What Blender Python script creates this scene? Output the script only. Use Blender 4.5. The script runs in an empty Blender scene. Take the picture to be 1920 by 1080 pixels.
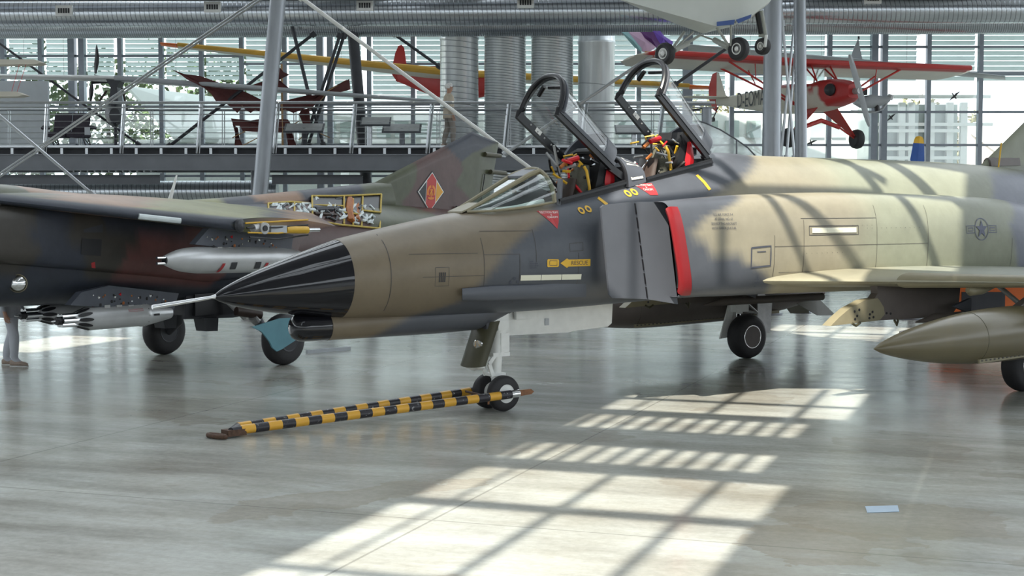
import bpy, math, random
from math import sin, cos, pi, radians, sqrt, atan2
from mathutils import Vector, Matrix, noise
from mathutils.bvhtree import BVHTree

S = bpy.context.scene
COL = S.collection
random.seed(7)

# ------------------------------------------------------------------ camera
FPX, HORIZON, EYE = 2757.0, 385.63, 2.591
PITCH = math.atan((540 - HORIZON) / FPX)
cam_d = bpy.data.cameras.new('camera')
cam_d.sensor_width = 36.0
cam_d.lens = FPX / 1920 * 36.0
cam_d.clip_end = 500
cam = bpy.data.objects.new('camera', cam_d)
COL.objects.link(cam)
cam.location = (0, 0, EYE)
cam.rotation_euler = (pi / 2 - PITCH, 0, 0)
S.camera = cam

# ------------------------------------------------------------------ sky, sun, exposure
SUN_EL, SUN_AZ = radians(48), radians(19.5)
wd = bpy.data.worlds.new('sky')
S.world = wd
wd.use_nodes = True
bg = wd.node_tree.nodes['Background']
bg.inputs[0].default_value = (0.86, 0.94, 1.0, 1)
bg.inputs[1].default_value = 1.0
sun_d = bpy.data.lights.new('sun', 'SUN')
sun_d.energy = 3.1
sun_d.angle = radians(0.6)
sun_d.color = (1.0, 0.95, 0.84)
sun = bpy.data.objects.new('sun', sun_d)
COL.objects.link(sun)
sdir = Vector((sin(SUN_AZ) * cos(SUN_EL), cos(SUN_AZ) * cos(SUN_EL), -sin(SUN_EL)))
sun.rotation_euler = sdir.to_track_quat('-Z', 'Y').to_euler()
sun.location = (-5, -20, 30)
S.view_settings.view_transform = 'Standard'
S.view_settings.look = 'None'
S.view_settings.gamma = 1.0
S.view_settings.use_curve_mapping = False
S.view_settings.exposure = 1.62

# ------------------------------------------------------------------ helpers
def P(px, py, d):
    """the point of the hall at distance d that the photograph shows at this pixel"""
    u, v = (px - 960) / FPX, (540 - py) / FPX
    r = Vector((u, cos(PITCH) + v * sin(PITCH), -sin(PITCH) + v * cos(PITCH)))
    return Vector((0, 0, EYE)) + r * (d / r.y)

def V(*a):
    return Vector(a)

class MB:
    """collects faces of one mesh"""
    def __init__(s):
        s.v, s.f = [], []
    def add(s, vs, fs):
        n = len(s.v)
        s.v += [tuple(v) for v in vs]
        s.f += [tuple(i + n for i in f) for f in fs]
        return s
    def box(s, c, d, M=None):
        x, y, z = [k / 2 for k in d]
        vs = [Vector((a * x, b * y, e * z)) for a in (-1, 1) for b in (-1, 1) for e in (-1, 1)]
        if M is not None: vs = [M @ v for v in vs]
        c = Vector(c)
        return s.add([v + c for v in vs], [(0, 1, 3, 2), (4, 6, 7, 5), (0, 4, 5, 1), (2, 3, 7, 6), (0, 2, 6, 4), (1, 5, 7, 3)])
    def beam(s, a, b, w, h, up=(0, 0, 1)):
        a, b = Vector(a), Vector(b)
        d = (b - a); L = d.length; d.normalize()
        sd = d.cross(Vector(up))
        if sd.length < 1e-4: sd = d.cross(Vector((0, 1, 0)))
        sd.normalize(); u = sd.cross(d)
        vs = []
        for p in (a, b):
            for i, j in ((-1, -1), (1, -1), (1, 1), (-1, 1)):
                vs.append(p + sd * (i * w / 2) + u * (j * h / 2))
        return s.add(vs, [(0, 1, 2, 3), (7, 6, 5, 4), (0, 4, 5, 1), (1, 5, 6, 2), (2, 6, 7, 3), (3, 7, 4, 0)])
    def tube(s, pts, r, n=10, cap=True, closed=False):
        pts = [Vector(p) for p in pts]
        rs = r if isinstance(r, (list, tuple)) else [r] * len(pts)
        rings = []
        ref = None
        for i, p in enumerate(pts):
            if closed: d = pts[(i + 1) % len(pts)] - pts[i - 1]
            elif i == 0: d = pts[1] - p
            elif i == len(pts) - 1: d = p - pts[i - 1]
            else: d = pts[i + 1] - pts[i - 1]
            d.normalize()
            if ref is None:
                ref = d.cross(Vector((0, 0, 1)))
                if ref.length < 1e-3: ref = d.cross(Vector((0, 1, 0)))
            ref = (ref - d * ref.dot(d)); ref.normalize()
            b = d.cross(ref)
            rings.append([p + (ref * cos(2 * pi * k / n) + b * sin(2 * pi * k / n)) * rs[i] for k in range(n)])
        return s.rings(rings, cap and not closed, closed)
    def rings(s, R, cap=True, closed=False, wrap=True, skip=None):
        n = len(R[0]); base = len(s.v)
        for ring in R: s.v += [tuple(p) for p in ring]
        m = len(R)
        for i in range(m if closed else m - 1):
            j = (i + 1) % m
            for k in range(n if wrap else n - 1):
                if skip and skip(i, k): continue
                l = (k + 1) % n
                s.f.append((base + i * n + k, base + i * n + l, base + j * n + l, base + j * n + k))
        if cap and not closed:
            s.f.append(tuple(base + k for k in reversed(range(n))))
            s.f.append(tuple(base + (m - 1) * n + k for k in range(n)))
        return s
    def lathe(s, prof, o, ax, n=24, cap=True):
        """profile [(along, radius)] turned about the axis ax through o"""
        o, ax = Vector(o), Vector(ax).normalized()
        e = ax.cross(Vector((0, 0, 1)))
        if e.length < 1e-3: e = ax.cross(Vector((0, 1, 0)))
        e.normalize(); b = ax.cross(e)
        R = [[o + ax * t + (e * cos(2 * pi * k / n) + b * sin(2 * pi * k / n)) * max(r, 1e-4) for k in range(n)] for t, r in prof]
        return s.rings(R, cap)
    def prism(s, pts, thick):
        """flat outline pushed along thick (a vector)"""
        pts = [Vector(p) for p in pts]; t = Vector(thick); n = len(pts)
        vs = [p - t / 2 for p in pts] + [p + t / 2 for p in pts]
        fs = [tuple(reversed(range(n))), tuple(range(n, 2 * n))] + [(k, (k + 1) % n, n + (k + 1) % n, n + k) for k in range(n)]
        return s.add(vs, fs)
    def quad(s, *p):
        return s.add(p, [tuple(range(len(p)))])
    def sphere(s, c, r, nu=16, nv=10, sc=(1, 1, 1)):
        R = []
        for i in range(nv + 1):
            t = pi * i / nv
            R.append([Vector(c) + Vector((r * sc[0] * max(sin(t), 1e-3) * cos(2 * pi * k / nu), r * sc[1] * max(sin(t), 1e-3) * sin(2 * pi * k / nu), r * sc[2] * cos(t))) for k in range(nu)])
        return s.rings(R, True)
    def build(s, name, m, parent=None, smooth=False, angle=35, color=None, fix=True):
        me = bpy.data.meshes.new(name)
        me.from_pydata(s.v, [], s.f)
        if fix:
            import bmesh
            b = bmesh.new(); b.from_mesh(me)
            bmesh.ops.recalc_face_normals(b, faces=b.faces)
            b.to_mesh(me); b.free()
        if m: me.materials.append(m)
        if color:
            at = me.color_attributes.new('paint', 'FLOAT_COLOR', 'POINT')
            flat = []
            for v in me.vertices: flat += [*color(v.co.x, v.co.y, v.co.z), 1.0]
            at.data.foreach_set('color', flat)
        if smooth:
            me.polygons.foreach_set('use_smooth', [True] * len(me.polygons))
            try: me.set_sharp_from_angle(angle=radians(angle))
            except Exception: pass
        me.update()
        o = bpy.data.objects.new(name, me)
        COL.objects.link(o)
        if parent is not None: o.parent = parent
        return o

def tag(o, label=None, cat=None, group=None, kind=None):
    if label: o['label'] = label
    if cat: o['category'] = cat
    if group: o['group'] = group
    if kind: o['kind'] = kind
    return o

def empty(name, loc=(0, 0, 0), rz=0.0):
    o = bpy.data.objects.new(name, None)
    o.empty_display_size = 0.3
    COL.objects.link(o)
    o.location = loc; o.rotation_euler = (0, 0, rz)
    return o

def place(o, loc):
    """move the origin of a mesh thing to its base without moving the mesh"""
    loc = Vector(loc)
    o.data.transform(Matrix.Translation(-loc)); o.location = loc
    return o

def smoothstep(a, b, x):
    t = min(1, max(0, (x - a) / (b - a))); return t * t * (3 - 2 * t)

def lerp_table(tab, x):
    if x <= tab[0][0]: return tab[0][1:]
    for a, b in zip(tab, tab[1:]):
        if x <= b[0]:
            t = (x - a[0]) / (b[0] - a[0])
            return tuple(p + (q - p) * t for p, q in zip(a[1:], b[1:]))
    return tab[-1][1:]

def spline_table(tab, x):
    """Catmull-Rom through the table"""
    n = len(tab)
    if x <= tab[0][0]: return tab[0][1:]
    if x >= tab[-1][0]: return tab[-1][1:]
    for i in range(n - 1):
        if tab[i][0] <= x <= tab[i + 1][0]: break
    p0, p1, p2, p3 = tab[max(i - 1, 0)], tab[i], tab[i + 1], tab[min(i + 2, n - 1)]
    h = p2[0] - p1[0]; t = (x - p1[0]) / h
    out = []
    for k in range(1, len(p1)):
        m1 = (p2[k] - p0[k]) / (p2[0] - p0[0]) * h
        m2 = (p3[k] - p1[k]) / (p3[0] - p1[0]) * h
        t2, t3 = t * t, t * t * t
        out.append((2 * t3 - 3 * t2 + 1) * p1[k] + (t3 - 2 * t2 + t) * m1 + (-2 * t3 + 3 * t2) * p2[k] + (t3 - t2) * m2)
    return tuple(out)

# ------------------------------------------------------------------ materials
def new_mat(name):
    m = bpy.data.materials.new(name); m.use_nodes = True
    nt = m.node_tree
    return m, nt, nt.nodes['Principled BSDF']

def mat(name, c, rough=0.5, metal=0.0, var=0.08, scale=6.0, bump=0.0, coat=0.0, spec=0.5, bscale=None, stretch=None):
    """plain surface with a little procedural unevenness"""
    m, nt, b = new_mat(name)
    N, L = nt.nodes, nt.links
    tc = N.new('ShaderNodeTexCoord')
    src = tc.outputs['Object']
    if stretch:
        mp = N.new('ShaderNodeMapping'); mp.inputs['Scale'].default_value = stretch
        L.new(src, mp.inputs[0]); src = mp.outputs[0]
    nz = N.new('ShaderNodeTexNoise'); nz.inputs['Scale'].default_value = scale; nz.inputs['Detail'].default_value = 5
    L.new(src, nz.inputs['Vector'])
    mx = N.new('ShaderNodeMix'); mx.data_type = 'RGBA'
    mx.inputs[6].default_value = (*[max(0, k * (1 - var * 2)) for k in c], 1)
    mx.inputs[7].default_value = (*[min(1, k * (1 + var * 2)) for k in c], 1)
    L.new(nz.outputs['Fac'], mx.inputs[0]); L.new(mx.outputs[2], b.inputs['Base Color'])
    b.inputs['Roughness'].default_value = rough
    b.inputs['Metallic'].default_value = metal
    b.inputs['Specular IOR Level'].default_value = spec
    b.inputs['Coat Weight'].default_value = coat
    b.inputs['Coat Roughness'].default_value = 0.08
    if bump:
        n2 = N.new('ShaderNodeTexNoise'); n2.inputs['Scale'].default_value = bscale or scale * 6; n2.inputs['Detail'].default_value = 3
        L.new(src, n2.inputs['Vector'])
        bp = N.new('ShaderNodeBump'); bp.inputs['Strength'].default_value = bump; bp.inputs['Distance'].default_value = 0.02
        L.new(n2.outputs['Fac'], bp.inputs['Height']); L.new(bp.outputs[0], b.inputs['Normal'])
    return m

def paint_mat(name, rough=0.45, spec=0.4, grime=0.12):
    """painted metal skin: colour scheme from the 'paint' attribute, with fine wear and a matt weave"""
    m, nt, b = new_mat(name)
    N, L = nt.nodes, nt.links
    at = N.new('ShaderNodeAttribute'); at.attribute_name = 'paint'
    tc = N.new('ShaderNodeTexCoord')
    n1 = N.new('ShaderNodeTexNoise'); n1.inputs['Scale'].default_value = 2.2; n1.inputs['Detail'].default_value = 8; n1.inputs['Roughness'].default_value = 0.65
    L.new(tc.outputs['Object'], n1.inputs['Vector'])
    rp = N.new('ShaderNodeMapRange'); rp.inputs[1].default_value = 0.3; rp.inputs[2].default_value = 0.7
    rp.inputs[3].default_value = 1 - grime; rp.inputs[4].default_value = 1 + grime
    L.new(n1.outputs['Fac'], rp.inputs[0])
    mul = N.new('ShaderNodeVectorMath'); mul.operation = 'SCALE'
    L.new(at.outputs['Color'], mul.inputs[0]); L.new(rp.outputs[0], mul.inputs['Scale'])
    L.new(mul.outputs[0], b.inputs['Base Color'])
    b.inputs['Roughness'].default_value = rough
    b.inputs['Specular IOR Level'].default_value = spec
    n2 = N.new('ShaderNodeTexNoise'); n2.inputs['Scale'].default_value = 5; n2.inputs['Detail'].default_value = 2
    L.new(tc.outputs['Object'], n2.inputs['Vector'])
    bp = N.new('ShaderNodeBump'); bp.inputs['Strength'].default_value = 0.12; bp.inputs['Distance'].default_value = 0.03
    L.new(n2.outputs['Fac'], bp.inputs['Height']); L.new(bp.outputs[0], b.inputs['Normal'])
    return m

def glass_mat(name, tint=(0.9, 0.95, 0.95), refl=1.0, rough=0.02, haze=0.0):
    m = bpy.data.materials.new(name); m.use_nodes = True
    nt = m.node_tree; N, L = nt.nodes, nt.links
    N.remove(N['Principled BSDF'])
    tr = N.new('ShaderNodeBsdfTransparent'); tr.inputs[0].default_value = (*tint, 1)
    gl = N.new('ShaderNodeBsdfGlossy'); gl.inputs['Roughness'].default_value = rough
    lw = N.new('ShaderNodeLayerWeight'); lw.inputs[0].default_value = 0.5
    pw = N.new('ShaderNodeMath'); pw.operation = 'POWER'; pw.inputs[1].default_value = 5.0
    L.new(lw.outputs['Facing'], pw.inputs[0])
    ml = N.new('ShaderNodeMath'); ml.operation = 'MULTIPLY_ADD'; ml.inputs[1].default_value = 0.88 * refl; ml.inputs[2].default_value = 0.11 * refl
    L.new(pw.outputs[0], ml.inputs[0])
    mx = N.new('ShaderNodeMixShader')
    L.new(ml.outputs[0], mx.inputs[0]); L.new(tr.outputs[0], mx.inputs[1]); L.new(gl.outputs[0], mx.inputs[2])
    out = mx
    if haze:
        df = N.new('ShaderNodeBsdfTranslucent'); df.inputs[0].default_value = (0.9, 0.92, 0.9, 1)
        d2 = N.new('ShaderNodeBsdfDiffuse'); d2.inputs[0].default_value = (0.85, 0.87, 0.86, 1)
        ad = N.new('ShaderNodeMixShader'); ad.inputs[0].default_value = 0.5
        L.new(df.outputs[0], ad.inputs[1]); L.new(d2.outputs[0], ad.inputs[2])
        nz = N.new('ShaderNodeTexNoise'); nz.inputs['Scale'].default_value = 3
        mm = N.new('ShaderNodeMath'); mm.operation = 'MULTIPLY'; mm.inputs[1].default_value = haze * 2
        L.new(nz.outputs['Fac'], mm.inputs[0])
        m2 = N.new('ShaderNodeMixShader')
        L.new(mm.outputs[0], m2.inputs[0]); L.new(mx.outputs[0], m2.inputs[1]); L.new(ad.outputs[0], m2.inputs[2])
        out = m2
    L.new(out.outputs[0], N['Material Output'].inputs[0])
    return m

def louvre_mat(name, c):
    m = bpy.data.materials.new(name); m.use_nodes = True
    nt = m.node_tree; N, L = nt.nodes, nt.links
    b = N['Principled BSDF']; b.inputs['Roughness'].default_value = 0.4
    nz = N.new('ShaderNodeTexNoise'); nz.inputs['Scale'].default_value = 0.7
    mx = N.new('ShaderNodeMix'); mx.data_type = 'RGBA'
    mx.inputs[6].default_value = (*[k * 0.85 for k in c], 1); mx.inputs[7].default_value = (*c, 1)
    L.new(nz.outputs['Fac'], mx.inputs[0]); L.new(mx.outputs[2], b.inputs['Base Color'])
    t = N.new('ShaderNodeBsdfTranslucent'); L.new(mx.outputs[2], t.inputs[0])
    ms = N.new('ShaderNodeMixShader'); ms.inputs[0].default_value = 0.8
    L.new(b.outputs[0], ms.inputs[1]); L.new(t.outputs[0], ms.inputs[2])
    L.new(ms.outputs[0], N['Material Output'].inputs[0])
    return m

def chip_mat(name, c, chip, amount=0.6, scale=22, rough=0.4):
    m, nt, b = new_mat(name)
    N, L = nt.nodes, nt.links
    tc = N.new('ShaderNodeTexCoord'); nz = N.new('ShaderNodeTexNoise'); nz.inputs['Scale'].default_value = scale; nz.inputs['Detail'].default_value = 6; nz.inputs['Roughness'].default_value = 0.7
    L.new(tc.outputs['Object'], nz.inputs['Vector'])
    r = N.new('ShaderNodeValToRGB'); r.color_ramp.elements[0].position = amount; r.color_ramp.elements[0].color = (*c, 1)
    r.color_ramp.elements[1].position = amount + 0.03; r.color_ramp.elements[1].color = (*chip, 1)
    L.new(nz.outputs['Fac'], r.inputs[0]); L.new(r.outputs[0], b.inputs['Base Color'])
    b.inputs['Roughness'].default_value = rough
    return m

def floor_mat():
    m, nt, b = new_mat('polished_concrete')
    N, L = nt.nodes, nt.links
    tc = N.new('ShaderNodeTexCoord')
    mp = N.new('ShaderNodeMapping'); mp.inputs['Rotation'].default_value = (0, 0, SUN_AZ)
    L.new(tc.outputs['Object'], mp.inputs[0])
    def nz(scale, detail, rough=0.6, vec=None, st=None):
        n = N.new('ShaderNodeTexNoise'); n.inputs['Scale'].default_value = scale; n.inputs['Detail'].default_value = detail; n.inputs['Roughness'].default_value = rough
        v = mp.outputs[0]
        if st:
            q = N.new('ShaderNodeMapping'); q.inputs['Scale'].default_value = st
            L.new(v, q.inputs[0]); v = q.outputs[0]
        L.new(v, n.inputs['Vector']); return n
    big = nz(0.35, 6, 0.62)
    mid = nz(1.0, 7, 0.7, st=(0.35, 1.5, 1))
    fine = nz(14, 4, 0.7)
    r1 = N.new('ShaderNodeValToRGB')
    r1.color_ramp.elements[0].position = 0.3; r1.color_ramp.elements[0].color = (0.315, 0.308, 0.285, 1)
    r1.color_ramp.elements[1].position = 0.7; r1.color_ramp.elements[1].color = (0.50, 0.51, 0.485, 1)
    L.new(mid.outputs['Fac'], r1.inputs[0])
    r2 = N.new('ShaderNodeValToRGB')
    r2.color_ramp.elements[0].position = 0.35; r2.color_ramp.elements[0].color = (0.80, 0.77, 0.70, 1)
    r2.color_ramp.elements[1].position = 0.62; r2.color_ramp.elements[1].color = (1.08, 1.1, 1.08, 1)
    L.new(big.outputs['Fac'], r2.inputs[0])
    mu = N.new('ShaderNodeMix'); mu.data_type = 'RGBA'; mu.blend_type = 'MULTIPLY'; mu.inputs[0].default_value = 1
    L.new(r1.outputs[0], mu.inputs[6]); L.new(r2.outputs[0], mu.inputs[7])
    # brown dried puddle marks with sharp outlines
    pu = nz(0.42, 5, 0.55)
    r3 = N.new('ShaderNodeValToRGB')
    e = r3.color_ramp.elements
    e[0].position = 0.585; e[0].color = (0, 0, 0, 1); e[1].position = 0.60; e[1].color = (0.6, 0.6, 0.6, 1)
    k = e.new(0.66); k.color = (0.25, 0.25, 0.25, 1)
    L.new(pu.outputs['Fac'], r3.inputs[0])
    mb = N.new('ShaderNodeMix'); mb.data_type = 'RGBA'; mb.inputs[7].default_value = (0.27, 0.245, 0.2, 1)
    L.new(r3.outputs[0], mb.inputs[0]); L.new(mu.outputs[2], mb.inputs[6])
    # two broad dried water marks of their own shape
    wn = nz(1.1, 5, 0.6); wn2 = N.new('ShaderNodeVectorMath'); wn2.operation = 'SUBTRACT'; wn2.inputs[1].default_value = (0.5, 0.5, 0.5)
    L.new(wn.outputs['Color'], wn2.inputs[0])
    wn3 = N.new('ShaderNodeVectorMath'); wn3.operation = 'SCALE'; wn3.inputs['Scale'].default_value = 1.9
    L.new(wn2.outputs[0], wn3.inputs[0])
    wn4 = N.new('ShaderNodeVectorMath'); wn4.operation = 'ADD'; L.new(tc.outputs['Object'], wn4.inputs[0]); L.new(wn3.outputs[0], wn4.inputs[1])
    for cx, cy, rx, ry, rot in ((3.05, 12.0, 1.0, 0.75, -0.3), (-1.35, 13.0, 1.55, 0.42, 0.75), (2.3, 11.2, 0.7, 0.5, 0)):
        mq = N.new('ShaderNodeMapping'); mq.vector_type = 'TEXTURE'; mq.inputs['Location'].default_value = (cx, cy, 0); mq.inputs['Rotation'].default_value = (0, 0, rot); mq.inputs['Scale'].default_value = (rx, ry, 1)
        L.new(wn4.outputs[0], mq.inputs[0])
        ln = N.new('ShaderNodeVectorMath'); ln.operation = 'LENGTH'; L.new(mq.outputs[0], ln.inputs[0])
        rg = N.new('ShaderNodeValToRGB'); q = rg.color_ramp.elements
        q[0].position = 0.0; q[0].color = (0.3, 0.3, 0.3, 1); q[1].position = 0.97; q[1].color = (0.55, 0.55, 0.55, 1); z = q.new(1.0); z.color = (0, 0, 0, 1)
        L.new(ln.outputs['Value'], rg.inputs[0])
        m2 = N.new('ShaderNodeMix'); m2.data_type = 'RGBA'; m2.inputs[7].default_value = (0.30, 0.265, 0.21, 1)
        L.new(rg.outputs[0], m2.inputs[0]); L.new(mb.outputs[2], m2.inputs[6]); mb = m2
    # fine speckle
    sp = N.new('ShaderNodeMix'); sp.data_type = 'RGBA'; sp.blend_type = 'OVERLAY'; sp.inputs[0].default_value = 0.25
    L.new(mb.outputs[2], sp.inputs[6]); L.new(fine.outputs['Fac'], sp.inputs[7])
    # saw-cut joints
    sx = N.new('ShaderNodeSeparateXYZ'); L.new(mp.outputs[0], sx.inputs[0])
    def joint(out, period, off, w):
        a = N.new('ShaderNodeMath'); a.operation = 'ADD'; a.inputs[1].default_value = off
        L.new(out, a.inputs[0])
        w1 = N.new('ShaderNodeMath'); w1.operation = 'PINGPONG'; w1.inputs[1].default_value = period / 2
        L.new(a.outputs[0], w1.inputs[0])
        c1 = N.new('ShaderNodeMath'); c1.operation = 'LESS_THAN'; c1.inputs[1].default_value = w
        L.new(w1.outputs[0], c1.inputs[0]); return c1
    j1 = joint(sx.outputs[0], 5.2, 4.63 + 0.0, 0.012)
    j2 = joint(sx.outputs[1], 6.0, 0.9, 0.012)
    mxj = N.new('ShaderNodeMath'); mxj.operation = 'MAXIMUM'
    L.new(j1.outputs[0], mxj.inputs[0]); L.new(j2.outputs[0], mxj.inputs[1])
    sc = N.new('ShaderNodeMath'); sc.operation = 'MULTIPLY'; sc.inputs[1].default_value = 0.45
    L.new(mxj.outputs[0], sc.inputs[0])
    mj = N.new('ShaderNodeMix'); mj.data_type = 'RGBA'; mj.inputs[7].default_value = (0.12, 0.115, 0.1, 1)
    L.new(sc.outputs[0], mj.inputs[0]); L.new(sp.outputs[2], mj.inputs[6])
    L.new(mj.outputs[2], b.inputs['Base Color'])
    rr = N.new('ShaderNodeMapRange'); rr.inputs[1].default_value = 0.3; rr.inputs[2].default_value = 0.7
    rr.inputs[3].default_value = 0.13; rr.inputs[4].default_value = 0.28
    L.new(mid.outputs['Fac'], rr.inputs[0]); L.new(rr.outputs[0], b.inputs['Roughness'])
    b.inputs['Specular IOR Level'].default_value = 0.5
    bp = N.new('ShaderNodeBump'); bp.inputs['Strength'].default_value = 0.06; bp.inputs['Distance'].default_value = 0.01
    L.new(mid.outputs['Fac'], bp.inputs['Height']); L.new(bp.outputs[0], b.inputs['Normal'])
    return m

M = {}
M['floor'] = floor_mat()
M['roof'] = mat('roof_panel_grey', (0.34, 0.345, 0.35), 0.7, scale=1.5)
M['steel_grey'] = mat('grey_painted_steel', (0.17, 0.18, 0.20), 0.42, 0.25, 0.12, 2.0)
M['steel_dark'] = mat('dark_painted_steel', (0.05, 0.052, 0.06), 0.5, 0.2, 0.15, 3)
M['steel_light'] = mat('galvanised_column_steel', (0.31, 0.33, 0.355), 0.38, 0.55, 0.12, 5.0, stretch=(1, 1, 0.25))
M['rod'] = mat('bright_tie_rod', (0.46, 0.48, 0.5), 0.3, 0.7, 0.06)
M['rail'] = mat('stainless_rail', (0.5, 0.52, 0.54), 0.3, 0.8, 0.06)
M['galv'] = mat('galvanised_duct_sheet', (0.46, 0.49, 0.52), 0.26, 0.9, 0.16, 3.0, stretch=(1, 1, 1), bump=0.06, bscale=5)
M['galv_seam'] = mat('duct_seam_shadowed_zinc', (0.2, 0.215, 0.235), 0.4, 0.8, 0.1)
M['mullion'] = mat('facade_mullion', (0.27, 0.30, 0.34), 0.45, 0.3, 0.08)
M['pane'] = glass_mat('facade_glass', (0.93, 0.97, 0.96), 0.6)
M['slat'] = louvre_mat('frosted_louvre', (0.82, 0.87, 0.86))
M['white'] = mat('white_paint', (0.78, 0.78, 0.75), 0.45, 0, 0.05)
M['black'] = mat('black_paint', (0.015, 0.015, 0.018), 0.4, 0, 0.1)
M['rubber'] = mat('tyre_rubber', (0.022, 0.021, 0.024), 0.62, 0, 0.2, 8, bump=0.1)
# ------------------------------------------------------------------ floor
floor = MB().quad((-70, -30, 0), (70, -30, 0), (70, 47, 0), (-70, 47, 0)).build('floor', M['floor'])
tag(floor, 'polished grey concrete hangar floor with stains and sun patches', kind='structure')

# solid lower walls behind and beside camera, added to darken reflections; open above
M['unseen_wall'] = mat('grey_unseen_wall', (0.22, 0.225, 0.23), 0.8, 0, 0.08, 0.6)
for nm, c, d in (('wall_back', (0, -29.5, 2.6), (92, 0.4, 5.2)), ('wall_left', (-45.5, 8.5, 2.6), (0.4, 75, 5.2)), ('wall_right', (45.5, 8.5, 2.6), (0.4, 75, 5.2))):
    o = MB().box(c, d).build(nm, M['unseen_wall']); tag(o, 'plain grey lower wall out of view, added to darken reflections', kind='structure')

# ------------------------------------------------------------------ roof: unseen sawtooth sheds shaped for the light, with a strip of roof lights
def uvw(u, v, z):
    return Vector((u * sin(SUN_AZ) + v * cos(SUN_AZ), u * cos(SUN_AZ) - v * sin(SUN_AZ), z))
ROOF_Z = 10.0
SHIFT = ROOF_Z / math.tan(SUN_EL)
ceiling = tag(empty('ceiling', (0, 10, ROOF_Z)), 'unseen sawtooth shed roof over the hangar, shaped to spread sky light', kind='structure')
def roof_piece(mb, name='roof_panel', m=None):
    o = mb.build(name, m or M['roof'], ceiling)
    o.matrix_parent_inverse = Matrix.Translation((0, -10, -ROOF_Z))
    return o
PERIOD, RISE = 7.0, 5.0
for k in range(-4, 8):
    u0 = k * PERIOD
    for v0, v1 in ((-50, -18.2), (-16.6, -14.95), (-14.05, -5.15), (-2.1, -1.0), (-1.0, 34)):
        if (v0, v1) == (-2.1, -1.0): continue
        b = MB()
        pts = [uvw(u0, v0, ROOF_Z), uvw(u0, v1, ROOF_Z), uvw(u0 + PERIOD, v1, ROOF_Z + RISE), uvw(u0 + PERIOD, v0, ROOF_Z + RISE)]
        b.prism(pts, (0, 0, 0.16))
        roof_piece(b)
def roof_flat(fu0, fu1, v0, v1, t=0.12, name='roof_panel', m=None):
    """opaque piece whose sun shadow covers floor strip fu0..fu1"""
    b = MB().prism([uvw(fu0 - SHIFT, v0, ROOF_Z), uvw(fu0 - SHIFT, v1, ROOF_Z), uvw(fu1 - SHIFT, v1, ROOF_Z), uvw(fu1 - SHIFT, v0, ROOF_Z)], (0, 0, t))
    roof_piece(b, name, m)
L0, L1 = -5.2, -2.05
for a, c in ((-20, 4.0), (13.62, 14.1), (15.22, 16.38), (17.55, 17.95), (27.55, 27.85), (32.2, 75)):
    roof_flat(a, c, L0, L1)
for a, w in ((11.82, 0.24), (9.3, 0.12), (6.6, 0.2), (19.1, 0.14), (22.4, 0.16), (25.0, 0.16), (29.0, 0.14), (30.3, 0.2)):
    roof_flat(a - w / 2, a + w / 2, L0, L1, 0.08, 'glazing_bar', M['steel_grey'])
for v, w in ((-4.78, 0.06), (-3.77, 0.11), (-2.7, 0.11)):
    for a, c in ((4, 13.62), (17.95, 20.9), (27.85, 32.2)):
        roof_flat(a, c, v - w / 2, v + w / 2, 0.08, 'glazing_bar', M['steel_grey'])
for a, c in ((14.1, 15.22), (16.38, 17.55)):
    for i in range(10):
        v = L0 + 0.14 + i * 0.262
        roof_flat(a, c, v - 0.055, v + 0.055, 0.06, 'louvre_blade', M['steel_grey'])
    roof_flat(a, c, L0 + 2.72, L0 + 2.8, 0.06, 'louvre_blade', M['steel_grey'])
    roof_flat(a, c, -2.45, -2.05, 0.06, 'roof_panel')
for (a, va), (c, vc), r in (((20.6, -5.1), (24.6, -2.1), 0.17), ((20.9, -2.1), (24.2, -5.1), 0.075), ((23.6, -5.1), (27.4, -1.0), 0.18), ((23.6, -1.0), (27.4, -4.6), 0.09), ((22.6, -3.6), (25.6, -1.0), 0.08), ((25.4, -1.0), (26.4, -2.6), 0.13)):
    roof_piece(MB().tube([uvw(a - SHIFT, va, ROOF_Z - 0.2), uvw(c - SHIFT, vc, ROOF_Z - 0.2)], r, 8), 'brace_rod', M['steel_grey'])
for a, c in ((-20, 22.4), (27.3, 75)): roof_flat(a, c, -2.1, -1.0)
# the two narrow roof lights far left
for v0, v1, spans in ((-18.2, -16.6, ((-20, 19.4), (20.9, 21.5), (24.7, 75))), (-14.95, -14.05, ((-20, 16.6), (18.5, 75)))):
    for a, c in spans: roof_flat(a, c, v0, v1)

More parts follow.
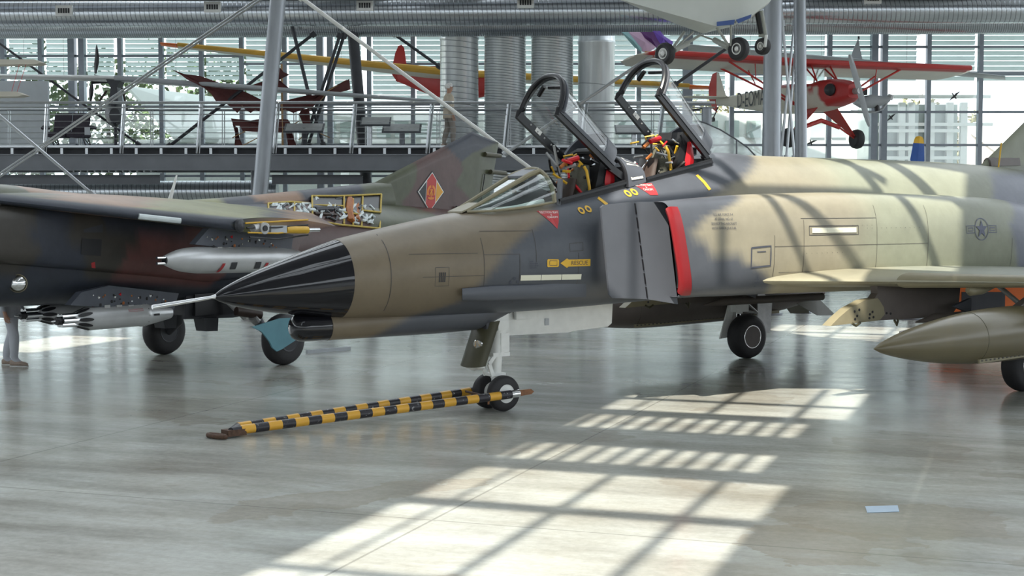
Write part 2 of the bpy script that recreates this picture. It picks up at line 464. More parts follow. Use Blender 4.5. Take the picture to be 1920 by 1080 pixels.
# ------------------------------------------------------------------ glazed rear facade
FD = 46.0
posts = [-75, 10, 80, 147, 228, 305, 380, 455, 535, 610, 693, 775, 858, 943, 1025, 1110, 1197, 1288, 1371, 1460, 1553, 1645, 1738, 1835, 1932, 2030]
thick = {147: 0.45, 610: 0.5, 1025: 0.4, 1645: 0.55, 1288: 0.3}
for i in range(len(posts) - 1):
    a, c = posts[i], posts[i + 1]
    xa, xc = P(a, 300, FD).x, P(c, 300, FD).x
    fr = MB()
    w = thick.get(a, 0.13)
    if a in (147, 610, 1645):
        fr.box((xa - 0.14, FD, 5), (0.2, 0.3, 10)); fr.box((xa + 0.17, FD, 5), (0.17, 0.3, 10))
    else:
        fr.box((xa, FD, 5), (w, 0.22, 10))
    right = a >= 1371
    ys = (88, 138, 210, 272, 330, 420) if right else ((105, 200, 272, 330, 420) if a < 455 else (120, 196, 272, 330, 420))
    for y in ys:
        fr.box(((xa + xc) / 2, FD, P(a, y, FD).z), (xc - xa, 0.09, 0.07 if y != 138 else 0.12))
    fr.box(((xa + xc) / 2, FD, 0.1), (xc - xa, 0.14, 0.2))
    win = fr.build('window_%d' % (i + 1), M['mullion'])
    place(win, (xa, FD, 0))
    tag(win, 'glazed hall facade bay %s with grey steel mullion and louvre slats' % ('at far left' if a < 300 else 'behind the footbridge' if a < 1300 else 'on the right'), kind='structure')
    z1 = 10.0
    pane = MB().box(((xa + xc) / 2 - xa, 0.03, 5), (xc - xa - w, 0.012, 9.8)).build('pane', M['pane'], win)
    # louvre slats, one by one
    if a < 455: bot, pitch = 148, 8.6
    elif a < 1371: bot, pitch = 190, 9.4
    else: bot, pitch = 146, 9.6
    sl = None
    y = 50
    while y < bot:
        z = P(a, y, FD).z
        if sl is None:
            Mx = Matrix.Rotation(radians(32), 3, 'X')
            sl = MB().box((0, 0, 0), (xc - xa - w - 0.05, 0.012, pitch / 60 * 0.9), Mx).build('slat', M['slat'], win)
            o = sl
        else:
            o = sl.copy(); COL.objects.link(o); o.parent = win
        o.location = ((xc - xa) / 2, 0.28, z)
        y += pitch
# solid light panel low at far left of the facade
wp = MB()
p0, p1 = P(-20, 152, 45.5), P(93, 272, 45.5)
wp.box(((p0.x + p1.x) / 2, 45.5, (p0.z + p1.z) / 2), (p1.x - p0.x, 0.1, p0.z - p1.z))
M['panel_grey'] = mat('pale_wall_panel', (0.5, 0.53, 0.56), 0.55, 0, 0.04)
o = wp.build('wall_panel', M['panel_grey']); place(o, (p0.x, 45.5, 4.1))
tag(o, 'pale grey cladding panel behind the footbridge at far left', kind='structure')

# ------------------------------------------------------------------ outside
M['paving'] = mat('outside_paving', (0.5, 0.5, 0.46), 0.9, 0, 0.1, 0.4)
o = MB().quad((-90, 47, -0.02), (90, 47, -0.02), (90, 140, -0.02), (-90, 140, -0.02)).build('ground', M['paving'])
tag(o, 'pale paved yard outside the glass facade', kind='structure')
def leaf_mat(name, c):
    m, nt, b = new_mat(name)
    N, L = nt.nodes, nt.links
    oi = N.new('ShaderNodeTexCoord'); nz = N.new('ShaderNodeTexNoise'); nz.inputs['Scale'].default_value = 1.3
    L.new(oi.outputs['Object'], nz.inputs['Vector'])
    mx = N.new('ShaderNodeMix'); mx.data_type = 'RGBA'
    mx.inputs[6].default_value = (*[k * 0.6 for k in c], 1); mx.inputs[7].default_value = (*[min(1, k * 1.5) for k in c], 1)
    L.new(nz.outputs['Fac'], mx.inputs[0]); L.new(mx.outputs[2], b.inputs['Base Color'])
    b.inputs['Roughness'].default_value = 0.6
    return m
M['leaf'] = leaf_mat('green_leaves', (0.10, 0.15, 0.05))
M['leaf_brown'] = leaf_mat('autumn_leaves', (0.22, 0.2, 0.1))
M['bark'] = mat('bark', (0.1, 0.08, 0.06), 0.9)
def tree(px, top, d, wpx, label, lm, seed):
    r = random.Random(seed)
    base = P(px, 386 + EYE * FPX / d, d); base.z = 0
    h = P(px, top, d).z; rx = wpx / FPX * d / 2
    t = tag(empty('tree', base), label, 'tree', 'trees outside the facade')
    MB().tube([(0, 0, 0), (0.1, 0, h * 0.35), (0, 0.1, h * 0.7)], [0.22, 0.16, 0.06], 8).build('trunk', M['bark'], t)
    b = MB()
    for i in range(1400):
        while True:
            q = Vector((r.uniform(-1, 1), r.uniform(-1, 1), r.uniform(-1, 1)))
            if 0.25 < q.length < 1: break
        f = 0.75 + 0.25 * noise.noise(q * 2.3 + Vector((seed, 0, 0)))
        c = Vector((q.x * rx * f, q.y * rx * 0.7 * f, h * 0.58 + q.z * h * 0.42 * f))
        s = r.uniform(0.10, 0.24)
        e1 = Vector((r.uniform(-1, 1), r.uniform(-1, 1), r.uniform(-1, 1))).normalized()
        e2 = e1.cross(Vector((r.uniform(-1, 1), r.uniform(-1, 1), 1))).normalized()
        b.quad(c - e1 * s, c + e2 * s * 0.6, c + e1 * s, c - e2 * s * 0.6)
    b.build('crown', lm, t, fix=False)
tree(40, 40, 62, 330, 'dense green tree behind louvres at the far left facade', M['leaf'], 1)
tree(205, 55, 66, 320, 'green tree left of the pale sloped roof outside', M['leaf'], 2)
tree(335, 30, 77, 330, 'tall green tree behind the bat-winged glider', M['leaf'], 3)
tree(430, 50, 66, 210, 'green tree behind the leaning steel column', M['leaf'], 4)
tree(1720, 150, 74, 190, 'brownish thin tree behind the white porch outside', M['leaf_brown'], 5)
tree(1810, 175, 80, 150, 'small autumn tree beside the white gable outside', M['leaf_brown'], 6)
tree(1330, 120, 78, 240, 'pale green tree outside behind the red high-wing aeroplane', M['leaf_brown'], 7)
M['bldg_white'] = mat('white_render', (0.72, 0.73, 0.7), 0.8, 0, 0.03)
M['bldg_pink'] = mat('pale_pink_render', (0.62, 0.5, 0.44), 0.8, 0, 0.05)
M['win_dark'] = mat('reflecting_window', (0.36, 0.42, 0.40), 0.15, 0, 0.2, 1.2)
M['roof_sheet'] = mat('white_sheet_roof', (0.7, 0.74, 0.72), 0.6, 0, 0.03)
# white glazed porch on the right
DP = 60
t = tag(empty('porch_building', P(1740, 386 + EYE * FPX / DP, DP)), 'white-framed glazed porch building outside the right facade', 'building')
t.location.z = 0
def part_at(mb, name, m, root):
    o = mb.build(name, m, root); o.matrix_parent_inverse = Matrix.Translation(-root.location); return o
def rectbox(mb, x0, y0, x1, y1, d, th):
    if y1 >= 440: y1 = HORIZON + EYE * FPX / d + 1
    a, c = P(x0, y0, d), P(x1, y1, d)
    return mb.box(((a.x + c.x) / 2, d + th / 2, (a.z + c.z) / 2), (abs(c.x - a.x), th, abs(a.z - c.z)))
part_at(rectbox(MB(), 1640, 196, 1792, 420, DP + 0.4, 3.0), 'wall', M['win_dark'], t)
for x in (1655, 1690, 1708, 1745, 1780, 1806):
    part_at(rectbox(MB(), x - 3.5, 192, x + 3.5, 440, DP, 0.25), 'post', M['bldg_white'], t)
for y, x0, x1 in ((181, 1650, 1858), (233, 1640, 1862), (245, 1650, 1800), (279, 1650, 1800), (296, 1650, 1800)):
    part_at(rectbox(MB(), x0, y - 3, x1, y + 3, DP - 0.1, 0.25), 'beam', M['bldg_white'], t)
# pink gable house
DG = 75
t = tag(empty('gable_house', P(1840, 386 + EYE * FPX / DG, DG)), 'pale pink gabled house beyond the porch outside', 'building'); t.location.z = 0
pts = [P(1800, 440, DG), P(1800, 232, DG), P(1838, 236, DG), P(1925, 300, DG), P(1925, 440, DG)]
part_at(MB().prism(pts, (0, 0.5, 0)), 'gable_wall', M['bldg_pink'], t)
part_at(MB().beam(P(1834, 233, DG - 0.3), P(1930, 303, DG - 0.3), 1.2, 0.12, (0, 1, 0)), 'roof', M['bldg_white'], t)
# pale greenhouse roof on the left, seen under the footbridge wings
DH = 58
t = tag(empty('greenhouse', P(380, 386 + EYE * FPX / DH, DH)), 'long pale building with sloping white sheet roof outside left facade', 'building'); t.location.z = 0
pts = [P(238, 164, DH + 5), P(560, 205, DH + 5), P(560, 268, DH), P(330, 262, DH)]
part_at(MB().prism(pts, (0, 0, 0.15)), 'roof', M['roof_sheet'], t)
part_at(rectbox(MB(), 255, 262, 640, 440, DH + 0.5, 3), 'wall', M['bldg_white'], t)
for x in range(275, 640, 45):
    part_at(rectbox(MB(), x, 268, x + 30, 300, DH + 0.42, 0.1), 'window', M['win_dark'], t)
DW = 64
t = tag(empty('white_hall', P(980, 386 + EYE * FPX / DW, DW)), 'long white building with window band outside behind the footbridge', 'building'); t.location.z = 0
part_at(rectbox(MB(), 560, 212, 1640, 440, DW + 0.3, 6), 'wall', M['bldg_white'], t)
for x in list(range(570, 830, 34)) + list(range(1160, 1600, 40)):
    part_at(rectbox(MB(), x, 226, x + 26, 258, DW + 0.2, 0.12), 'window', M['win_dark'], t)

# ------------------------------------------------------------------ ducts
def duct_mat(name, axis, period, c=(0.74, 0.78, 0.80), dark=0.55, rough=0.24, metal=0.5):
    m, nt, b = new_mat(name)
    N, L = nt.nodes, nt.links
    tc = N.new('ShaderNodeTexCoord'); sx = N.new('ShaderNodeSeparateXYZ'); L.new(tc.outputs['Object'], sx.inputs[0])
    ad = N.new('ShaderNodeMath'); ad.operation = 'MULTIPLY_ADD'; ad.inputs[1].default_value = 0.06 / 0.6
    o1, o2 = (2, 0) if axis == 0 else (0, 2)
    L.new(sx.outputs[2 if axis == 0 else 0], ad.inputs[0]); L.new(sx.outputs[axis], ad.inputs[2])
    pp = N.new('ShaderNodeMath'); pp.operation = 'PINGPONG'; pp.inputs[1].default_value = period / 2
    L.new(ad.outputs[0], pp.inputs[0])
    mr = N.new('ShaderNodeMapRange'); mr.inputs[1].default_value = 0.004; mr.inputs[2].default_value = 0.016
    L.new(pp.outputs[0], mr.inputs[0])
    nz = N.new('ShaderNodeTexNoise'); nz.inputs['Scale'].default_value = 2.5; nz.inputs['Detail'].default_value = 4
    mp = N.new('ShaderNodeMapping'); mp.inputs['Scale'].default_value = (0.3, 1, 1.6) if axis == 0 else (2.5, 2.5, 0.2)
    L.new(tc.outputs['Object'], mp.inputs[0]); L.new(mp.outputs[0], nz.inputs['Vector'])
    cr = N.new('ShaderNodeMix'); cr.data_type = 'RGBA'
    cr.inputs[6].default_value = (*[k * 0.72 for k in c], 1); cr.inputs[7].default_value = (*[min(1, k * 1.3) for k in c], 1)
    L.new(nz.outputs['Fac'], cr.inputs[0])
    mx = N.new('ShaderNodeMix'); mx.data_type = 'RGBA'; mx.inputs[6].default_value = (*[k * dark for k in c], 1)
    L.new(mr.outputs[0], mx.inputs[0]); L.new(cr.outputs[2], mx.inputs[7])
    L.new(mx.outputs[2], b.inputs['Base Color'])
    b.inputs['Metallic'].default_value = metal; b.inputs['Roughness'].default_value = rough
    bp = N.new('ShaderNodeBump'); bp.inputs['Strength'].default_value = 0.35; bp.inputs['Distance'].default_value = 0.02
    L.new(mr.outputs[0], bp.inputs['Height']); L.new(bp.outputs[0], b.inputs['Normal'])
    return m
M['duct_h'] = duct_mat('spiral_duct_horizontal', 0, 0.125, (0.60, 0.64, 0.68), 0.45, 0.25, 0.85)
M['duct_f'] = duct_mat('fine_ribbed_duct', 0, 0.06, (0.52, 0.56, 0.6), 0.5, 0.25, 0.85)
M['duct_v'] = duct_mat('spiral_duct_vertical', 2, 0.16)
M['duct_vf'] = duct_mat('fine_ribbed_duct_vertical', 2, 0.075, dark=0.6)
M['duct_vs'] = duct_mat('smooth_duct_vertical', 2, 3.0, rough=0.3)
def hduct(name, a, c, r, m, label, group=None):
    a, c = Vector(a), Vector(c)
    mid = (a + c) / 2
    n = 24
    b = MB().tube([a - mid, c - mid], r, n)
    o = b.build(name, m, None, True, 40)
    o.location = mid
    ang = 0
    tag(o, label, 'duct', group)
    return o
up1, up2 = P(-160, 27, 40), P(2080, 17, 39.2)
ud = hduct('ventilation_duct', (up1.x, 40, up1.z), (up2.x, 39.2, up2.z), 0.36, M['duct_h'], 'upper silver spiral ventilation duct with air grilles under the roof')
lo1, lo2 = P(-160, 52, 41.4), P(2080, 40, 40.6)
ld = hduct('ventilation_duct', (lo1.x, 41.4, lo1.z), (lo2.x, 40.6, lo2.z), 0.32, M['duct_f'], 'lower ribbed silver duct running just below the grille duct')
for px, py in ((122, 21), (401, 15), (686, 13), (985, 9), (1626, 3)):
    c = P(px, py, 39.6)
    g = MB(); g.box((0, 0, 0), (0.44, 0.1, 0.28))
    t_ = (c.x - up1.x) / (up2.x - up1.x)
    yy = 40 - 0.8 * t_ - 0.36
    gr = g.build('air_grille', M['white'], ud); gr.location = Vector((c.x, yy, c.z)) - ud.location
    for k in range(5):
        MB().box((-0.13 + k * 0.065, -0.055, 0), (0.045, 0.02, 0.13)).build('slot', M['black'], gr)
vd = [((825, 897), 46, M['duct_v'], 'leftmost upright silver duct with wide seams, beside the walker'), ((908, 986), 42, M['duct_vf'], 'upright ribbed silver duct second from the left'),
      ((996, 1075), 42, M['duct_vf'], 'upright ribbed silver duct with plain collar, third from the left'), ((1084, 1153), 54, M['duct_vs'], 'rightmost smooth upright silver duct with dark stain at its collar')]
for (x0, x1), top, m, lab in vd:
    a, c = P(x0, top, 42), P(x1, top, 42)
    r = (c.x - a.x) / 2
    b = MB().lathe([(0, r), (a.z - 0.45, r), (a.z - 0.42, r * 1.03), (a.z - 0.36, r * 1.03), (a.z - 0.34, r), (a.z, r)], (0, 0, 0), (0, 0, 1), 32)
    o = b.build('ventilation_duct', m, None, True, 40); o.location = ((a.x + c.x) / 2, 42, 0)
    tag(o, lab, 'duct', 'upright ventilation ducts')
    MB().lathe([(a.z - 0.3, r * 0.99), (a.z + 0.2, r * 0.98)], (0, 0, 0), (0, 0, 1), 32).build('collar', M['galv'], o, True, 40)
a, c = P(-150, 360, 41), P(520, 358, 41)
hduct('ventilation_duct', (a.x, 41, a.z), (c.x, 41, c.z), 0.29, M['duct_h'], 'silver spiral duct low under the footbridge behind the camouflaged jet')
a, c = P(880, 345, 43.2), P(1180, 345, 43.2)
ud7 = hduct('ventilation_duct', (a.x, 43.2, a.z), (c.x, 43.2, c.z), 0.34, M['duct_f'], 'ribbed silver duct under the footbridge behind the cockpits')
for q in (-1.4, 1.4): MB().beam((q, 0, 0.3), (q, 0, ROOF_Z - a.z), 0.03, 0.05).build('hanger', M['rail'], ud7)

# roof beam above the ducts
b = MB().beam((-22, 38.6, P(0, -4, 38.6).z), (22, 38.2, P(1920, -14, 38.2).z), 0.25, 0.22)
o = b.build('trim_1', M['steel_dark']); tag(o, 'dark steel roof edge beam above the ducts', kind='structure')
o = MB().beam((-22, 39.2, P(0, -2, 39.2).z + 0.18), (22, 39.0, P(1920, -14, 39).z + 0.2), 0.2, 0.3).build('trim_2', M['steel_grey']); tag(o, 'grey steel purlin above the ducts', kind='structure')

# ------------------------------------------------------------------ footbridge
WD = 38.0
zdeck = P(0, 273, WD).z
fb = tag(empty('footbridge', (P(300, 273, WD).x, WD, 0)), 'grey steel footbridge with wire railings crossing the hall', 'footbridge')
def fbp(mb, name, m, **k): 
    o = mb.build(name, m, fb, **k); o.matrix_parent_inverse = Matrix.Translation(-fb.location); return o
xl, xr = P(-140, 273, WD).x, P(1338, 273, WD).x
fbp(MB().box(((xl + xr) / 2, WD + 1.35, zdeck - 0.04), (xr - xl, 2.7, 0.05)), 'deck', M['steel_grey'])
fbp(MB().box(((xl + xr) / 2, WD - 0.03, zdeck - 0.02), (xr - xl, 0.06, 0.05)), 'kerb', M['rail'])
zb0, zb1 = P(0, 290, WD).z, P(0, 318, WD).z
for yy in (WD + 0.1, WD + 2.5):
    b = MB().box(((xl + xr) / 2, yy, (zb0 + zb1) / 2), (xr - xl, 0.03, zb0 - zb1))
    b.box(((xl + xr) / 2, yy, zb0), (xr - xl, 0.2, 0.035)).box(((xl + xr) / 2, yy, zb1), (xr - xl, 0.22, 0.04))
    fbp(b, 'girder', M['steel_grey'])
x = xl + 0.3
sp = None
while x < xr:
    fbp(MB().box((x, WD + 0.05, (zdeck + zb0) / 2 - 0.02), (0.07, 0.05, zdeck - zb0 - 0.05)), 'spacer', M['rail'])
    x += 0.64
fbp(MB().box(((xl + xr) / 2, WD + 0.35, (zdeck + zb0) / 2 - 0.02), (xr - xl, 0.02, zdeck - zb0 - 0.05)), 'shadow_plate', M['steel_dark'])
ztop = P(0, 193.5, WD).z
for yy, tilt in ((WD - 0.05, -0.16), (WD + 2.6, 0.1)):
    fbp(MB().tube([(xl, yy + tilt, ztop), (xr, yy + tilt, ztop)], 0.035, 8), 'handrail', M['rail'])
    for dz, r in ((-0.12, 0.018), (-0.3, 0.012), (-0.47, 0.006), (-0.62, 0.006), (-0.77, 0.006), (-0.92, 0.006)):
        q = yy + tilt * (1 + dz / 1.1)
        fbp(MB().tube([(xl, q, ztop + dz), (xr, q, ztop + dz)], r, 6), 'rail_wire', M['rail'])
    px = 93 - 143 * 2
    while px < 1330:
        x = P(px, 230, WD).x
        if x > xl:
            for dx in (-0.03, 0.03):
                fbp(MB().beam((x + dx - 0.14 * (yy < WD + 1), yy, zdeck - 0.2), (x + dx, yy + tilt, ztop), 0.02, 0.06), 'post', M['rail'])
        px += 143.5
for px0, px1 in ((-100, 300), (510, 680)):
    a, c = P(px0, 331, 40), P(px1, 331, 40)
    b = MB().box(((a.x + c.x) / 2, 40, a.z), (c.x - a.x, 0.15, 0.02)).box(((a.x + c.x) / 2, 40, a.z - 0.08), (c.x - a.x, 0.02, 0.24)).box(((a.x + c.x) / 2, 40, a.z - 0.2), (c.x - a.x, 0.15, 0.02))
    fbp(b, 'cross_beam', M['steel_grey'])
b = MB()
for k in range(12):
    p = P(150 + k * 13, 322, 40.5); b.box((p.x, 40.5, p.z), (0.04, 1.2, 0.05))
fbp(b, 'grating', M['rail'])
for px in (-60, 480, 1000, 1310):
    p = P(px, 300, WD + 1.3)
    fbp(MB().tube([(p.x, WD + 1.3, 0), (p.x, WD + 1.3, zb1)], 0.14, 14), 'leg', M['steel_grey'])

# ------------------------------------------------------------------ columns and tie rods
def column(pts, d, r, m, label, base=None):
    a, c = P(*pts[0], d), P(*pts[1], d)
    dr = (a - c) / (a.z - c.z)
    lo, hi = c - dr * c.z, c + dr * (ROOF_Z + 0.2 - c.z)
    t = tag(empty('steel_column', lo), label, 'column')
    MB().tube([V(0, 0, 0.02), hi - lo], r, 24).build('shaft', m, t, True)
    MB().lathe([(0, r * 1.5), (0.04, r * 1.5), (0.05, r * 1.1), (0.3, r * 1.02)], (0, 0, 0), (0, 0, 1), 20).build('base_plate', M['steel_grey'], t, True)
    k = (hi - lo) * 0.47
    MB().lathe([(-0.02, r * 1.02), (0.02, r * 1.02)], k, hi - lo, 24).build('weld_ring', m, t)
    return t
column(((521, 0), (489, 350)), 35, 0.185, M['steel_light'], 'slanting silver tubular column behind the camouflaged swing-wing jet')
column(((1450, 0), (1446, 290)), 35, 0.215, M['steel_light'], 'thick silver tubular column left of its thinner neighbour at right')
column(((1500, 60), (1502, 290)), 35.5, 0.145, M['steel_light'], 'thinner silver tubular column standing right of the thick one')
column(((662, 66), (680, 270)), 41, 0.155, M['steel_dark'], 'dark slanting column behind the footbridge info panels')
def rod(pts, d, r, m, label, d2=None, n=8, anchor=False):
    a, c = P(*pts[0], d), P(*pts[1], d2 or d)
    # carry the rod on to the roof and to the floor or the bridge it is anchored to
    lo = a if a.z < c.z else c
    b = MB().tube([a - lo, c - lo], r, n)
    dv = (c - a).normalized()
    for q in (a, c):
        s = 1 if q is c else -1
        b.tube([q - lo - dv * 0.12 * s, q - lo + dv * 0.02 * s], r * 1.9, n)
    hi = c if lo is a else a
    if anchor:
        k = hi + (hi - lo).normalized() * ((ROOF_Z - hi.z) / (hi - lo).normalized().z)
        b.tube([hi - lo, k - lo], r, n)
    o = b.build('tie_rod', m, None, True); o.location = lo
    return tag(o, label, 'tie rod')
rod(((500, -14), (-60, 366)), 33, 0.024, M['rod'], 'upper rod of the long diagonal pair crossing at far left')
rod(((506, -12), (-60, 372)), 33, 0.024, M['rod'], 'lower rod of the long diagonal pair crossing at far left')
rod(((-40, 183), (176, 366)), 32, 0.032, M['rod'], 'bright steel rod descending to the right under the left footbridge')
rod(((-10, 75), (262, 272)), 40.6, 0.034, M['steel_dark'], 'dark diagonal rod behind the twin aircraft seat')
rod(((560, -8), (1062, 366)), 34, 0.045, M['white'], 'long white rod sloping down across the camouflaged tail fin')
rod(((590, 62), (315, 276)), 40, 0.045, M['steel_dark'], 'dark diagonal rod crossing in front of the bat-winged glider')
rod(((536, 0), (582, 190)), 40.4, 0.05, M['steel_dark'], 'dark rod from the slanting column top down to the rod crossing')
rod(((578, 175), (607, 275)), 40.5, 0.04, M['steel_dark'], 'short dark rod foot below the rod crossing on the footbridge')
rod(((638, 64), (568, 275)), 40.6, 0.045, M['steel_dark'], 'left one of the twin dark rods by the dark column')
rod(((646, 64), (577, 275)), 40.7, 0.045, M['steel_dark'], 'right one of the twin dark rods by the dark column')
rod(((736, 62), (826, 126)), 43.5, 0.045, M['steel_dark'], 'dark rod reaching the leftmost upright duct from above', anchor=True)
rod(((1232, 97), (945, 290)), 36.8, 0.04, M['rod'], 'grey rod rising to the right in front of the upright ducts')
rod(((1262, 161), (1372, 84)), 36.8, 0.04, M['steel_dark'], 'dark rod rising right under the white hanging aircraft')
rod(((1467, 40), (1490, 300)), 37, 0.035, M['rod'], 'leftmost thin rod between the two right columns', anchor=True)
rod(((1490, 40), (1463, 300)), 37.2, 0.035, M['rod'], 'thin rod crossing leftward between the two right columns', anchor=True)
rod(((1496, 40), (1474, 300)), 37.4, 0.035, M['rod'], 'rightmost thin rod between the two right columns', anchor=True)
# ================================================================== the big two-seat jet
F4 = empty('jet_fighter', (-0.2057, 18.60, 0), radians(35.3875))     # local x runs aft, y away from the camera, z up
tag(F4, 'two-seat jet fighter in tan and grey camouflage with both canopies raised', 'jet')
TAN, GREY, OLIVE = (0.168, 0.134, 0.090), (0.07, 0.076, 0.09), (0.235, 0.245, 0.18)
B1 = [(1.0, -1.85), (1.25, -1.45), (1.45, -0.9), (2.0, -0.35), (2.25, 0.05), (2.5, 0.5), (2.62, 0.62), (2.9, 0.66), (3.3, 0.7)]
B2 = [(1.3, 3.7), (1.6, 3.5), (1.75, 3.25), (1.9, 2.85), (2.05, 2.4), (2.2, 2.15), (2.4, 2.3), (2.6, 2.85), (2.75, 3.2), (3.0, 3.75), (3.35, 4.35)]
B3 = [(1.3, 9.0), (1.7, 8.8), (2.3, 8.45), (2.8, 9.0), (3.3, 9.3)]
def mixc(a, b, t): return tuple(p + (q - p) * t for p, q in zip(a, b))
def f4_paint(x, y, z):
    n = noise.noise(Vector((x * 0.9, y * 0.7 + 3, z * 1.1))) * 0.18 + noise.noise(Vector((x * 3, y * 2, z * 3))) * 0.04
    t1 = smoothstep(-0.11, 0.11, x - lerp_table(B1, z)[0] + n * 0.7)
    t2 = smoothstep(-0.13, 0.13, x - lerp_table(B2, z)[0] + n)
    t3 = smoothstep(-0.1, 0.1, x - lerp_table(B3, z)[0] + n)
    t3 *= 1 - smoothstep(3.05, 3.22, z)
    t4 = smoothstep(4.6, 5.9, x + n * 3)
    c = mixc(TAN, GREY, t1)
    c = mixc(c, mixc((0.262, 0.235, 0.17), OLIVE, t4), t2)
    c = mixc(c, (0.16, 0.17, 0.21), t3)
    t5 = smoothstep(-0.15, 0.15, x - 11.2 + n * 2)
    return mixc(c, TAN, t5)
def wing_paint(x, y, z):
    n = noise.noise(Vector((x * 0.7, y * 0.7, 1)))
    return mixc((0.28, 0.26, 0.185), (0.26, 0.27, 0.22), smoothstep(-0.2, 0.2, (x - 5.6) * 0.5 + n))
def dark_belly(x, y, z): return (0.10, 0.09, 0.085)
M['f4_skin'] = paint_mat('jet_camouflage_paint', 0.42, 0.45)
M['radome'] = mat('glossy_black_radome', (0.008, 0.008, 0.011), 0.06, 0, 0.05, coat=0.0)
M['grey_paint'] = mat('blue_grey_paint', (0.072, 0.078, 0.093), 0.45, 0, 0.06, 4, bump=0.03)
M['tan_paint'] = mat('tan_paint', (0.25, 0.22, 0.14), 0.45, 0, 0.08)
M['brown_paint'] = mat('dull_brown_paint', (0.13, 0.11, 0.10), 0.5, 0, 0.08)
M['olive_gloss'] = mat('olive_brown_gloss_paint', (0.135, 0.112, 0.06), 0.33, 0, 0.06, 2, coat=0.1)
M['olive_dark'] = mat('olive_drab', (0.075, 0.07, 0.04), 0.4, 0, 0.08)
M['red'] = mat('red_intake_cover', (0.22, 0.007, 0.010), 0.4, 0, 0.06)
M['gear_white'] = mat('gear_white', (0.86, 0.87, 0.85), 0.4, 0, 0.06, 8)
M['gear_bare'] = mat('dull_gear_metal', (0.42, 0.42, 0.42), 0.4, 0.5, 0.15, 10)
M['black_frame'] = mat('black_canopy_frame', (0.007, 0.007, 0.009), 0.35, 0, 0.15, 12)
M['cockpit'] = mat('cockpit_black', (0.012, 0.012, 0.014), 0.6, 0, 0.3, 20)
M['yellow'] = mat('signal_yellow', (0.72, 0.42, 0.03), 0.45, 0, 0.06)
M['chrome'] = mat('polished_metal', (0.72, 0.73, 0.74), 0.14, 1.0, 0.05)
M['canopy'] = glass_mat('canopy_perspex', (0.93, 0.95, 0.95), 1.0, 0.02)
M['screen'] = glass_mat('windscreen_glass', (0.82, 0.92, 0.90), 1.0, 0.02)
M['strip'] = mat('formation_light_strip', (0.74, 0.72, 0.58), 0.4, 0, 0.03)
M['dark_ink'] = mat('stencil_ink', (0.05, 0.055, 0.075), 0.55, 0, 0.1)
M['panel_ink'] = mat('panel_gap', (0.06, 0.055, 0.05), 0.6, 0, 0.1)
M['red_ink'] = mat('warning_red', (0.42, 0.03, 0.035), 0.5, 0, 0.06)
M['white_ink'] = mat('marking_white', (0.75, 0.74, 0.7), 0.5, 0, 0.04)
M['blue_ink'] = mat('insignia_blue', (0.09, 0.10, 0.16), 0.5, 0, 0.06)

SILL = 0.43
def sup(y, w, n): return max(0.0, 1 - (abs(y) / w) ** n) ** (1 / n)
def fus_ring(x, zt, zb, w, zc, nt, nb, ys):
    half = []
    for k in range(7):
        y = ys * k / 6
        half.append((y, zc + (zt - zc) * sup(y, w, nt)))
    ts = math.asin(min(1, (ys / w) ** (nt / 2)))
    mU, mL = 12, 16
    for k in range(1, mU + 1):
        t = ts + (pi / 2 - ts) * k / mU
        half.append((w * sin(t) ** (2 / nt), zc + (zt - zc) * max(0, cos(t)) ** (2 / nt)))
    for k in range(1, mL + 1):
        t = pi / 2 * k / mL
        half.append((w * max(0, cos(t)) ** (2 / nb), zc - (zc - zb) * sin(t) ** (2 / nb)))
    ring = [Vector((x, -y, z)) for y, z in half] + [Vector((x, y, z)) for y, z in reversed(half[1:-1])]
    return ring
def sill_z(x): return 2.62 + (x - 0.7) * 0.2
#        x      zt     zb     w     zc    nt   nb
FUS = [(-2.30, 2.195, 1.255, 0.475, 1.73, 2.0, 2.0),
       (-1.78, 2.300, 1.240, 0.545, 1.76, 2.05, 2.1),
       (-1.03, 2.440, 1.235, 0.620, 1.80, 2.1, 2.2),
       (-0.52, 2.520, 1.235, 0.665, 1.84, 2.15, 2.3),
       (0.00, 2.600, 1.240, 0.700, 1.88, 2.2, 2.4),
       (0.60, 2.690, 1.250, 0.735, 1.92, 2.3, 2.6),
       (1.20, 2.800, 1.270, 0.760, 1.95, 2.35, 2.8),
       (2.00, 2.965, 1.300, 0.790, 2.00, 2.4, 3.0),
       (2.80, 3.120, 1.320, 0.830, 2.05, 2.4, 3.0),
       (3.30, 3.225, 1.330, 0.870, 2.05, 2.4, 3.0),
       (3.66, 3.330, 1.340, 0.900, 2.05, 2.4, 3.0),
       (4.30, 3.310, 1.340, 0.930, 2.05, 2.4, 3.0),
       (6.00, 3.300, 1.340, 0.950, 2.05, 2.4, 3.0),
       (9.00, 3.270, 1.340, 0.950, 2.05, 2.3, 3.0),
       (11.0, 3.150, 1.500, 0.850, 2.15, 2.2, 2.6),
       (12.6, 2.900, 1.900, 0.500, 2.30, 2.0, 2.2),
       (13.9, 2.650, 2.200, 0.180, 2.42, 2.0, 2.0)]
xs = []
x = -2.30
while x < 13.9:
    xs.append(round(x, 3)); x += 0.07 if x < 10 else 0.2
xs = sorted(set([q for q in xs if all(abs(q - e) > 0.03 for e in (0.68, 1.78, 2.12, 3.30))] + [0.68, 1.78, 2.12, 3.30, 13.9]))
R = []
for x in xs:
    zt, zb, w, zc, nt, nb = spline_table(FUS, x)
    R.append(fus_ring(x, zt, zb, w, zc, nt, nb, min(SILL, w * 0.62)))
nring = len(R[0])
def skip(i, k):
    xm = (xs[i] + xs[i + 1]) / 2
    top = k < 6 or k >= nring - 6
    return top and (0.68 < xm < 1.78 or 2.12 < xm < 3.30)
fus_mb = MB().rings(R, True, skip=skip)
fus = fus_mb.build('fuselage', M['f4_skin'], F4, True, 50, f4_paint)
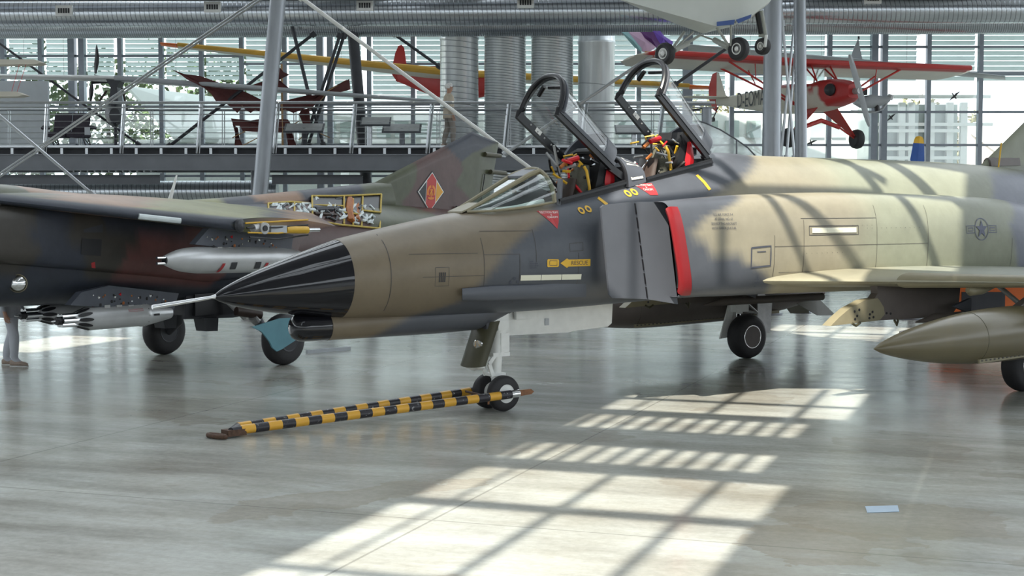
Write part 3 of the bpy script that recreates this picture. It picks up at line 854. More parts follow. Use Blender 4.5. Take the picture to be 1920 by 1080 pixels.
# radome with pitot boom
R = []
for i in range(40):
    t = (i / 39) ** 1.6
    r = 0.466 * (t ** 0.66) * (1 - 0.04 * (1 - t)); cz = 1.573 + 0.152 * t
    x = -3.836 + 1.536 * t
    R.append([Vector((x, -r * 1.02 * sin(2 * pi * k / 48), cz + r * cos(2 * pi * k / 48))) for k in range(48)])
rad = MB().rings(R, True).build('radome', M['radome'], F4, True, 60)
MB().tube([(-3.80, 0, 1.578), (-3.86, 0, 1.57), (-3.95, 0, 1.558), (-4.25, 0, 1.522), (-4.55, 0, 1.487)], [0.03, 0.018, 0.021, 0.024, 0.024], 12).build('pitot_boom', M['chrome'], rad, True)
# chin fairing: black cap and body
def chin_ring(x, r, cz, wf=1.0):
    return [Vector((x, -r * wf * sin(2 * pi * k / 28), cz + r * cos(2 * pi * k / 28))) for k in range(28)]
R = [chin_ring(-2.88 + dx, 0.165 * q, 1.18, 1.1) for dx, q in ((0, 0.25), (0.012, 0.55), (0.04, 0.8), (0.09, 0.95), (0.16, 1.0), (0.45, 1.02))]
MB().rings(R, True).build('chin_cap', M['radome'], F4, True, 60)
R = []
for i in range(50):
    x = -2.43 + i * 0.062
    r, cz = lerp_table([(-2.43, 0.168, 1.18), (-0.9, 0.20, 1.215), (-0.3, 0.205, 1.24), (0.3, 0.13, 1.39), (0.7, 0.06, 1.40)], x)
    R.append(chin_ring(x, r, cz, 1.15))
MB().rings(R, True).build('chin_fairing', M['f4_skin'], F4, True, 60, f4_paint)
# blade-like side scoop ahead of the gear bay
for s in (-1, 1):
    R = []
    for i in range(14):
        x = -0.92 + i * 0.14
        h = 0.075 + 0.02 * min(1, i / 3); 
        y0 = lerp_table([(-0.92, 0.60), (0.0, 0.66), (0.9, 0.70)], x)[0] + 0.02 * (1 - i / 13)
        zc = 1.53 + 0.0 * i
        R.append([Vector((x - (0.03 if i == 0 else 0) * cos(t), s * (y0 + 0.05 * cos(t) * (1 - i / 16)), zc + h * sin(t))) for t in [2 * pi * k / 14 for k in range(14)]])
    MB().rings(R, True).build('side_scoop', M['grey_paint'], F4, True, 60)
# intake trunks
def trunk_ring(x, yo, yi, zt, zb, n, sh, grow=0.0, s=-1, N=44):
    cy, hw = (yo + yi) / 2, (yo - yi) / 2 + grow
    cz, hh = (zt + zb) / 2, (zt - zb) / 2 + grow
    out = []
    for k in range(N):
        t = 2 * pi * k / N
        c, d = cos(t), sin(t)
        y = cy + hw * math.copysign(abs(d) ** (2 / n), d)
        z = cz + hh * math.copysign(abs(c) ** (2 / n), c)
        out.append(Vector((x + sh * (2.06 - z), s * y, z)))
    return out
TR = [(1.86, 1.36, 0.86, 2.64, 1.42, 3.6, 0.22), (2.3, 1.40, 0.80, 2.68, 1.41, 3.4, 0.13), (2.9, 1.42, 0.70, 2.72, 1.40, 3.2, 0.05), (3.6, 1.43, 0.6, 2.75, 1.40, 3.0, 0),
      (5.0, 1.44, 0.5, 2.78, 1.38, 2.9, 0), (7.0, 1.44, 0.4, 2.76, 1.36, 2.8, 0), (9.0, 1.40, 0.3, 2.68, 1.34, 2.7, 0), (10.6, 1.25, 0.2, 2.45, 1.32, 2.5, 0), (11.6, 1.08, 0.16, 2.25, 1.36, 2.3, 0)]
trunk_parts = []
for s in (-1, 1):
    R = []
    x = 1.86
    while x <= 11.6:
        R.append(trunk_ring(x, *spline_table(TR, x), s=s)); x += 0.075
    inner = []
    for x, g in ((2.05, -0.1), (2.3, -0.12), (2.9, -0.14), (3.4, -0.14)):
        inner.append(trunk_ring(x, *spline_table(TR, x), grow=g, s=s))
    mb = MB().rings(R, False); pass
    o = mb.build('intake_trunk', M['f4_skin'], F4, True, 50, f4_paint)
    trunk_parts.append(mb)
    MB().rings(inner, False).add(inner[-1], [tuple(range(44))]).build('intake_duct', M['cockpit'], F4, True)
    # red lip guard
    a = TR[0]
    R = [trunk_ring(1.86 + dx, *a[1:], grow=g, s=s) for dx, g in ((0.04, -0.06), (-0.05, -0.03), (-0.06, 0.0), (-0.03, 0.028), (0.02, 0.034), (0.125, 0.03), (0.13, 0.012))]
    mb = MB()
    # only the outer bow of the lip carries the guard
    ks = [k for k in range(44) if 5 <= k <= 18]
    mb.rings([[r[k] for k in ks] for r in R], False, wrap=False)
    mb.build('intake_lip_guard', M['red'], F4, True, 50)
    # exhaust can
    MB().lathe([(0, 0.42), (0.5, 0.40), (0.9, 0.36), (0.88, 0.32), (0.2, 0.33)], (11.5, s * 0.62, 1.8), (1, 0, -0.08), 28, False).build('exhaust_nozzle', M['gear_bare'], F4, True)
    # splitter plate and variable ramp
    y0, y1, y2 = s * 0.93, s * 0.95, s * 1.06
    pts = [V(0.99, y0, 2.60), V(0.945, y0, 2.57), V(1.085, y0, 1.47), V(1.13, y0, 1.43), V(1.69, y1, 1.395), V(1.47, y1, 2.64)]
    MB().prism(pts, (0, 0.03, 0)).build('splitter_plate', M['grey_paint'], F4)
    pts = [V(1.475, y1, 2.64), V(1.695, y1, 1.395), V(2.12, y2, 1.32), V(1.90, y2, 2.64)]
    MB().prism(pts, (0, 0.025, 0)).build('intake_ramp', M['grey_paint'], F4)
    for q in range(7):
        t = (q + 0.5) / 7
        p = V(1.47 + 0.22 * t, y1 + s * 0.018, 2.64 - 1.245 * t)
        MB().beam(p + V(-0.012, 0, 0.07), p + V(0.012, 0, -0.07), 0.012, 0.022, (0, 1, 0)).build('hinge', M['black_frame'], F4)
    MB().box((1.5, s * 0.80, 2.05), (0.55, 0.14, 0.9)).build('splitter_mount', M['grey_paint'], F4)

# shoulder fillet lines, fin, stabilators
def foil(mb, rootLE, rootTE, tipLE, tipTE, tr, tt, axis, n=14, span=10):
    """swept aerofoil slab; thickness along axis"""
    ax = Vector(axis)
    R = []
    for j in range(span + 1):
        q = j / span
        le = Vector(rootLE).lerp(Vector(tipLE), q); te = Vector(rootTE).lerp(Vector(tipTE), q); th = tr + (tt - tr) * q
        up, dn = [], []
        for i in range(n + 1):
            c = (i / n) ** 1.7
            h = th * 0.5 * (2.6 * sqrt(c) * (1 - c) * 0.9 + 0.35 * (1 - c) * c * 2)
            p = le.lerp(te, c)
            up.append(p + ax * h); dn.append(p - ax * h)
        R.append(up + list(reversed(dn[1:-1])))
    return mb.rings(R, True)
WZ = 1.60
for s in (-1, 1):
    w = MB(); foil(w, (3.18, s * 1.25, WZ), (10.3, s * 1.25, WZ - 0.02), (6.78, s * 4.12, WZ - 0.02), (9.95, s * 4.12, WZ - 0.02), 0.26, 0.15, (0, 0, 1), 18, 24)
    w.build('wing', M['f4_skin'], F4, True, 60, wing_paint)
    w = MB(); foil(w, (6.35, s * 4.14, WZ - 0.01), (9.95, s * 4.14, WZ - 0.02), (8.75, s * 5.85, WZ + 0.34), (10.15, s * 5.85, WZ + 0.34), 0.16, 0.07, (0, 0, 1), 14, 8)
    w.build('outer_wing', M['f4_skin'], F4, True, 60, wing_paint)
    w = MB(); foil(w, (4.72, s * 2.45, WZ - 0.005), (5.35, s * 2.45, WZ + 0.02), (6.70, s * 4.06, WZ - 0.02), (7.2, s * 4.06, WZ), 0.19, 0.13, (0, 0, 1), 10, 6)
    w.build('leading_edge_flap', M['tan_paint'], F4, True, 60)
    w = MB(); foil(w, (11.0, s * 0.55, 2.25), (13.3, s * 0.5, 2.25), (12.6, s * 2.5, 1.75), (13.7, s * 2.5, 1.75), 0.12, 0.05, (0, 0, 1))
    w.build('stabilator', M['gear_bare'], F4, True, 60)
fin = MB(); foil(fin, (9.6, 0, 3.2), (13.3, 0, 3.0), (12.3, 0, 4.95), (13.6, 0, 4.95), 0.2, 0.08, (0, 1, 0))
fin.build('tail_fin', M['f4_skin'], F4, True, 60, f4_paint)
finf = MB().rings([[Vector((9.85 + 0.0 * k, 0.09 * cos(t), 3.24 + 0.14 * max(0, sin(t)))) for t in [2 * pi * q / 16 for q in range(16)]] for k in (0,)] + [[Vector((10.6, 0.11 * cos(t), 3.26 + 0.22 * max(0, sin(t)))) for t in [2 * pi * q / 16 for q in range(16)]]], True)
finf.build('fin_scoop', M['brown_paint'], F4, True)
MB().tube([(9.95, -0.15, 3.2), (10.02, -0.15, 3.62)], 0.014, 8).build('aerial', M['yellow'], F4)

# ---- surface lookup for markings on the near side
vv, ff = [], []
for mb in (fus_mb, trunk_parts[0]):
    n = len(vv); vv += [Vector(v) for v in mb.v]; ff += [tuple(i + n for i in f) for f in mb.f]
skin = BVHTree.FromPolygons(vv, ff)
def on_skin(x, z, off=0.006):
    h = skin.ray_cast(Vector((x, -4, z)), Vector((0, 1, 0)))
    if h[0] is None: return Vector((x, -0.8, z))
    n = h[1]; n = n if n.y < 0 else -n
    return h[0] + n * off
def decal(name, outlines, m, off=0.006, parent=None, sub=3):
    """flat outlines in (x, z) laid on the near skin"""
    b = MB()
    for ol in outlines:
        pts = []
        for p, q in zip(ol, ol[1:] + ol[:1]):
            for k in range(sub): pts.append((p[0] + (q[0] - p[0]) * k / sub, p[1] + (q[1] - p[1]) * k / sub))
        cx, cz = sum(p[0] for p in ol) / len(ol), sum(p[1] for p in ol) / len(ol)
        c = on_skin(cx, cz, off)
        vs = [c] + [on_skin(*p, off) for p in pts]
        b.add(vs, [(0, k + 1, (k + 1) % len(pts) + 1) for k in range(len(pts))])
    return b.build(name, m, parent or F4, fix=False)
def ribbon(name, pts, w, m, off=0.004, closed=False, step=0.08):
    P2 = []
    seq = pts + (pts[:1] if closed else [])
    for a, c in zip(seq, seq[1:]):
        L = math.hypot(c[0] - a[0], c[1] - a[1]); n = max(1, int(L / step))
        for k in range(n): P2.append((a[0] + (c[0] - a[0]) * k / n, a[1] + (c[1] - a[1]) * k / n))
    P2.append(seq[-1])
    b = MB(); rows = []
    for i, p in enumerate(P2):
        q0, q1 = P2[max(0, i - 1)], P2[min(len(P2) - 1, i + 1)]
        dx, dz = q1[0] - q0[0], q1[1] - q0[1]; L = math.hypot(dx, dz) or 1
        nx, nz = -dz / L * w / 2, dx / L * w / 2
        rows.append([on_skin(p[0] + nx, p[1] + nz, off), on_skin(p[0] - nx, p[1] - nz, off)])
    b.rings(rows, False, wrap=False)
    return b.build(name, m, F4, fix=False)
def text_outline(txt, size):
    cu = bpy.data.curves.new('lettering', 'FONT'); cu.body = txt; cu.size = size; cu.align_x = 'CENTER'; cu.align_y = 'CENTER'
    cu.resolution_u = 3
    ob = bpy.data.objects.new('lettering', cu); COL.objects.link(ob)
    dg = bpy.context.evaluated_depsgraph_get(); dg.update()
    me = bpy.data.meshes.new_from_object(ob.evaluated_get(dg))
    vs = [tuple(v.co) for v in me.vertices]; fs = [tuple(p.vertices) for p in me.polygons]
    bpy.data.objects.remove(ob); bpy.data.curves.remove(cu); bpy.data.meshes.remove(me)
    return vs, fs
def lettering(name, txt, cx, cz, size, m, sx=1.0, off=0.010, slope=0.0):
    vs, fs = text_outline(txt, size)
    b = MB().add([on_skin(cx + v[0] * sx, cz + v[1] + slope * v[0], off) for v in vs], fs)
    return b.build(name, m, F4, fix=False)
def ring_decal(name, cx, cz, r0, r1, m, off=0.007, n=20, sq=1.0):
    b = MB()
    rows = [[on_skin(cx + r0 * cos(2 * pi * k / n), cz + r0 * sq * sin(2 * pi * k / n), off), on_skin(cx + r1 * cos(2 * pi * k / n), cz + r1 * sq * sin(2 * pi * k / n), off)] for k in range(n + 1)]
    return b.rings(rows, False, wrap=False).build(name, m, F4, fix=False)
# warning triangles
for cx, cz, s in ((0.46, 2.43, 0.15), (2.05, 2.785, 0.14)):
    if cx < 1: tri = [(cx - s, cz + 0.09), (cx + s, cz + 0.10), (cx + 0.02, cz - 0.13)]
    else: tri = [(cx - s, cz + 0.09), (cx + s, cz + 0.10), (cx + s * 0.85, cz - 0.06), (cx - 0.0, cz - 0.06)]
    tr = decal('warning_triangle', [tri], M['red_ink'], 0.006)
    lettering('lettering', 'EJECTION SEAT', cx, cz + 0.07, 0.036, M['white_ink'])
    lettering('lettering', '&', cx + 0.01, cz + 0.04, 0.03, M['white_ink'])
    lettering('lettering', 'CANOPY', cx + 0.015, cz + 0.01, 0.036, M['white_ink'])
# rescue arrow
ax0, az = 0.47, 1.877
decal('rescue_arrow', [[(ax0, az), (ax0 + 0.10, az + 0.058), (ax0 + 0.10, az + 0.042), (ax0 + 0.46, az + 0.042), (ax0 + 0.46, az - 0.045), (ax0 + 0.10, az - 0.045), (ax0 + 0.10, az - 0.062)]], M['yellow'])
lettering('lettering', 'RESCUE', ax0 + 0.29, az - 0.004, 0.075, M['dark_ink'])
decal('release_panel', [[(0.285, 1.93), (0.44, 1.925), (0.45, 1.91), (0.45, 1.845), (0.435, 1.83), (0.285, 1.832), (0.275, 1.845), (0.275, 1.915)]], M['yellow'])
ribbon('panel_line', [(0.31, 1.91), (0.42, 1.908), (0.42, 1.85), (0.31, 1.853)], 0.006, M['dark_ink'], 0.009, True)
for k, w in enumerate((0.05, 0.12, 0.13, 0.1)): ribbon('stencil_line', [(0.02, 1.905 - k * 0.026), (0.02 + w, 1.905 - k * 0.026)], 0.009, M['dark_ink'], 0.006)
# formation light strips
for k in range(3):
    x0 = -0.105 + k * 0.304
    decal('formation_light', [[(x0, 1.742 - k * 0.003), (x0 + 0.296, 1.739 - k * 0.003), (x0 + 0.296, 1.672 - k * 0.003), (x0, 1.675 - k * 0.003)]], M['strip'], 0.008)
for k in range(3):
    x0 = 4.2 + k * 0.292
    decal('formation_light', [[(x0, 2.29), (x0 + 0.29, 2.29), (x0 + 0.29, 2.222), (x0, 2.222)]], M['strip'], 0.008)
ribbon('panel_line', [(4.15, 2.315), (5.12, 2.315), (5.12, 2.195), (4.15, 2.195)], 0.012, M['panel_ink'], 0.004, True)
# yellow marks on the sill
for a, c in (((1.34, 2.60), (1.28, 2.69)), ((3.02, 2.80), (2.95, 3.0))):
    ribbon('yellow_mark', [a, c], 0.05, M['yellow'], 0.008)
for cx, cz in ((0.925, 2.525), (1.035, 2.545), (1.735, 2.745), (1.84, 2.765)):
    ring_decal('fastener_ring', cx, cz, 0.022, 0.044, M['yellow'], 0.008, 18)
    decal('fastener', [[(cx + 0.022 * cos(q * pi / 5), cz + 0.022 * sin(q * pi / 5)) for q in range(10)]], M['dark_ink'], 0.007, sub=1)
# stencils
for k, tx in enumerate(('U.S. AIR FORCE F-4', 'AF SERIAL NO. 63', 'SERVICE THIS AIRCRAFT', 'WITH GRADE JP-4 FUEL')):
    lettering('lettering', tx, 2.60, 2.475 - k * 0.058, 0.045, M['dark_ink'], 0.9)
ribbon('access_panel_outline', [(3.08, 2.04), (3.43, 2.06), (3.43, 1.80), (3.08, 1.78)], 0.022, M['dark_ink'], 0.006, True)
ribbon('stencil_line', [(3.18, 1.985), (3.34, 1.99)], 0.012, M['dark_ink'], 0.006)
for dz, w in ((0.0, 0.07), (-0.045, 0.05), (-0.09, 0.03)):
    ribbon('ground_symbol', [(3.22 - w / 2, 1.62 + dz), (3.22 + w / 2, 1.62 + dz)], 0.014, M['dark_ink'], 0.006)
ribbon('ground_symbol', [(3.22, 1.62), (3.22, 1.68)], 0.014, M['dark_ink'], 0.006)
for dx, dz in ((-0.05, 0), (0.05, 0.005), (0, 0.045), (0, -0.045)):
    decal('vent_hole', [[(-0.19 + dx + 0.022 * cos(q * pi / 4), 1.655 + dz + 0.022 * sin(q * pi / 4)) for q in range(8)]], M['dark_ink'], 0.006, sub=1)
# louvred grille on the nose
for k in range(4):
    x0 = -1.225 + k * 0.024
    ribbon('vent_louvre', [(x0, 1.80), (x0 - 0.004, 1.685)], 0.015, M['black'], 0.006)
# insignia
cx, cz = 7.84, 2.24
ring_decal('insignia_ring', cx, cz, 0.155, 0.168, M['blue_ink'], 0.007, 40, 1.0)
star = []
for k in range(10):
    r = 0.145 if k % 2 == 0 else 0.057
    star.append((cx + r * sin(k * pi / 5), cz + r * cos(k * pi / 5)))
decal('insignia_star', [star], M['blue_ink'], 0.008)
for s in (-1, 1):
    x0, x1 = cx + s * 0.165, cx + s * 0.36
    ribbon('insignia_bar', [(x0, cz + 0.052), (x1, cz + 0.05), (x1, cz - 0.055), (x0, cz - 0.052)], 0.012, M['blue_ink'], 0.007)
    ribbon('insignia_bar', [(x0 + s * 0.04, cz + 0.022), (x1 - s * 0.04, cz + 0.02), (x1 - s * 0.04, cz - 0.024), (x0 + s * 0.04, cz - 0.022)], 0.012, M['blue_ink'], 0.007, True)
# panel gaps
def vline(x, z0, z1, w=0.007, dx=0.0): ribbon('panel_line', [(x, z0), (x + dx, z1)], w, M['panel_ink'])
for x in (-1.85,): vline(x, 1.36, 2.25, 0.009)
for x, z0, z1 in ((-0.62, 1.6, 2.2), (-0.12, 1.4, 2.0), (0.12, 1.9, 2.3), (0.75, 1.45, 2.0), (3.5, 1.65, 2.2), (4.05, 1.7, 2.4), (5.5, 1.6, 2.6), (6.6, 1.6, 2.6), (8.6, 1.6, 2.1)): vline(x, z0, z1)
for z, x0, x1 in ((2.02, -1.6, -0.7), (1.75, -1.45, -0.62), (2.0, -0.62, -0.12), (2.28, -0.6, 0.1), (2.05, 3.5, 6.6), (2.42, 4.0, 5.5), (1.7, 3.6, 5.5)):
    ribbon('panel_line', [(x0, z), (x1, z)], 0.006, M['panel_ink'])
ribbon('panel_line', [(-1.28, 1.86), (-1.1, 1.86), (-1.1, 1.64), (-1.28, 1.64)], 0.006, M['panel_ink'], 0.004, True)
ribbon('panel_line', [(0.62, 2.12), (0.82, 2.13), (0.82, 2.03), (0.62, 2.02)], 0.007, M['panel_ink'], 0.004, True)
for z, x0, x1 in ((2.32, 5.0, 5.5), (1.95, 4.1, 4.9), (2.28, 5.3, 6.5)):
    for k in range(int((x1 - x0) / 0.05)):
        q = x0 + k * 0.05
        decal('rivet_row', [[(q - 0.006, z), (q, z + 0.006), (q + 0.006, z), (q, z - 0.006)]], M['panel_ink'], 0.005, sub=1) if k % 2 == 0 else None

# ---- cockpit tub, seats
for x0, x1, nm in ((0.68, 1.78, 'front'), (2.12, 3.30, 'rear')):
    b = MB()
    z0, z1 = sill_z(x0) + 0.06, sill_z(x1) + 0.1
    def q(x, y, z): return Vector((x, y, z))
    zb = 1.95
    b.quad(q(x0, -SILL, z0), q(x1, -SILL, z1), q(x1, -SILL, zb), q(x0, -SILL, zb))
    b.quad(q(x0, SILL, z0), q(x1, SILL, z1), q(x1, SILL, zb), q(x0, SILL, zb))
    b.quad(q(x0, -SILL, z0), q(x0, SILL, z0), q(x0, SILL, zb), q(x0, -SILL, zb))
    b.quad(q(x1, -SILL, z1), q(x1, SILL, z1), q(x1, SILL, zb), q(x1, -SILL, zb))
    b.quad(q(x0, -SILL, zb), q(x0, SILL, zb), q(x1, SILL, zb), q(x1, -SILL, zb))
    b.build('cockpit_tub', M['cockpit'], F4, fix=False)
    for s in (-1, 1):
        MB().beam((x0, s * (SILL + 0.0), sill_z(x0) + 0.045), (x1, s * (SILL + 0.0), sill_z(x1) + 0.055), 0.035, 0.03).build('sill_rail', M['black_frame'], F4)
M['pad'] = mat('olive_seat_pad', (0.10, 0.10, 0.075), 0.8, 0, 0.2, 10, bump=0.3)
M['leather'] = mat('brown_leather', (0.05, 0.032, 0.025), 0.5, 0, 0.2, 10)
M['red_cloth'] = mat('red_streamer_cloth', (0.62, 0.012, 0.02), 0.45, 0, 0.12, 8)
M['orange_metal'] = mat('orange_brown_fitting', (0.4, 0.13, 0.03), 0.5, 0, 0.2, 20)
def seat(ox, oz):
    t = empty('ejection_seat'); t.parent = F4; t.location = (ox, 0, oz)
    # leaning back rail frame
    lean = Matrix.Rotation(radians(14), 3, 'Y')
    MB().box(lean @ V(0.16, 0, -0.05), (0.14, 0.5, 1.1), lean).build('seat_frame', M['cockpit'], t)
    R = []
    for i in range(9):
        z = -0.32 + i * 0.075
        w = 0.15 + 0.05 * sin(pi * i / 8)
        R.append([lean @ Vector((-0.02 - 0.10 * cos(2 * pi * k / 20) * (0.6 + 0.4 * sin(pi * (i + 0.6) / 9.2)), w * 1.05 * sin(2 * pi * k / 20), z)) for k in range(20)])
    MB().rings(R, True).build('headrest', M['pad'], t, True, 60)
    R = [[lean @ Vector((-0.2 - 0.06 * cos(2 * pi * k / 16), 0.19 * sin(2 * pi * k / 16), z)) for k in range(16)] for z in (-0.42, -0.35, -0.1, 0.02, 0.05)]
    MB().rings(R, True).build('parachute_pack', M['leather'], t, True, 60)
    for y, dx in ((-0.21, -0.05), (-0.12, 0.02)):
        MB().tube([V(-0.02 + dx, y, 0.26), V(0.0 + dx, y - 0.03, 0.20), V(0.03 + dx, y - 0.05, 0.0), V(0.06 + dx, y - 0.06, -0.36)], 0.02, 8).build('yellow_strap', M['yellow'], t, True)
    # red streamer
    R = [[Vector((0.30 + w * a + 0.02 * sin(z * 9), -0.27 - 0.012 * b, z)) for a, b in ((-1, 0), (0, 1.4), (1, 0), (0, -1.4))] for z, w in ((0.33, 0.03), (0.22, 0.06), (0.08, 0.085), (0.0, 0.07), (-0.1, 0.09), (-0.34, 0.085))]
    MB().rings(R, True).build('red_streamer', M['red_cloth'], t)
    # drogue gun clutter at the top
    MB().tube([V(-0.42, -0.16, 0.26), V(-0.30, -0.15, 0.34), V(-0.1, -0.1, 0.35), V(0.2, -0.1, 0.3)], [0.03, 0.04, 0.045, 0.03], 10).build('drogue_gun', M['cockpit'], t, True)
    MB().tube([V(-0.34, -0.2, 0.32), V(-0.16, -0.2, 0.37)], 0.035, 8).build('red_cap', M['red_cloth'], t)
    MB().tube([V(-0.44, -0.19, 0.24), V(-0.36, -0.19, 0.3)], 0.025, 8).build('cap', M['orange_metal'], t)
    MB().tube([V(0.05, -0.2, 0.36), V(0.26, -0.22, 0.27)], 0.018, 8).build('pin', M['chrome'], t)
    r = random.Random(int(ox * 100))
    for k in range(46):
        p = V(r.uniform(-0.40, 0.36), r.uniform(-0.30, 0.2), r.uniform(-0.12, 0.36))
        d = V(r.uniform(-0.1, 0.1), r.uniform(-0.06, 0.06), r.uniform(-0.09, 0.09))
        MB().tube([p - d, p + d], r.uniform(0.008, 0.022), 6).build('fitting', r.choice([M['orange_metal'], M['cockpit'], M['chrome'], M['yellow'], M['red_cloth'], M['leather'], M['gear_bare']]), t)
    for y in (-0.17, 0.17):
        MB().tube([V(-0.06, y, 0.28), V(-0.16, y * 0.6, 0.40), V(-0.06, y * 0.2, 0.42)], 0.013, 8).build('face_curtain_handle', M['yellow'], t, True)
    MB().box((-0.28, 0, -0.62), (0.5, 0.42, 0.2)).build('seat_pan', M['leather'], t)
    return t
seat(1.32, 2.84)
seat(2.72, 3.13)
r = random.Random(3)
for k in range(40):
    bx = r.choice([(0.75, 1.0), (1.5, 1.74), (2.95, 3.25), (2.15, 2.4)])
    x = r.uniform(*bx); z = sill_z(x) + r.uniform(-0.25, 0.05)
    MB().box((x, r.uniform(-0.4, 0.3), z), (r.uniform(0.02, 0.1), r.uniform(0.02, 0.12), r.uniform(0.02, 0.12)), Matrix.Rotation(r.uniform(0, 1), 3, 'Y')).build('instrument', r.choice([M['cockpit'], M['black_frame'], M['steel_grey'], M['cockpit'], M['chrome'] if k % 9 == 0 else M['black']]), F4)
# front bulkhead post of the front cockpit
for s in (-1, 1):
    MB().beam((0.70, s * 0.40, 2.55), (0.74, s * 0.37, 2.93), 0.05, 0.08).build('bow_post', M['steel_grey'], F4)

# ---- windscreen
def arc(x, w, zb, zt, n, k):
    t = -pi / 2 + pi * k / 24
    y = w * math.copysign(abs(sin(t)) ** (2 / n), sin(t))
    return Vector((x, y, zb + (zt - zb) * abs(cos(t)) ** (2 / n)))
bow = [arc(0.60 - 0.05 * cos(-pi / 2 + pi * k / 24), 0.435, 2.63, 3.06, 2.3, k) for k in range(25)]
wf = empty('windscreen'); wf.parent = F4
MB().tube(bow, 0.03, 8).build('bow_frame', M['tan_paint'], wf, True)
for s in (-1, 1):
    A0, A1 = V(-0.53, s * 0.14, 2.525), V(0.40, s * 0.19, 2.985)
    base = [V(-0.55, s * 0.17, 2.515), V(-0.3, s * 0.33, 2.525), V(0.0, s * 0.40, 2.555), V(0.3, s * 0.43, 2.59), V(0.60, s * 0.435, 2.635)]
    ridge = [A0.lerp(A1, q) for q in (0, 0.25, 0.5, 0.75, 1)] 
    bw = [b for b in (bow if s < 0 else bow[::-1])][:11]
    R = []
    for j in range(5):
        q = j / 4
        row = []
        end = bow[8] if s < 0 else bow[16]
        top = A0.lerp(end, q); bot = base[j]
        for k in range(7):
            t = k / 6
            p = bot.lerp(top, t); p += V(0, s * 0.10 * sin(pi * t) * q, 0.05 * sin(pi * t) * q)
            row.append(p)
        R.append(row)
    MB().rings(R, False, wrap=False).build('side_pane', M['screen'], wf, True, fix=False)
    MB().tube([A0, A0.lerp(A1, 0.5), A1, bow[9] if s < 0 else bow[15]], [0.022, 0.03, 0.035, 0.035], 8).build('ridge_frame', M['tan_paint'], wf, True)
    MB().tube(base, 0.016, 8).build('base_frame', M['tan_paint'], wf, True)
MB().add([V(-0.5, -0.13, 2.535), V(-0.5, 0.13, 2.535), V(0.4, 0.18, 2.99), V(0.4, -0.18, 2.99)], [(0, 1, 2, 3)]).build('front_pane', M['screen'], wf, fix=False)
MB().prism([V(0.30, -0.17, 2.955), V(0.30, 0.17, 2.955), V(0.58, 0.15, 3.065), V(0.58, -0.15, 3.065)], (0, 0, 0.03)).build('top_plate', M['grey_paint'], wf)
MB().prism([V(-0.62, -0.16, 2.51), V(-0.62, 0.16, 2.51), V(-0.34, 0.15, 2.62), V(-0.34, -0.15, 2.62)], (0, 0, 0.02)).build('base_plate', M['tan_paint'], wf)
R = [[V(x, w * sin(pi * (k / 12 - 0.5)), zb + h * cos(pi * (k / 12 - 0.5))) for k in range(13)] for x, w, zb, h in ((-0.35, 0.05, 2.52, 0.02), (0.0, 0.22, 2.52, 0.12), (0.3, 0.3, 2.55, 0.2), (0.66, 0.32, 2.58, 0.24))]
MB().rings(R, True).build('glare_shield', M['cockpit'], wf, True)
MB().box((0.35, 0, 2.84), (0.1, 0.16, 0.1)).build('gunsight', M['black_frame'], wf)
# white canvas roll seen through the screen
MB().tube([(-0.2, -0.28, 2.53), (0.1, -0.33, 2.57), (0.5, -0.33, 2.65)], 0.03, 8).build('canvas_roll', M['white'], wf, True)

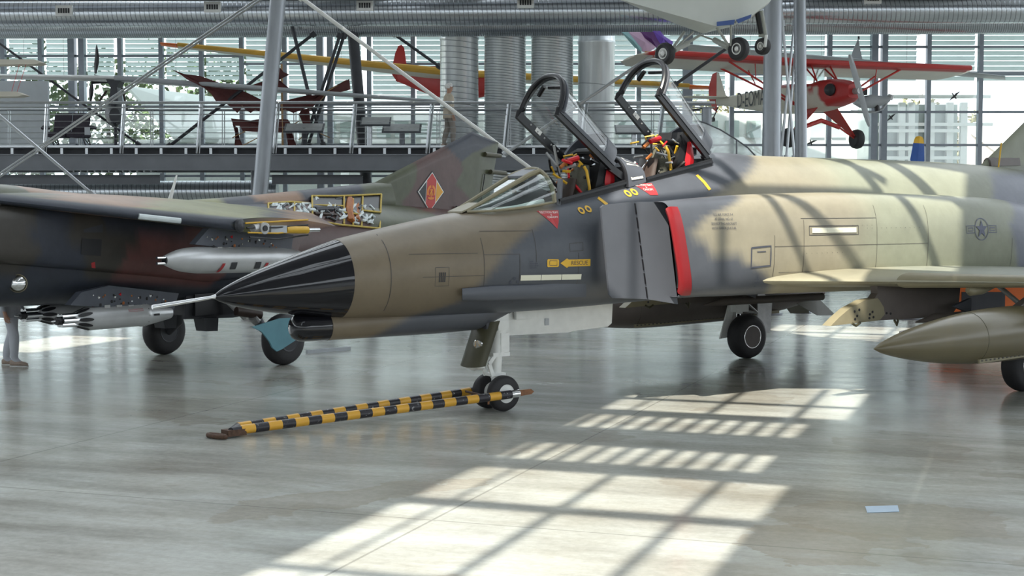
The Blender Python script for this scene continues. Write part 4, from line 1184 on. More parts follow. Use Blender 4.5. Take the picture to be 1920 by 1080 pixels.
# ---- raised canopies
def canopy(hx, hz, ang, L, h0, h1, rake):
    t = empty('canopy'); t.parent = F4; t.location = (hx, 0, hz)
    ca, sa = cos(ang), sin(ang)
    def W(s, y, z):      # s forward along the rail, z up in the canopy frame
        return Vector((-(s * ca) + z * sa, y, s * sa + z * ca))
    def arch(s, k, n=24, w=SILL, inset=0.0):
        tt = -pi / 2 + pi * k / n
        h = h0 + (h1 - h0) * s / L
        y = (w - inset) * math.copysign(abs(sin(tt)) ** 0.86, sin(tt))
        z = (h - inset) * max(0, cos(tt)) ** 0.86
        return W(s + rake * z * (s / L), y, z)
    rows = [[arch(0.16 + (L - 0.18) * j / 12, k) for k in range(25)] for j in range(13)]
    MB().rings(rows, False, wrap=False).build('canopy_glass', M['canopy'], t, True, 80, fix=False)
    MB().tube([arch(L, k) for k in range(25)], 0.036, 10).build('front_bow', M['black_frame'], t, True)
    MB().tube([arch(L - 0.04, k, w=SILL + 0.02) + Vector((0.02, 0, 0.01)) for k in range(25)], 0.022, 8).build('bow_skin', M['grey_paint'], t, True)
    rows = [[arch(s_, k, w=SILL + 0.012) for k in range(25)] for s_ in (-0.02, 0.05, 0.11, 0.17)]
    inn = [[arch(s_, k, w=SILL - 0.02, inset=0.02) for k in range(25)] for s_ in (0.17, 0.1, 0.04, -0.02)]
    MB().rings(rows + inn, False, wrap=False, closed=True).build('rear_hood', M['grey_paint'], t, True, 50)
    for s in (-1, 1):
        rail = MB()
        rail.beam(W(-0.05, s * (SILL - 0.015), -0.02), W(L + 0.02, s * (SILL - 0.015), -0.02), 0.055, 0.10, W(0, 0, 1)).build('rail', M['black_frame'], t)
        MB().beam(W(-0.05, s * (SILL + 0.018), 0.02), W(L + 0.01, s * (SILL + 0.018), 0.02), 0.014, 0.045, W(0, 0, 1)).build('outer_skin', M['grey_paint'], t)
        for j in range(5):
            p = W(0.3 + j * (L - 0.5) / 4, s * (SILL - 0.045), -0.01)
            MB().sphere(p, 0.014, 8, 5).build('latch', M['gear_bare'], t, True)
        MB().beam(W(L * 0.62, s * (SILL - 0.046), 0.0), W(L * 0.72, s * (SILL - 0.046), 0.0), 0.008, 0.06, W(0, 0, 1)).build('placard', M['white_ink'], t)
        MB().tube([W(L, s * SILL, -0.05), W(L + 0.03, s * SILL, 0.02), W(L, s * (SILL - 0.02), 0.1)], 0.035, 8).build('corner_block', M['black_frame'], t, True)
    R = [[arch(0.0, k, inset=0.02, w=SILL * q) for k in range(25)] for q in (1,)]
    # rear transverse frame
    MB().tube([W(0.12, -SILL + 0.02, 0.0), W(0.14, -0.2, 0.10), W(0.14, 0.2, 0.10), W(0.12, SILL - 0.02, 0.0)], 0.045, 8).build('rear_frame', M['black_frame'], t, True)
    MB().tube([arch(L - 0.1, 9, inset=0.05), arch(L - 0.12, 12, inset=0.05), arch(L - 0.1, 14, inset=0.05)], 0.022, 8).build('mirror', M['black_frame'], t)
    MB().tube([arch(L - 0.06, 15, inset=0.05), arch(L - 0.1, 18, inset=0.05)], 0.03, 8).build('mirror', M['black_frame'], t)
    # lifting strut
    MB().tube([W(0.45, 0.3, -0.03), Vector((-0.25, 0.3, -0.25))], 0.018, 8).build('strut', M['gear_bare'], t)
    return t
canopy(1.52, 3.14, radians(37), 1.06, 0.36, 0.50, 0.28)
canopy(3.20, 3.32, radians(42), 1.14, 0.36, 0.50, 0.28)
for hx, hz, bx, bz in ((1.52, 3.14, 1.80, 2.95), (3.20, 3.32, 3.34, 3.15)):
    for s in (-1, 1):
        MB().beam((hx, s * 0.36, hz - 0.03), (bx, s * 0.36, bz), 0.05, 0.09).build('canopy_hinge', M['black_frame'], F4)
# fixed arch between the cockpits
def hoop(x, w, zb, zt, k, n=20):
    tt = -pi / 2 + pi * k / n
    return Vector((x, w * math.copysign(abs(sin(tt)) ** 0.85, sin(tt)), zb + (zt - zb) * max(0, cos(tt)) ** 0.85))
rows = [[hoop(x, SILL + 0.01, zb, zt, k) for k in range(21)] for x, zb, zt in ((1.80, 2.83, 3.24), (1.86, 2.84, 3.26), (2.02, 2.88, 3.22), (2.11, 2.90, 3.18))]
mh = MB().rings(rows, False, wrap=False)
ma = mh.build('centre_arch', M['grey_paint'], F4, True, fix=False)
MB().quad(*[hoop(x, SILL + 0.022, zb, zt, k) for x, zb, zt, k in ((1.86, 2.84, 3.26, 1), (2.06, 2.89, 3.2, 1), (2.06, 2.89, 3.2, 5), (1.86, 2.84, 3.26, 5))]).build('arch_window', M['strip'], ma, fix=False)
MB().quad(*[hoop(x, SILL + 0.022, zb, zt, k) for x, zb, zt, k in ((1.87, 2.84, 3.26, 5.5), (2.04, 2.88, 3.21, 5.5), (2.02, 2.88, 3.21, 7.5), (1.87, 2.84, 3.26, 7.5))]).build('arch_window', M['white'], ma, fix=False)
MB().tube([hoop(1.79, SILL, 2.83, 3.24, k) for k in range(21)], 0.025, 8).build('arch_frame', M['black_frame'], ma, True)
MB().quad((1.81, -0.42, 2.83), (1.81, 0.42, 2.83), (1.81, 0.3, 3.1), (1.81, -0.3, 3.1)).build('bulkhead', M['cockpit'], ma, fix=False)

# ---- landing gear
def wheel(parent, name, c, r, w, rim, rim_mat, hub='cap', holes=0):
    t = empty(name); t.parent = parent; t.location = c
    prof = [(-w / 2, r * 0.62), (-w / 2 * 0.98, r * 0.80), (-w / 2 * 0.8, r * 0.94), (-w / 2 * 0.4, r), (w / 2 * 0.4, r), (w / 2 * 0.8, r * 0.94), (w / 2 * 0.98, r * 0.80), (w / 2, r * 0.62)]
    MB().lathe(prof, (0, 0, 0), (0, 1, 0), 40).build('tyre', M['rubber'], t, True, 50)
    for s in (-1, 1):
        MB().lathe([(s * w * 0.505, rim), (s * w * 0.52, rim * 0.97), (s * w * 0.50, rim * 0.86), (s * w * 0.44, rim * 0.80), (s * w * 0.42, rim * 0.4), (s * w * 0.5, rim * 0.3), (s * w * 0.52, 0.001)], (0, 0, 0), (0, 1, 0), 32).build('wheel_rim', rim_mat, t, True, 40)
        if holes:
            MB().lathe([(s * w * 0.512, rim * 0.97), (s * w * 0.53, rim * 0.94), (s * w * 0.53, rim * 0.90), (s * w * 0.512, rim * 0.87)], (0, 0, 0), (0, 1, 0), 32, False).build('rim_ring', M['chrome'], t, True)
            for k in range(holes):
                a = 2 * pi * k / holes
                MB().lathe([(0, 0.013), (s * 0.012, 0.010)], (rim * 0.68 * cos(a), s * w * 0.445, rim * 0.68 * sin(a)), (0, 1, 0), 8).build('bolt', M['gear_bare'], t)
    return t
ng = F4
for y in (-0.165, 0.165): wheel(ng, 'wheel', (0, y, 0.226), 0.226, 0.15, 0.118, M['gear_white'])
MB().tube([(0, -0.2, 0.226), (0, 0.2, 0.226)], 0.035, 12).build('axle', M['gear_white'], ng)
MB().tube([(0.0, 0, 0.2), (-0.005, 0, 0.44), (0.0, 0, 0.47)], [0.05, 0.055, 0.06], 14).build('fork', M['gear_white'], ng, True)
MB().tube([(0.0, 0, 0.40), (0.02, 0, 0.75)], 0.068, 16).build('piston', M['gear_white'], ng, True)
MB().tube([(0.015, 0, 0.70), (0.05, 0, 1.45)], 0.105, 16).build('strut', M['gear_white'], ng, True)
MB().box((-0.01, 0, 0.455), (0.22, 0.16, 0.035)).build('collar', M['gear_white'], ng)
MB().box((0.02, 0, 0.71), (0.26, 0.2, 0.05)).build('collar', M['gear_white'], ng)
MB().box((0.07, -0.06, 0.86), (0.13, 0.1, 0.24)).build('actuator', M['gear_white'], ng)
MB().box((0.03, -0.06, 1.08), (0.16, 0.14, 0.12)).build('actuator', M['gear_white'], ng)
MB().tube([(0.11, -0.02, 0.72), (0.12, -0.02, 1.1)], 0.03, 10).build('drag_link', M['gear_white'], ng)
for y in (-0.08, 0.08):
    MB().beam((-0.10, y, 0.44), (-0.16, y, 0.60), 0.03, 0.05).build('torque_link', M['gear_white'], ng)
    MB().beam((-0.16, y, 0.60), (-0.06, y, 0.72), 0.03, 0.05).build('torque_link', M['gear_white'], ng)
MB().prism([V(-0.12, -0.1, 1.12), V(0.12, -0.1, 1.02), V(0.12, -0.1, 1.42), V(0.05, -0.1, 1.42)], (0, 0.03, 0)).build('gusset', M['gear_white'], ng)
# forward door that swings with the leg, with its lamp
rows = []
for j in range(7):
    q = j / 6
    c0 = V(-0.09, 0, 1.16).lerp(V(-0.31, 0, 0.60), q)
    row = []
    for k in range(13):
        a = pi * (k / 12 - 0.5) * 0.9
        row.append(c0 + V(-0.13 * cos(a) - 0.02, 0.25 * sin(a), -0.03 * cos(a)))
    rows.append(row)
inn = [[p + V(0.025, 0, 0) for p in row] for row in reversed(rows)]
nd = MB().rings(rows + inn, False, closed=True, wrap=False).build('nose_gear_door', M['olive_dark'], ng, True, 50)
MB().lathe([(0, 0.065), (0.012, 0.06), (0.018, 0.02)], (-0.345, -0.11, 0.86), (-0.9, -0.5, -0.3), 20).build('lamp', M['chrome'], nd, True)
MB().box((-0.23, -0.12, 1.1), (0.06, 0.1, 0.1)).build('hinge_block', M['steel_dark'], nd)
for y, z in ((-0.12, 0.60), (0.02, 0.58), (0.12, 0.60)):
    MB().lathe([(0, 0.06), (0.04, 0.06), (0.06, 0.03)], (-0.32, y, z), (-0.3, -0.2, -1), 16).build('light_housing', M['gear_white'], nd, True)
# white rear door seen from inside, and the bay wall
pts = [V(0.36, 0.35, 0.90), V(0.42, 0.35, 1.40), V(2.16, 0.35, 1.37), V(2.19, 0.35, 1.33), V(2.17, 0.35, 0.98), V(2.1, 0.35, 0.935), V(1.5, 0.35, 0.905), V(1.42, 0.35, 0.89)]
wd_ = MB().prism(pts, (0, 0.03, 0)).build('nose_gear_bay_door', M['gear_white'], F4)
MB().box((0.66, 0.28, 1.22), (0.32, 0.06, 0.22)).build('bay_box', M['gear_white'], wd_)
MB().prism([V(0.5, 0.3, 1.12), V(0.88, 0.3, 1.12), V(0.94, 0.3, 1.4), V(0.5, 0.3, 1.4)], (0, 0.02, 0)).build('bay_plate', M['gear_white'], wd_)
for x, z in ((0.95, 1.3), (1.05, 1.05), (1.45, 1.36), (1.55, 1.3)):
    MB().box((x, 0.325, z), (0.06, 0.02, 0.09)).build('placard', M['panel_grey'], wd_)
MB().tube([V(0.05, -0.1, 1.42), V(0.5, 0.0, 1.38), V(0.9, 0.0, 1.38)], 0.05, 8).build('bay_edge', M['brown_paint'], F4)
# main gear
for s in (-1, 1):
    mg = F4
    wheel(mg, 'wheel', (7.09, s * 2.73, 0.375), 0.375, 0.28, 0.205, M['brown_paint'], holes=14)
    MB().tube([(7.09, s * 2.98, 0.375), (7.09, s * 2.73, 0.375)], 0.06, 12).build('axle', M['gear_bare'], mg)
    MB().tube([(7.09, s * 2.98, 0.36), (7.08, s * 2.96, 0.8)], 0.065, 14).build('piston', M['chrome'], mg, True)
    MB().tube([(7.08, s * 2.96, 0.76), (7.06, s * 2.86, 1.55)], 0.095, 14).build('strut', M['gear_white'], mg, True)
    MB().tube([(7.12, s * 2.85, 0.98), (7.45, s * 2.85, 0.76)], 0.022, 8).build('drag_link', M['gear_bare'], mg)
    MB().tube([(7.12, s * 2.85, 0.80), (7.45, s * 2.85, 0.75)], 0.022, 8).build('drag_link', M['gear_bare'], mg)
    MB().box((7.02, s * 2.85, 0.86), (0.3, 0.16, 0.14)).build('brake_link', M['gear_white'], mg)
    MB().tube([(7.08, s * 2.84, 1.1), (7.0, s * 2.3, 1.5)], 0.035, 10).build('side_brace', M['gear_bare'], mg)
    MB().prism([V(6.62, s * 2.9, 0.34), V(6.82, s * 2.9, 0.36), V(7.0, s * 2.92, 0.7), V(7.08, s * 2.92, 1.5), V(6.84, s * 2.92, 1.5), V(6.85, s * 2.92, 0.95)] if s > 0 else
               [V(6.95, s * 3.12, 0.55), V(7.35, s * 3.12, 0.55), V(7.35, s * 3.1, 1.5), V(6.85, s * 3.1, 1.5)], (0, 0.03, 0)).build('gear_door', M['gear_white'], mg)
    MB().prism([V(7.55, s * 2.95, 0.38), V(7.86, s * 2.95, 0.38), V(7.9, s * 2.95, 0.9), V(7.55, s * 2.95, 1.2)], (0, 0.025, 0)).build('gear_door', M['gear_bare'], mg)

# ---- pylons, tanks
for s in (-1, 1):
    tp = empty('drop_tank'); tp.parent = F4; tp.location = (0, s * 3.37, 0)
    prof = []
    N = 44
    for i in range(N + 1):
        q = i / N; x = 6.45 * q
        if q < 0.38: r = 0.355 * sin(pi / 2 * q / 0.38) ** 0.72
        elif q < 0.6: r = 0.355
        else: r = 0.355 * cos(pi / 2 * (q - 0.6) / 0.4 * 0.96) ** 0.8
        prof.append((x, max(r, 0.002)))
    bm = M['olive_gloss'] if s < 0 else M['brown_paint']
    MB().lathe(prof, (3.22, 0, 0.86), (1, 0, 0.022), 36).build('tank_body', bm, tp, True, 60)
    MB().lathe([(0, 0.330), (0.006, 0.3355), (0.012, 0.332)], (5.0, 0, 0.90), (1, 0, 0.022), 36, False).build('tank_seam', M['olive_dark'], tp)
    MB().beam((4.95, -0.22, 0.62), (8.3, -0.2, 0.72), 0.03, 0.05).build('tank_strake', M['tan_paint'], tp)
    for k in range(36):
        MB().box((5.0 + k * 0.085, -0.237, 0.628 + k * 0.0025), (0.03, 0.006, 0.018)).build('strake_stud', M['panel_ink'], tp)
    for a in (-0.6, 0.6, ):
        MB().prism([V(8.55, 0.1 * a, 0.98), V(9.35, 0.1 * a, 0.98), V(9.62, 0.55 * a, 0.80 - 0.2), V(9.15, 0.55 * a, 0.62)], (0, 0.025, 0)).build('tank_fin', M['olive_dark'], tp)
    MB().prism([V(8.9, 0, 1.1), V(9.4, 0, 1.02), V(9.58, 0, 0.88), V(9.45, 0, 1.2), V(9.2, 0, 1.28)], (0, 0.03, 0)).build('tank_fin', M['red'] if s > 0 else M['olive_dark'], tp)
    MB().prism([V(5.85, 0, 1.2), V(8.4, 0, 1.2), V(9.0, 0, WZ - 0.03), V(6.7, 0, WZ - 0.03)], (0, 0.12, 0)).build('tank_pylon', M['brown_paint'], tp)
    # inboard weapons pylon
    py = empty('pylon'); py.parent = F4; py.location = (0, s * 2.08, 0)
    MB().prism([V(3.80, 0, 1.03), V(3.95, 0, 1.13), V(4.15, 0, 1.24), V(4.45, 0, 1.34), V(4.70, 0, 1.36), V(4.74, 0, 1.33), V(4.83, 0, 1.23), V(4.85, 0, 1.14), V(4.76, 0, 1.07), V(4.72, 0, 1.06)], (0, 0.15, 0)).build('pylon_nose', M['tan_paint'], py)
    MB().prism([V(4.66, 0, 1.36), V(4.72, 0, 1.42), V(4.7, 0, 1.56), V(6.45, 0, 1.52), V(6.42, 0, 1.2), V(6.3, 0, 1.1), V(5.6, 0, 1.05), V(4.72, 0, 1.06), V(4.76, 0, 1.07), V(4.85, 0, 1.14), V(4.83, 0, 1.23)], (0, 0.12, 0)).build('pylon_body', M['brown_paint'], py)
    MB().tube([V(4.2, -0.078 * 1, 1.05), V(4.28, -0.078, 1.01), V(4.36, -0.078, 1.05)], 0.018, 6).build('shackle', M['olive_dark'], py)
    MB().tube([V(5.05, -0.07, 1.05), V(5.1, -0.07, 0.98), V(5.13, -0.07, 1.06)], 0.018, 6).build('shackle', M['olive_dark'], py)
    for x, z in ((4.25, 1.2), (4.3, 1.14), (4.34, 1.22), (4.26, 1.1), (4.55, 1.15), (4.6, 1.18), (4.62, 1.11), (4.54, 1.1), (4.9, 1.15), (4.98, 1.14)):
        MB().lathe([(0, 0.018), (0.006, 0.016)], (x, -0.077 if x < 4.8 else -0.062, z), (0, -1, 0), 10).build('bolt', M['black'], py)
    MB().prism([V(5.9, -0.35, 1.22), V(6.28, -0.35, 1.32), V(6.28, -0.35, 1.1)], (0, 0.05, 0)).build('missile_fin', M['grey_paint'], py)
    MB().tube([V(5.2, -0.3, 1.03), V(5.6, -0.3, 1.07), V(7.9, -0.3, 1.07)], [0.01, 0.064, 0.064], 14).build('missile_body', M['brown_paint'], py, True)
    # flap track fairings under the leading edge
    for x, y in ((5.5, 2.98), (6.35, 3.72)):
        MB().tube([V(x, s * y, WZ - 0.12), V(x + 0.06, s * y, WZ - 0.135), V(x + 0.3, s * y, WZ - 0.13), V(x + 0.62, s * y, WZ - 0.08)], [0.035, 0.065, 0.06, 0.015], 12).build('hinge_fairing', M['tan_paint'], F4, True)
# ================================================================== the camouflaged swing-wing jet behind
MG = empty('swing_wing_jet', (-4.9, 24.85, 0), atan2(.817, .586))
tag(MG, 'brown and green camouflaged swing-wing jet with diamond tail emblem, behind the big jet', 'jet')
C_BROWN, C_GREEN, C_DARK, C_TAN_LIT, C_LIME_LIT = (0.088, 0.046, 0.041), (0.072, 0.079, 0.043), (0.032, 0.037, 0.052), (0.27, 0.155, 0.09), (0.22, 0.22, 0.10)  # spine tan and lime: camouflage colours with the top light painted in
C_SOOT, C_RED = (0.048, 0.043, 0.037), (0.135, 0.055, 0.05)
SEEDS = [(3.7, 2.75, C_GREEN), (4.3, 3.1, C_GREEN), (5.35, 3.0, C_BROWN), (5.8, 3.4, C_BROWN), (6.2, 2.5, C_BROWN), (7.6, 3.0, C_GREEN), (7.55, 3.6, C_GREEN), (6.75, 3.95, C_DARK), (7.2, 3.95, C_DARK),
         (2.4, 3.0, C_DARK), (3.1, 2.95, C_DARK), (0.9, 2.85, C_TAN_LIT), (1.2, 2.4, C_BROWN), (-0.2, 2.75, C_LIME_LIT), (0.2, 2.65, C_DARK), (-1.0, 2.75, C_LIME_LIT), (-2.0, 2.8, C_LIME_LIT), (-2.6, 2.95, C_TAN_LIT), (-3.6, 2.95, C_TAN_LIT), (-4.6, 2.95, C_GREEN), (-5.6, 2.9, C_GREEN),
         (-5.0, 2.3, C_SOOT), (-4.9, 1.9, C_SOOT), (-4.3, 2.25, C_DARK), (-4.0, 1.85, C_DARK), (-3.6, 2.2, C_SOOT), (-3.2, 1.9, C_SOOT), (-2.9, 2.3, C_DARK), (-2.5, 1.75, C_RED), (-2.0, 2.1, C_RED), (-1.4, 1.8, C_RED), (-1.9, 2.4, C_DARK), (-0.6, 2.1, C_RED), (-0.2, 1.7, C_DARK),
         (2.0, 1.9, C_BROWN), (4.0, 2.1, C_GREEN), (6.0, 1.8, C_BROWN), (-7.0, 2.3, C_BROWN), (-8.0, 2.2, C_GREEN)]
def mig_paint(x, y, z):
    n = Vector((noise.noise(Vector((x, y, z)) * 0.8), 0, noise.noise(Vector((x + 9, y, z)) * 0.8)))
    xx, zz = x + n.x * 0.35, z + n.z * 0.15
    acc, tot = [0, 0, 0], 0
    best = sorted(((xx - sx) ** 2 + ((zz - sz) * 2.0) ** 2, c) for sx, sz, c in SEEDS)[:3]
    d0 = sqrt(best[0][0])
    for d, c in best:
        w = math.exp(-(sqrt(d) - d0) * 48)
        tot += w; acc = [p + q * w for p, q in zip(acc, c)]
    c = tuple(p / tot for p in acc)
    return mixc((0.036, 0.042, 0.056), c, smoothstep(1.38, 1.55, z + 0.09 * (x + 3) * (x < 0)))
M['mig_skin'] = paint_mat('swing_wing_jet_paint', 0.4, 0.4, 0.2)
MIG = [(-9.7, 2.02, 1.92, 0.05, 1.97, 2, 2), (-8.6, 2.32, 1.55, 0.38, 1.95, 2, 2), (-7.4, 2.55, 1.3, 0.56, 1.95, 2.1, 2.3), (-6.2, 2.85, 1.2, 0.64, 1.95, 2.1, 2.6), (-5.2, 2.92, 1.16, 0.70, 1.95, 2.1, 2.8),
       (-4.3, 2.90, 1.13, 0.78, 1.9, 2.0, 2.8), (-3.1, 2.79, 1.10, 0.86, 1.85, 2.0, 2.8), (-1.8, 2.70, 1.06, 0.90, 1.8, 2.0, 2.8), (-0.9, 2.65, 1.06, 0.90, 1.8, 2.0, 2.8), (1.0, 2.66, 1.15, 0.88, 1.85, 2.0, 2.6),
       (3.2, 2.66, 1.25, 0.85, 1.9, 2.0, 2.4), (5.5, 2.55, 1.4, 0.75, 1.95, 2.0, 2.1), (7.6, 2.42, 1.5, 0.55, 1.98, 2, 2)]
R, xs = [], []
x = -9.7
while x <= 7.6:
    zt, zb, w, zc, nt, nb = spline_table(MIG, x)
    R.append(fus_ring(x, zt, zb, w, zc, nt, nb, min(0.3, w * 0.5))); x += 0.07
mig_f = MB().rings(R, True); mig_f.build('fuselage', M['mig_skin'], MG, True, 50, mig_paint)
MB().lathe([(0, 0.5), (0.35, 0.44), (0.34, 0.38), (-0.3, 0.4)], (7.5, 0, 1.98), (1, 0, 0), 28, False).build('exhaust_nozzle', M['gear_bare'], MG, True)
mig_box = []
for s in (-1, 1):
    R = []
    x = -5.75
    while x <= 3.0:
        zb = lerp_table([(-5.75, 1.86), (-5.0, 1.80), (-3.2, 1.60), (-1.1, 1.36), (3.0, 1.5)], x)[0]
        yo = lerp_table([(-5.75, 0.98), (-1.5, 0.98), (0.5, 0.94), (3.0, 0.6)], x)[0]
        zt = lerp_table([(-5.75, 2.62), (-3, 2.6), (-1, 2.45), (3.0, 2.3)], x)[0]
        R.append(trunk_ring(x, yo, 0.2, zt, zb, 5.5 - 2.5 * smoothstep(-1, 3, x), 0, s=s)); x += 0.08
    mb = MB().rings(R, True); mb.build('intake_box', M['mig_skin'], MG, True, 50, mig_paint); mig_box.append(mb)
    # fixed wing glove
    w = MB()
    foil(w, (-5.35, s * 0.85, 2.70), (1.3, s * 0.85, 2.46), (-2.05, s * 2.32, 2.30), (0.3, s * 2.32, 2.26), 0.26, 0.24, (0, 0, 1), 18, 14)
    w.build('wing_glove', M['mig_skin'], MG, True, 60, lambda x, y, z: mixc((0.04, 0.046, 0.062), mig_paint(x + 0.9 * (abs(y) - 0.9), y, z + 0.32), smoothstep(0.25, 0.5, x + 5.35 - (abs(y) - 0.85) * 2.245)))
    MB().lathe([(-0.02, 0.105), (0.03, 0.1), (0.06, 0.05)], (-1.86, s * 2.36, 2.295), (0.3, s * 1, 0), 18).build('glove_tip', M['steel_dark'], MG, True)
    # swing pivot linkage left open without its outer panel
    pv = empty('pivot_linkage'); pv.parent = MG; pv.location = (-1.65, s * 2.42, 2.25)
    MB().tube([(0, 0, 0), (0.35, -s * 0.06, 0.02)], 0.06, 12).build('pivot_arm', M['gear_bare'], pv, True)
    MB().lathe([(-0.06, 0.09), (0.06, 0.09)], (0.2, 0, 0.0), (0, 1, 0), 18).build('pivot_ring', M['gear_bare'], pv)
    MB().lathe([(-0.075, 0.045), (0.075, 0.045)], (0.2, 0, 0.0), (0, 1, 0), 14).build('pivot_pin', M['black'], pv)
    MB().box((0.55, -s * 0.05, -0.02), (0.34, 0.12, 0.11)).build('actuator_body', M['panel_grey'], pv)
    MB().tube([(0.75, -s * 0.05, -0.03), (1.2, -s * 0.02, -0.04)], 0.058, 12).build('actuator_cylinder', M['yellow'], pv, True)
    MB().tube([(1.2, -s * 0.02, -0.04), (1.45, 0, -0.04)], 0.03, 10).build('actuator_rod', M['chrome'], pv)
    for k in range(4):
        MB().tube([(-0.15, s * 0.03 * k, 0.08 - k * 0.07), (0.5, s * 0.02, 0.10 - k * 0.09), (1.3, -s * 0.1, 0.12 - k * 0.08)], 0.014, 6).build('hose', M['yellow'] if k % 2 == 0 else M['black'], pv, True)
# canopy hump and nose gear, left of the picture
R = [[V(x, w * sin(pi * (k / 14 - 0.5)), zb + h * cos(pi * (k / 14 - 0.5))) for k in range(15)] for x, w, zb, h in ((-7.9, 0.1, 2.4, 0.05), (-7.3, 0.36, 2.5, 0.4), (-6.6, 0.4, 2.65, 0.45), (-5.7, 0.3, 2.8, 0.25), (-5.2, 0.2, 2.86, 0.06))]
MB().rings(R, True, wrap=False).build('canopy_glass', M['screen'], MG, True, fix=False)
for y in (-0.16, 0.16): wheel(MG, 'nose_wheel', (-5.9, y, 0.26), 0.26, 0.15, 0.13, M['gear_bare'])
MB().tube([(-5.9, 0, 0.26), (-5.85, 0, 1.3)], 0.07, 12).build('nose_leg', M['gear_bare'], MG)
# dorsal ridge and fin
R = []
for i in range(30):
    x = -1.2 + i * 0.19
    zt = lerp_table([(-1.2, 2.66), (0.2, 2.735), (1.06, 2.80), (3.13, 2.965), (3.9, 3.03), (4.4, 3.06)], x)[0]
    zb = spline_table(MIG, x)[0] - 0.25
    w = 0.30 - 0.1 * smoothstep(0, 4, x)
    R.append([V(x, w * sin(2 * pi * k / 20) * (1 if cos(2 * pi * k / 20) < 0.2 else 0.85), (zt + zb) / 2 + (zt - zb) / 2 * cos(2 * pi * k / 20)) for k in range(20)])
mig_d = MB().rings(R, True); mig_d.build('dorsal_ridge', M['mig_skin'], MG, True, 60, mig_paint)
fo = [V(3.55, 0, 2.3), V(3.2, 0, 2.94), V(3.89, 0, 3.02), V(4.7, 0, 3.31), V(5.5, 0, 3.595), V(6.2, 0, 3.845), V(6.99, 0, 4.117), V(7.4, 0, 4.035), V(7.92, 0, 3.92), V(7.86, 0, 3.5), V(7.72, 0, 3.0), V(7.5, 0, 2.3), V(7.4, 0, 2.1), V(6.0, 0, 2.0), V(4.5, 0, 2.0)]
# fine grid so that the paint reads sharply
fb_ = MB()
nx, nz = 60, 44
def fin_inside(x, z):
    lo = 2.0
    hi = lerp_table([(3.2, 2.94), (3.89, 3.02), (6.99, 4.117), (7.92, 3.92)], x)[0]
    return lo, hi
for s in (-1, 1):
    rows = []
    for i in range(nx + 1):
        row = []
        for k in range(nz + 1):
            q = k / nz
            xr = lerp_table([(0, 7.42), (1, 7.92)], q)[0]
            x = 3.2 + (xr - 3.2) * i / nx
            lo, hi = fin_inside(x, 0)
            e = min(1, i / 5, (nx - i) / 8, (nz - k) / 5) ** 0.6
            row.append(V(x, s * 0.075 * e, lo + (hi - lo) * q))
        rows.append(row)
    fb_.rings(rows, False, wrap=False)
fin_o = fb_.build('tail_fin', M['mig_skin'], MG, True, 60, mig_paint, fix=False)
MB().beam((7.05, -0.085, 2.2), (7.32, -0.085, 3.25), 0.004, 0.02, (0, 1, 0)).build('rudder_gap', M['black'], fin_o)
MB().beam((6.83, -0.085, 2.62), (7.05, -0.085, 2.2), 0.004, 0.018, (0, 1, 0)).build('rudder_gap', M['black'], fin_o)
MB().beam((7.32, -0.085, 3.25), (7.75, -0.085, 3.25), 0.004, 0.018, (0, 1, 0)).build('rudder_gap', M['black'], fin_o)
for z, x in ((3.66, 7.55), (3.3, 7.75)):
    MB().tube([(x - 0.25, -0.1, z), (x + 0.32, -0.08, z - 0.02)], [0.05, 0.045], 10).build('fin_pod', M['olive_dark'], fin_o, True)
    MB().tube([(x + 0.32, -0.08, z - 0.02), (x + 0.5, -0.08, z - 0.03)], 0.018, 8).build('fin_probe', M['panel_grey'], fin_o)
MB().tube([(6.3, -0.12, 2.56), (6.52, -0.12, 2.5)], 0.03, 8).build('rudder_actuator', M['black'], fin_o)
MB().prism([V(4.02, -0.1, 2.72), V(4.3, -0.1, 2.74), V(4.28, -0.1, 2.64), V(4.05, -0.1, 2.65)], (0, 0.02, 0)).build('access_door', M['steel_dark'], fin_o)
# diamond emblem
em = empty('tail_emblem'); em.parent = MG
def flat(name, pts, m, y, parent=em): return MB().prism([V(p[0], y, p[1]) for p in pts], (0, 0.004, 0)).build(name, m, parent)
ecx, ecz = 5.53, 2.865
SHZ = 0.05
def E_(a, b): return (ecx + 0.44 * a + 0.045 * b, ecz + 0.42 * b - 0.0 * a)
M['e_red'] = mat('emblem_red', (0.50, 0.035, 0.03), 0.5, 0, 0.05); M['e_gold'] = mat('emblem_gold', (0.75, 0.36, 0.03), 0.5, 0, 0.05); M['e_black'] = mat('emblem_black', (0.015, 0.018, 0.025), 0.5); M['e_orange'] = mat('emblem_orange', (0.72, 0.22, 0.02), 0.5, 0, 0.05)
def dia(k): return [E_(-k, 0), E_(0, k), E_(k, 0), E_(0, -k)]
flat('emblem_border', dia(1.0), M['e_black'], -0.080)
flat('emblem_line', dia(0.93), M['white_ink'], -0.083)
def clip_dia(k, x0, x1):
    h = lambda a: k - abs(a)
    xs_ = [x0] + ([0] if x0 < 0 < x1 else []) + [x1]
    return [E_(a, h(a)) for a in xs_] + [E_(a, -h(a)) for a in reversed(xs_)]
flat('emblem_black_field', [E_(-0.86, 0), E_(-0.37, 0.49), E_(-0.37, -0.49)], M['e_black'], -0.086)
flat('emblem_red_field', clip_dia(0.88, -0.33, 0.33), M['e_red'], -0.086)
flat('emblem_gold_field', [E_(0.37, 0.49), E_(0.86, 0), E_(0.37, -0.49)], M['e_gold'], -0.086)
def arc_pts(r0, r1, a0, a1, n=10):
    A = [a0 + (a1 - a0) * k / n for k in range(n + 1)]
    return [E_(r1 * cos(a), r1 * sin(a) * 1.05) for a in A] + [E_(r0 * cos(a), r0 * sin(a) * 1.05) for a in reversed(A)]
flat('emblem_wreath', arc_pts(0.19, 0.31, radians(100), radians(215)), M['e_orange'], -0.090)
